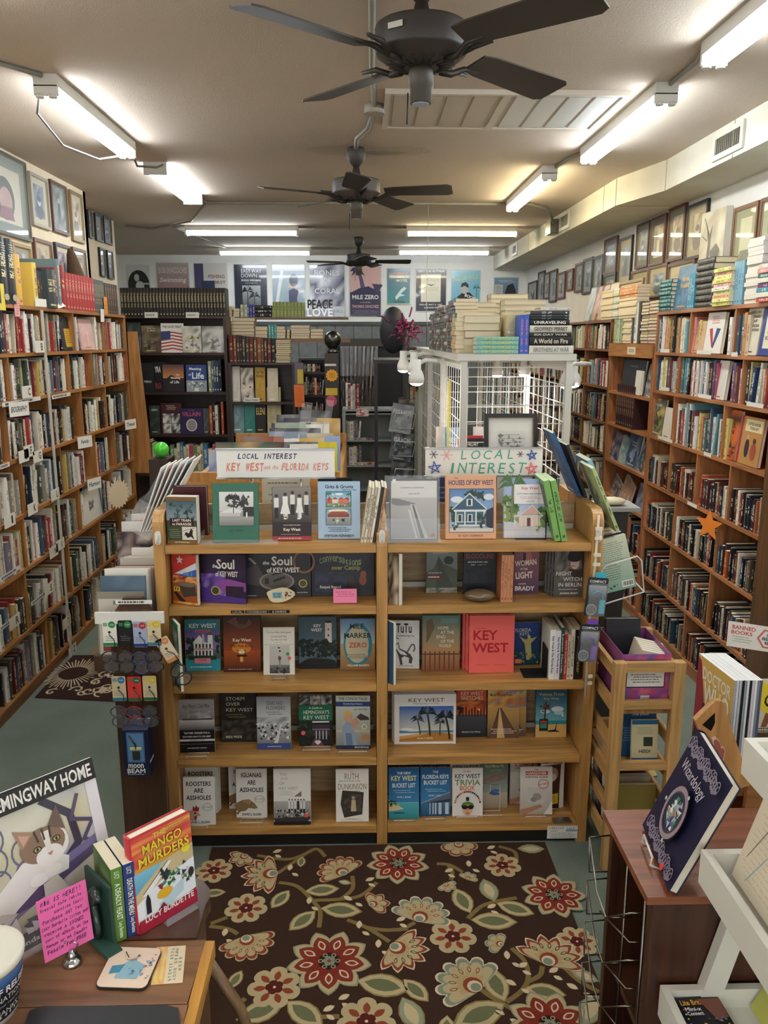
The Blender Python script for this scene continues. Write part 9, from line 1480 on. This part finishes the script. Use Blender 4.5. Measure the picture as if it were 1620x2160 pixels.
# calendar in a clear stand
def cal(A):
    A.rect(0,0,1,1,'#1d1b20');A.noise(.0,.1,1,.86,['#d9d6c4','#c9c29a','#b5b09a','#e2e0d8','#a9a6b0'],6,6,2)
    for k in range(10): a=R(36*k);A.ring(.12+.16*(k%4),.45+.14*(k//4),.07,.09,.16,'#6a6480',14)
    A.line([(.62,.85),(.78,.7),(.8,.5),(.7,.42)],.05,'#3f3b4c');A.line([(.85,.8),(.78,.66),(.92,.6),(.84,.5),(.95,.42)],.025,'#55506a');A.poly([(0,.22),(1,.50),(1,.42),(0,.1)],'#5a5070');A.poly([(.0,.28),(1,.52),(1,.47),(0,.2)],'#7a6f98');A.rect(.92,.1,1,.86,'#e2dfe2')
    A.poly([(.1,.2),(.22,.38),(.42,.52),(.6,.52),(.72,.44),(.7,.36),(.5,.34),(.34,.26),(.2,.16)],'#e6e2dc');A.poly([(.14,.2),(.2,.14),(.34,.24),(.24,.28)],'#c9c0bc');A.ell(.6,.56,.14,.12,'#e9e4dd');A.ell(.57,.58,.15,.11,'#8a6f5a');A.poly([(.44,.6),(.4,.74),(.53,.68)],'#a5826a');A.poly([(.62,.68),(.7,.80),(.73,.62)],'#6f5a50');A.poly([(.45,.62),(.43,.7),(.5,.67)],'#c9a08c');A.ell(.6,.5,.09,.065,'#ece7e0');A.poly([(.57,.66),(.62,.66),(.62,.52),(.59,.52)],'#e6dfd5')
    for d in (-.05,0,.05): A.line([(.58+d,.68),(.585+d*.8,.61)],.012,'#3f332c')
    A.ell(.53,.565,.028,.02,'#2a2620').ell(.66,.585,.028,.02,'#2a2620');A.ell(.53,.565,.02,.014,'#a9a55c').ell(.66,.585,.02,.014,'#a9a55c');A.ell(.53,.565,.007,.012,'#111').ell(.66,.585,.007,.012,'#111');A.poly([(.585,.515),(.625,.52),(.605,.495)],'#b58078');A.ell(.5,.38,.06,.04,'#f0ece6').ell(.6,.4,.06,.04,'#ece7e0')
    A.poly([(.5,.05),(.52,.34),(.62,.36),(.7,.2),(.68,.05)],'#cfc9be');A.leafmass(.1,.02,.5,.2,['#17151a','#e6e3de','#26222c'],16,.05);A.rect(0,.0,1,.09,'#1d1b20');A.text('calendar',.35,.045,.4,.03,'#d8d5cc');A.text('local',.85,.045,.2,.025,'#d8d5cc')
    A.rect(0,.86,1,1,'#1b1a1c');A.text('THE HEMINGWAY HOME',.545,.93,.86,.09,'#eae7df',keep=False);A.circ(.03,.6,.12,'#e6e0d8');A.ring(.03,.6,.12,.13,.14,'#c43c34',24);A.rect(-.0,.62,.16,.7,'#c43c34');A.text('BEST',.08,.66,.13,.05,'#f0e6dc')
T=Matrix.Translation((-.729,1.289,CZ+.014))@Matrix.Rotation(R(46),4,'Z')@Matrix.Rotation(R(-16),4,'X')
m=M();m.T=T;m.box(0,.305,0,.006,0,.305,'#e6e3dc','paper');m.T=None;q3=T.to_3x3();cal(Art(m,T@Vector((0,-.0003,0)),q3@Vector((.305,0,0)),q3@Vector((0,0,.305)),q3@Vector((0,-1,0)),'gloss',.00012));tag(m.build('calendar'),'wall calendar with a lounging cat, standing on the counter','calendar')
m=M();m.T=T;m.box(.02,.31,-.012,-.009,-.008,.075,'#fff','acrylic');m.box(.02,.31,-.012,.03,-.0105,-.008,'#fff','acrylic');m.T=None;tag(m.build('acrylic_stand'),'clear stand holding the cat calendar','stand')
# pink sale sign in a chrome clip
T=Matrix.Translation((-.556,1.350,CZ+.028))@Matrix.Rotation(R(42),4,'Z')@Matrix.Rotation(R(-8),4,'X')
p1=Matrix.Translation((-.058,0,0))
m=M();m.T=T@p1;m.box(0,.094,0,.001,0,.122,'#f06fae','paper');m.T=None;q3=T.to_3x3();A=Art(m,(T@p1)@Vector((0,-.0002,0)),q3@Vector((.094,0,0)),q3@Vector((0,0,.122)),q3@Vector((0,-1,0)),'paper',.0001)
for i,(t,u,w_,hh) in enumerate((('#16 IS HERE!!',.48,.84,.075),('Special sale (while',.46,.84,.055),('supplies last)',.6,.6,.055),('Purchase ANY two',.46,.8,.06),('Lucy Burdette titles and',.5,.94,.055),('receive a SIGNED',.46,.8,.06),('copy of "Death on the',.5,.88,.055),('Menu" or "A Deadly',.48,.84,.055),('Feast" for FREE',.47,.8,.065))): A.hand(t,u,.92-i*.098,w_,hh,'#2c2250',seed=i)
tag(m.build('sale_sign'),'hot pink handwritten sale sign held by a chrome clip','sign')
m=M();m.lathe([(.018,0),(.018,.005),(.012,.011),(.009,.013),(.011,.017),(.006,.022),(.004,.03)],'#c9c9cc','chrome',22);m.tube([(-.008,0,.026),(-.013,0,.04),(-.008,-.004,.05)],.002,'#c9c9cc','chrome',6);m.tube([(.008,0,.026),(.013,0,.04),(.008,-.004,.05)],.002,'#c9c9cc','chrome',6);o=m.build('sign_clip');o.location=(-.562,1.343,CZ+.001);tag(o,'round chrome sign clip under the pink sale sign','clip')
# donation tub
e=empty('donation_tub','translucent white donation tub with a dark label at the left edge','tub',(-.675,1.232,CZ));m=M();m.lathe([(.001,.001),(.052,.001),(.056,.02),(.066,.115)],'#cfd0c8','frost',36,caps=False);m.build('tub_body',e)
m=M();m.lathe([(.068,.106),(.072,.108),(.073,.118),(.068,.122),(.06,.119),(.03,.118)],'#e2ddcc','satin',36,caps=False);m.build('lid',e)
m=M();n=16
for k in range(n):
    a0,a1=R(-75+100*k/n),R(-75+100*(k+1)/n)
    P=lambda a,t:((.0535+.0145*t)*math.cos(a)*1.02,(.0535+.0145*t)*math.sin(a)*1.02,.012+.09*t)
    m.poly([P(a0,0),P(a1,0),P(a1,.62),P(a0,.62)],'#1c1f26');m.poly([P(a0,.62),P(a1,.62),P(a1,1),P(a0,1)],['#1c1f26','#1c1f26','#4a78b5','#4a78b5'] )
def cyl(t,z,h,a0,a1,col,bold=1):
    V,T,asp=glyphs(t,bold);i=m.add([((.0545+.0145*((z+(v-.5)*h-.012)/.09))*1.03*math.cos(R(a0+(a1-a0)*u)),(.0545+.0145*((z+(v-.5)*h-.012)/.09))*1.03*math.sin(R(a0+(a1-a0)*u)),z+(v-.5)*h) for u,v in V])
    for q in T: m.face([i+k for k in q],col,'print')
cyl('REEF RELIEF',.076,.014,-68,12,'#f0f0ee');cyl('DONATIONS',.058,.011,-66,8,'#d8d8d4',0);cyl('keep our reef alive',.044,.006,-62,4,'#9aa0a8');cyl('THANKS',.030,.010,-58,-6,'#d8d8d4',0);m.build('label',e)
m=M();m.lathe([(.001,.03),(.05,.03),(.05,.06),(.001,.07)],'#8a9a7a','paper',14);m.build('banknotes',e)
m=M();m.T=Matrix.Translation((-.66,1.09,CZ))@Matrix.Rotation(R(25),4,'Z');m.box(-.05,.02,-.04,.03,0,.075,'#dfe6ee','print');Tm=m.T;m.T=None;A=Art(m,Tm@Vector((-.05,-.0402,0)),Tm.to_3x3()@Vector((.07,0,0)),(0,0,.075),Tm.to_3x3()@Vector((0,-1,0)));A.grad(0,0,1,.8,'#4a86b5','#dfe6ee');A.scrib(.1,.6,.9,.95,3,'#2c3a66',.4);m.T=None;tag(m.build('leaflet_box'),'small blue and white leaflet box at the bottom left edge','box')
# bookend with cat, three books
LB=[(.022,.162,.105,'#4c6a3a','#5f8a3a','A DEADLY FEAST',False,'green paperback titled A Deadly Feast, spine outward beside the bookend'),(.022,.162,.105,'#24346c','#2c3f80','DEATH ON THE MENU',False,'navy paperback titled Death on the Menu, between green and red books')]
T=Matrix.Translation((-.492,1.388,CZ+.0045))@Matrix.Rotation(R(36),4,'Z');x=0
for t,h,d,c,s,tx,hd,l in LB:
    m=M();bookmesh(m,t,h,d,c,s,s,hd,'#e6dcbf',k=2);A=Art(m,(t*.5,-.0012,h),(0,0,-h),(t,0,0),(0,-1,0),'print',.0002);A.text('LUCY',.09,0,.1,.45,'#dfe6c9',keep=False);A.text(tx,.45,0,.5,.5,'#eef0dc',keep=False);A.text('Lucy Burdette',.84,0,.22,.45,'#eef0dc',keep=False)
    A=Art(m,(0,d,0),(0,-d,0),(0,0,h),(-1,0,0),'print',.0002);A.noise(.02,.02,.98,.98,[c,mix(c,'#000',.3),mix(c,'#cfe0a0',.2)],4,5,3)
    o=m.build('book');o.matrix_world=T@Matrix.Translation((x,0,0));tag(o,l,'book');x+=t+.002
def mango(A):
    A.grad(0,.62,1,1,'#e0a23c','#c43a3c');A.noise(0,.66,1,.98,['#cf3f44','#e67a4c','#d8504a','#f0b55a'],3,9,4);A.grad(0,.2,1,.62,'#2f7fa8','#7fc0d8');A.poly([(0,.4),(.5,.62),(1,.66),(1,.5),(.5,.4),(0,.25)],'#c9b88c');A.poly([(.1,.36),(.55,.6),(.62,.58),(.2,.34)],'#eceae4');A.line([(.12,.38),(.56,.6)],.012,'#3a4a5c');A.poly([(0,.1),(0,.3),(.45,.44),(1,.5),(1,.16),(.4,.08)],'#e6eaee');A.poly([(.35,.2),(.8,.34),(.78,.2),(.4,.1)],'#bcd4de')
    A.leafmass(.38,.28,.9,.5,['#2f6a3c','#8a2f4a','#3a3a4a','#c9c2b0','#4a8a5c'],34,.05,5);A.poly([(.14,.16),(.22,.16),(.22,.3),(.19,.36),(.17,.36),(.14,.3)],'#26202c');A.poly([(.48,.4),(.54,.42),(.44,.56),(.41,.55)],'#1f3a2c');A.ell(.46,.29,.13,.055,'#dcae2c');A.circ(.87,.64,.075,'#e6d23c');A.poly([(.3,.12),(.42,.2),(.48,.14),(.38,.08)],'#8a2c3c');A.ell(.93,.36,.05,.05,'#33302f')
    A.text('THE',.45,.93,.26,.055,'#e2c95a');A.text('MANGO',.5,.83,.66,.1,'#3a2c1c',keep=False);A.l+=1;A.text('MANGO',.49,.835,.66,.1,'#eccf3c',keep=False);A.text('MURDERS',.52,.71,.86,.1,'#3a2c1c',keep=False);A.l+=1;A.text('MURDERS',.51,.715,.86,.1,'#eccf3c',keep=False);A.rect(0,0,1,.13,'#a5243c');A.text('LUCY BURDETTE',.52,.12,.84,.065,'#efe9e2',keep=False);A.scrib(.55,.88,.95,.97,4,'#7a2430',.2)
Tm=Matrix.Translation((-.450,1.408,CZ+.0055))@Matrix.Rotation(R(46),4,'Z')@Matrix.Rotation(R(-3),4,'X')@Matrix.Translation((0,.028,0))@Matrix.Rotation(R(-90),4,'Z')
coverbook(Tm,.136,.208,.026,'#b5283c',mango,'#c2323c','#e6b0a0',True,'red hardback titled The Mango Murders, leaning on a clear easel',page='#efe6cc')
m=M();m.T=Matrix.Translation((-.450,1.408,CZ+.0045))@Matrix.Rotation(R(46),4,'Z');m.box(.05,.125,-.02,-.018,.0,.016,'#fff','acrylic');m.box(.05,.125,-.02,-.004,-.0,.002,'#fff','acrylic');m.T=None;tag(m.build('book_easel'),'clear easel lip under The Mango Murders','book stand')
T=Matrix.Translation((-.516,1.362,CZ+.0045))@Matrix.Rotation(R(45),4,'Z');m=M();m.T=T;m.box(0,.032,-.03,.10,0,.008,'#2f5044','satin');m.box(.026,.033,-.005,.095,.008,.13,'#26443a','satin')
m.tube([(.02,.05,.02),(.014,.05,.05),(.012,.045,.085),(.014,.035,.11),(.012,.03,.122)],[.016,.017,.013,.010,.004],'#2c3a33','gloss',10);m.tube([(.014,.035,.11),(.010,.015,.115),(.008,.002,.108)],[.009,.009,.004],'#2c3a33','gloss',8);m.tube([(.016,.055,.02),(.012,.08,.03),(.018,.09,.06)],[.012,.006,.003],'#2c3a33','gloss',8);m.tube([(.014,.03,.01),(.01,.02,.04),(.013,.035,.08)],.006,'#33453c','gloss',7);m.T=None
tag(m.build('bookend'),'dark green bookend with a small sculpted cat left of the green paperback','bookend')
# coaster and drink card
a,b,c,d=[Vector((*up(*q),CZ+.001)) for q in ((268,2068),(371,2062),(390,1990),(330,1993))]
m=M();P=[up(x,y) for x,y in ((318,2075),(385,2070),(392,1992),(330,1996))];m.prism([(x,y,CZ+.0006) for x,y in P],[(x,y,CZ+.0016) for x,y in P],'#e2cfae','paper');u=Vector((P[0][0]-P[3][0],P[0][1]-P[3][1],0));v=Vector((P[2][0]-P[3][0],P[2][1]-P[3][1],0))
A=Art(m,(P[0][0],P[0][1],CZ+.0018),-u,Vector((P[1][0]-P[0][0],P[1][1]-P[0][1],0)),(0,0,1),'paper',.0001);A.noise(.0,.0,1,.4,['#e6c05a','#e09a6a','#e6d08a'],6,4,3)
for k,t in enumerate(('PLEASE REST','YOUR DRINK','HERE')): A.hand(t,.5,.56+.14*(2-k)*0+.15*k,.9 if k<2 else .4,.1,'#2f7f86',rot=0,seed=k)
tag(m.build('drink_card'),'card reading Please Rest Your Drink Here under the coaster','card')
m=M();P=[up(x,y) for x,y in ((213,2088),(322,2092),(330,1996),(228,2003))];x0,y0=sum(p[0] for p in P)/4,sum(p[1] for p in P)/4;m.T=Matrix.Translation((x0,y0,CZ+.002))@Matrix.Rotation(math.atan2(P[1][1]-P[0][1],P[1][0]-P[0][0]),4,'Z');m.rbox(-.048,.048,-.05,.05,0,.005,'#2a2622','satin',.012);m.rbox(-.047,.047,-.049,.049,.005,.0065,'#ead2bb','satin',.011)
Tm=m.T;m.T=None;A=Art(m,Tm@Vector((-.047,-.049,.0067)),Tm.to_3x3()@Vector((.094,0,0)),Tm.to_3x3()@Vector((0,.098,0)),(0,0,1));A.poly([(.3,.2),(.75,.2),(.8,.55),(.5,.7),(.3,.5)],'#8fb5c2');A.poly([(.15,.3),(.35,.35),(.4,.55),(.15,.5)],'#4a8aa5');A.leafmass(.5,.2,.95,.85,['#5a9ab0','#b5566a','#3a6a8a','#e9dccb','#8a9aa5'],22,.05);A.ell(.45,.72,.08,.07,'#e6c9ae');A.line([(.3,.85),(.42,.7)],.02,'#33302f');m.T=None;tag(m.build('coaster'),'square rounded coaster with a drawing of a reader, on the counter','coaster')
m=M();P=[up(x,y) for x,y in ((50,2170),(380,2170),(376,2128),(352,2122),(90,2124),(62,2134))];m.prism([(x,y,CZ+.0006) for x,y in P],[(x,y,CZ+.006) for x,y in P],'#26282a','satin');tag(m.build('desk_mat'),'black rounded desk mat at the bottom edge of the counter','mat')
m=M();m.box(-1.35,-.775,1.7,1.95,0,.93,'#8a5c3a','wood_z');m.box(-1.36,-.77,1.69,1.96,.93,.95,'#a5744c','wood_x');tag(m.build('wooden_stand'),'brown wooden stand at the left edge behind the calendar','stand')
# ================================================================ books: the 300 that show largest stay objects of their own, the rest is one mass
def hull(P):
    P=sorted(set(P));
    def half(Q):
        h=[]
        for p in Q:
            while len(h)>1 and (h[-1][0]-h[-2][0])*(p[1]-h[-2][1])-(h[-1][1]-h[-2][1])*(p[0]-h[-2][0])<=0: h.pop()
            h.append(p)
        return h[:-1]
    h=half(P)+half(P[::-1]);return abs(sum(h[i-1][0]*h[i][1]-h[i][0]*h[i-1][1] for i in range(len(h))))/2
def area_px(T,lo,hi):
    P=[px(T@Vector((a,b,c))) for a in (lo[0],hi[0]) for b in (lo[1],hi[1]) for c in (lo[2],hi[2])]
    if any(p is None for p in P): return 0
    return hull([(min(max(p[0],0),1620),min(max(p[1],0),2160)) for p in P])
BOOKS=[]
for o in list(SC.objects):
    if o.get('category')=='book' and o.type=='MESH':
        bb_=[v[:] for v in o.bound_box];BOOKS.append((area_px(o.matrix_basis,bb_[0],bb_[6]),0,o))
for s in SPEC:
    a=area_px(s['T'],(0,0,0),(s['t'],s['d'],s['h']))
    if a>0: BOOKS.append((a*(1 if s['must'] else .8),1,s))
BOOKS.sort(key=lambda b:-b[0]);rest=M();extra=[]
for i,(a,k,s) in enumerate(BOOKS):
    if k==0:
        if i>=300: extra.append(s)
    elif i<300:
        m=M();bookmesh(m,s['t'],s['h'],s['d'],s['c'],s['spine'],s['ink'],s['hard'],s['page']);o=m.build('book');o.matrix_world=s['T'];tag(o,s['label'],'book',s['group'])
    else: rest.T=s['T'];bookmesh(rest,s['t'],s['h'],s['d'],s['c'],s['spine'],s['ink'],s['hard'],s['page'])
rest.T=None;ro=rest.build('shelved_books')
bpy.context.view_layer.update()
for o in SC.objects: o.select_set(False)
for o in extra: o.select_set(True)
ro.select_set(True);bpy.context.view_layer.objects.active=ro;bpy.ops.object.join()
tag(ro,'the many smaller and farther books filling shelves and piles around the shop','books',kind='stuff')
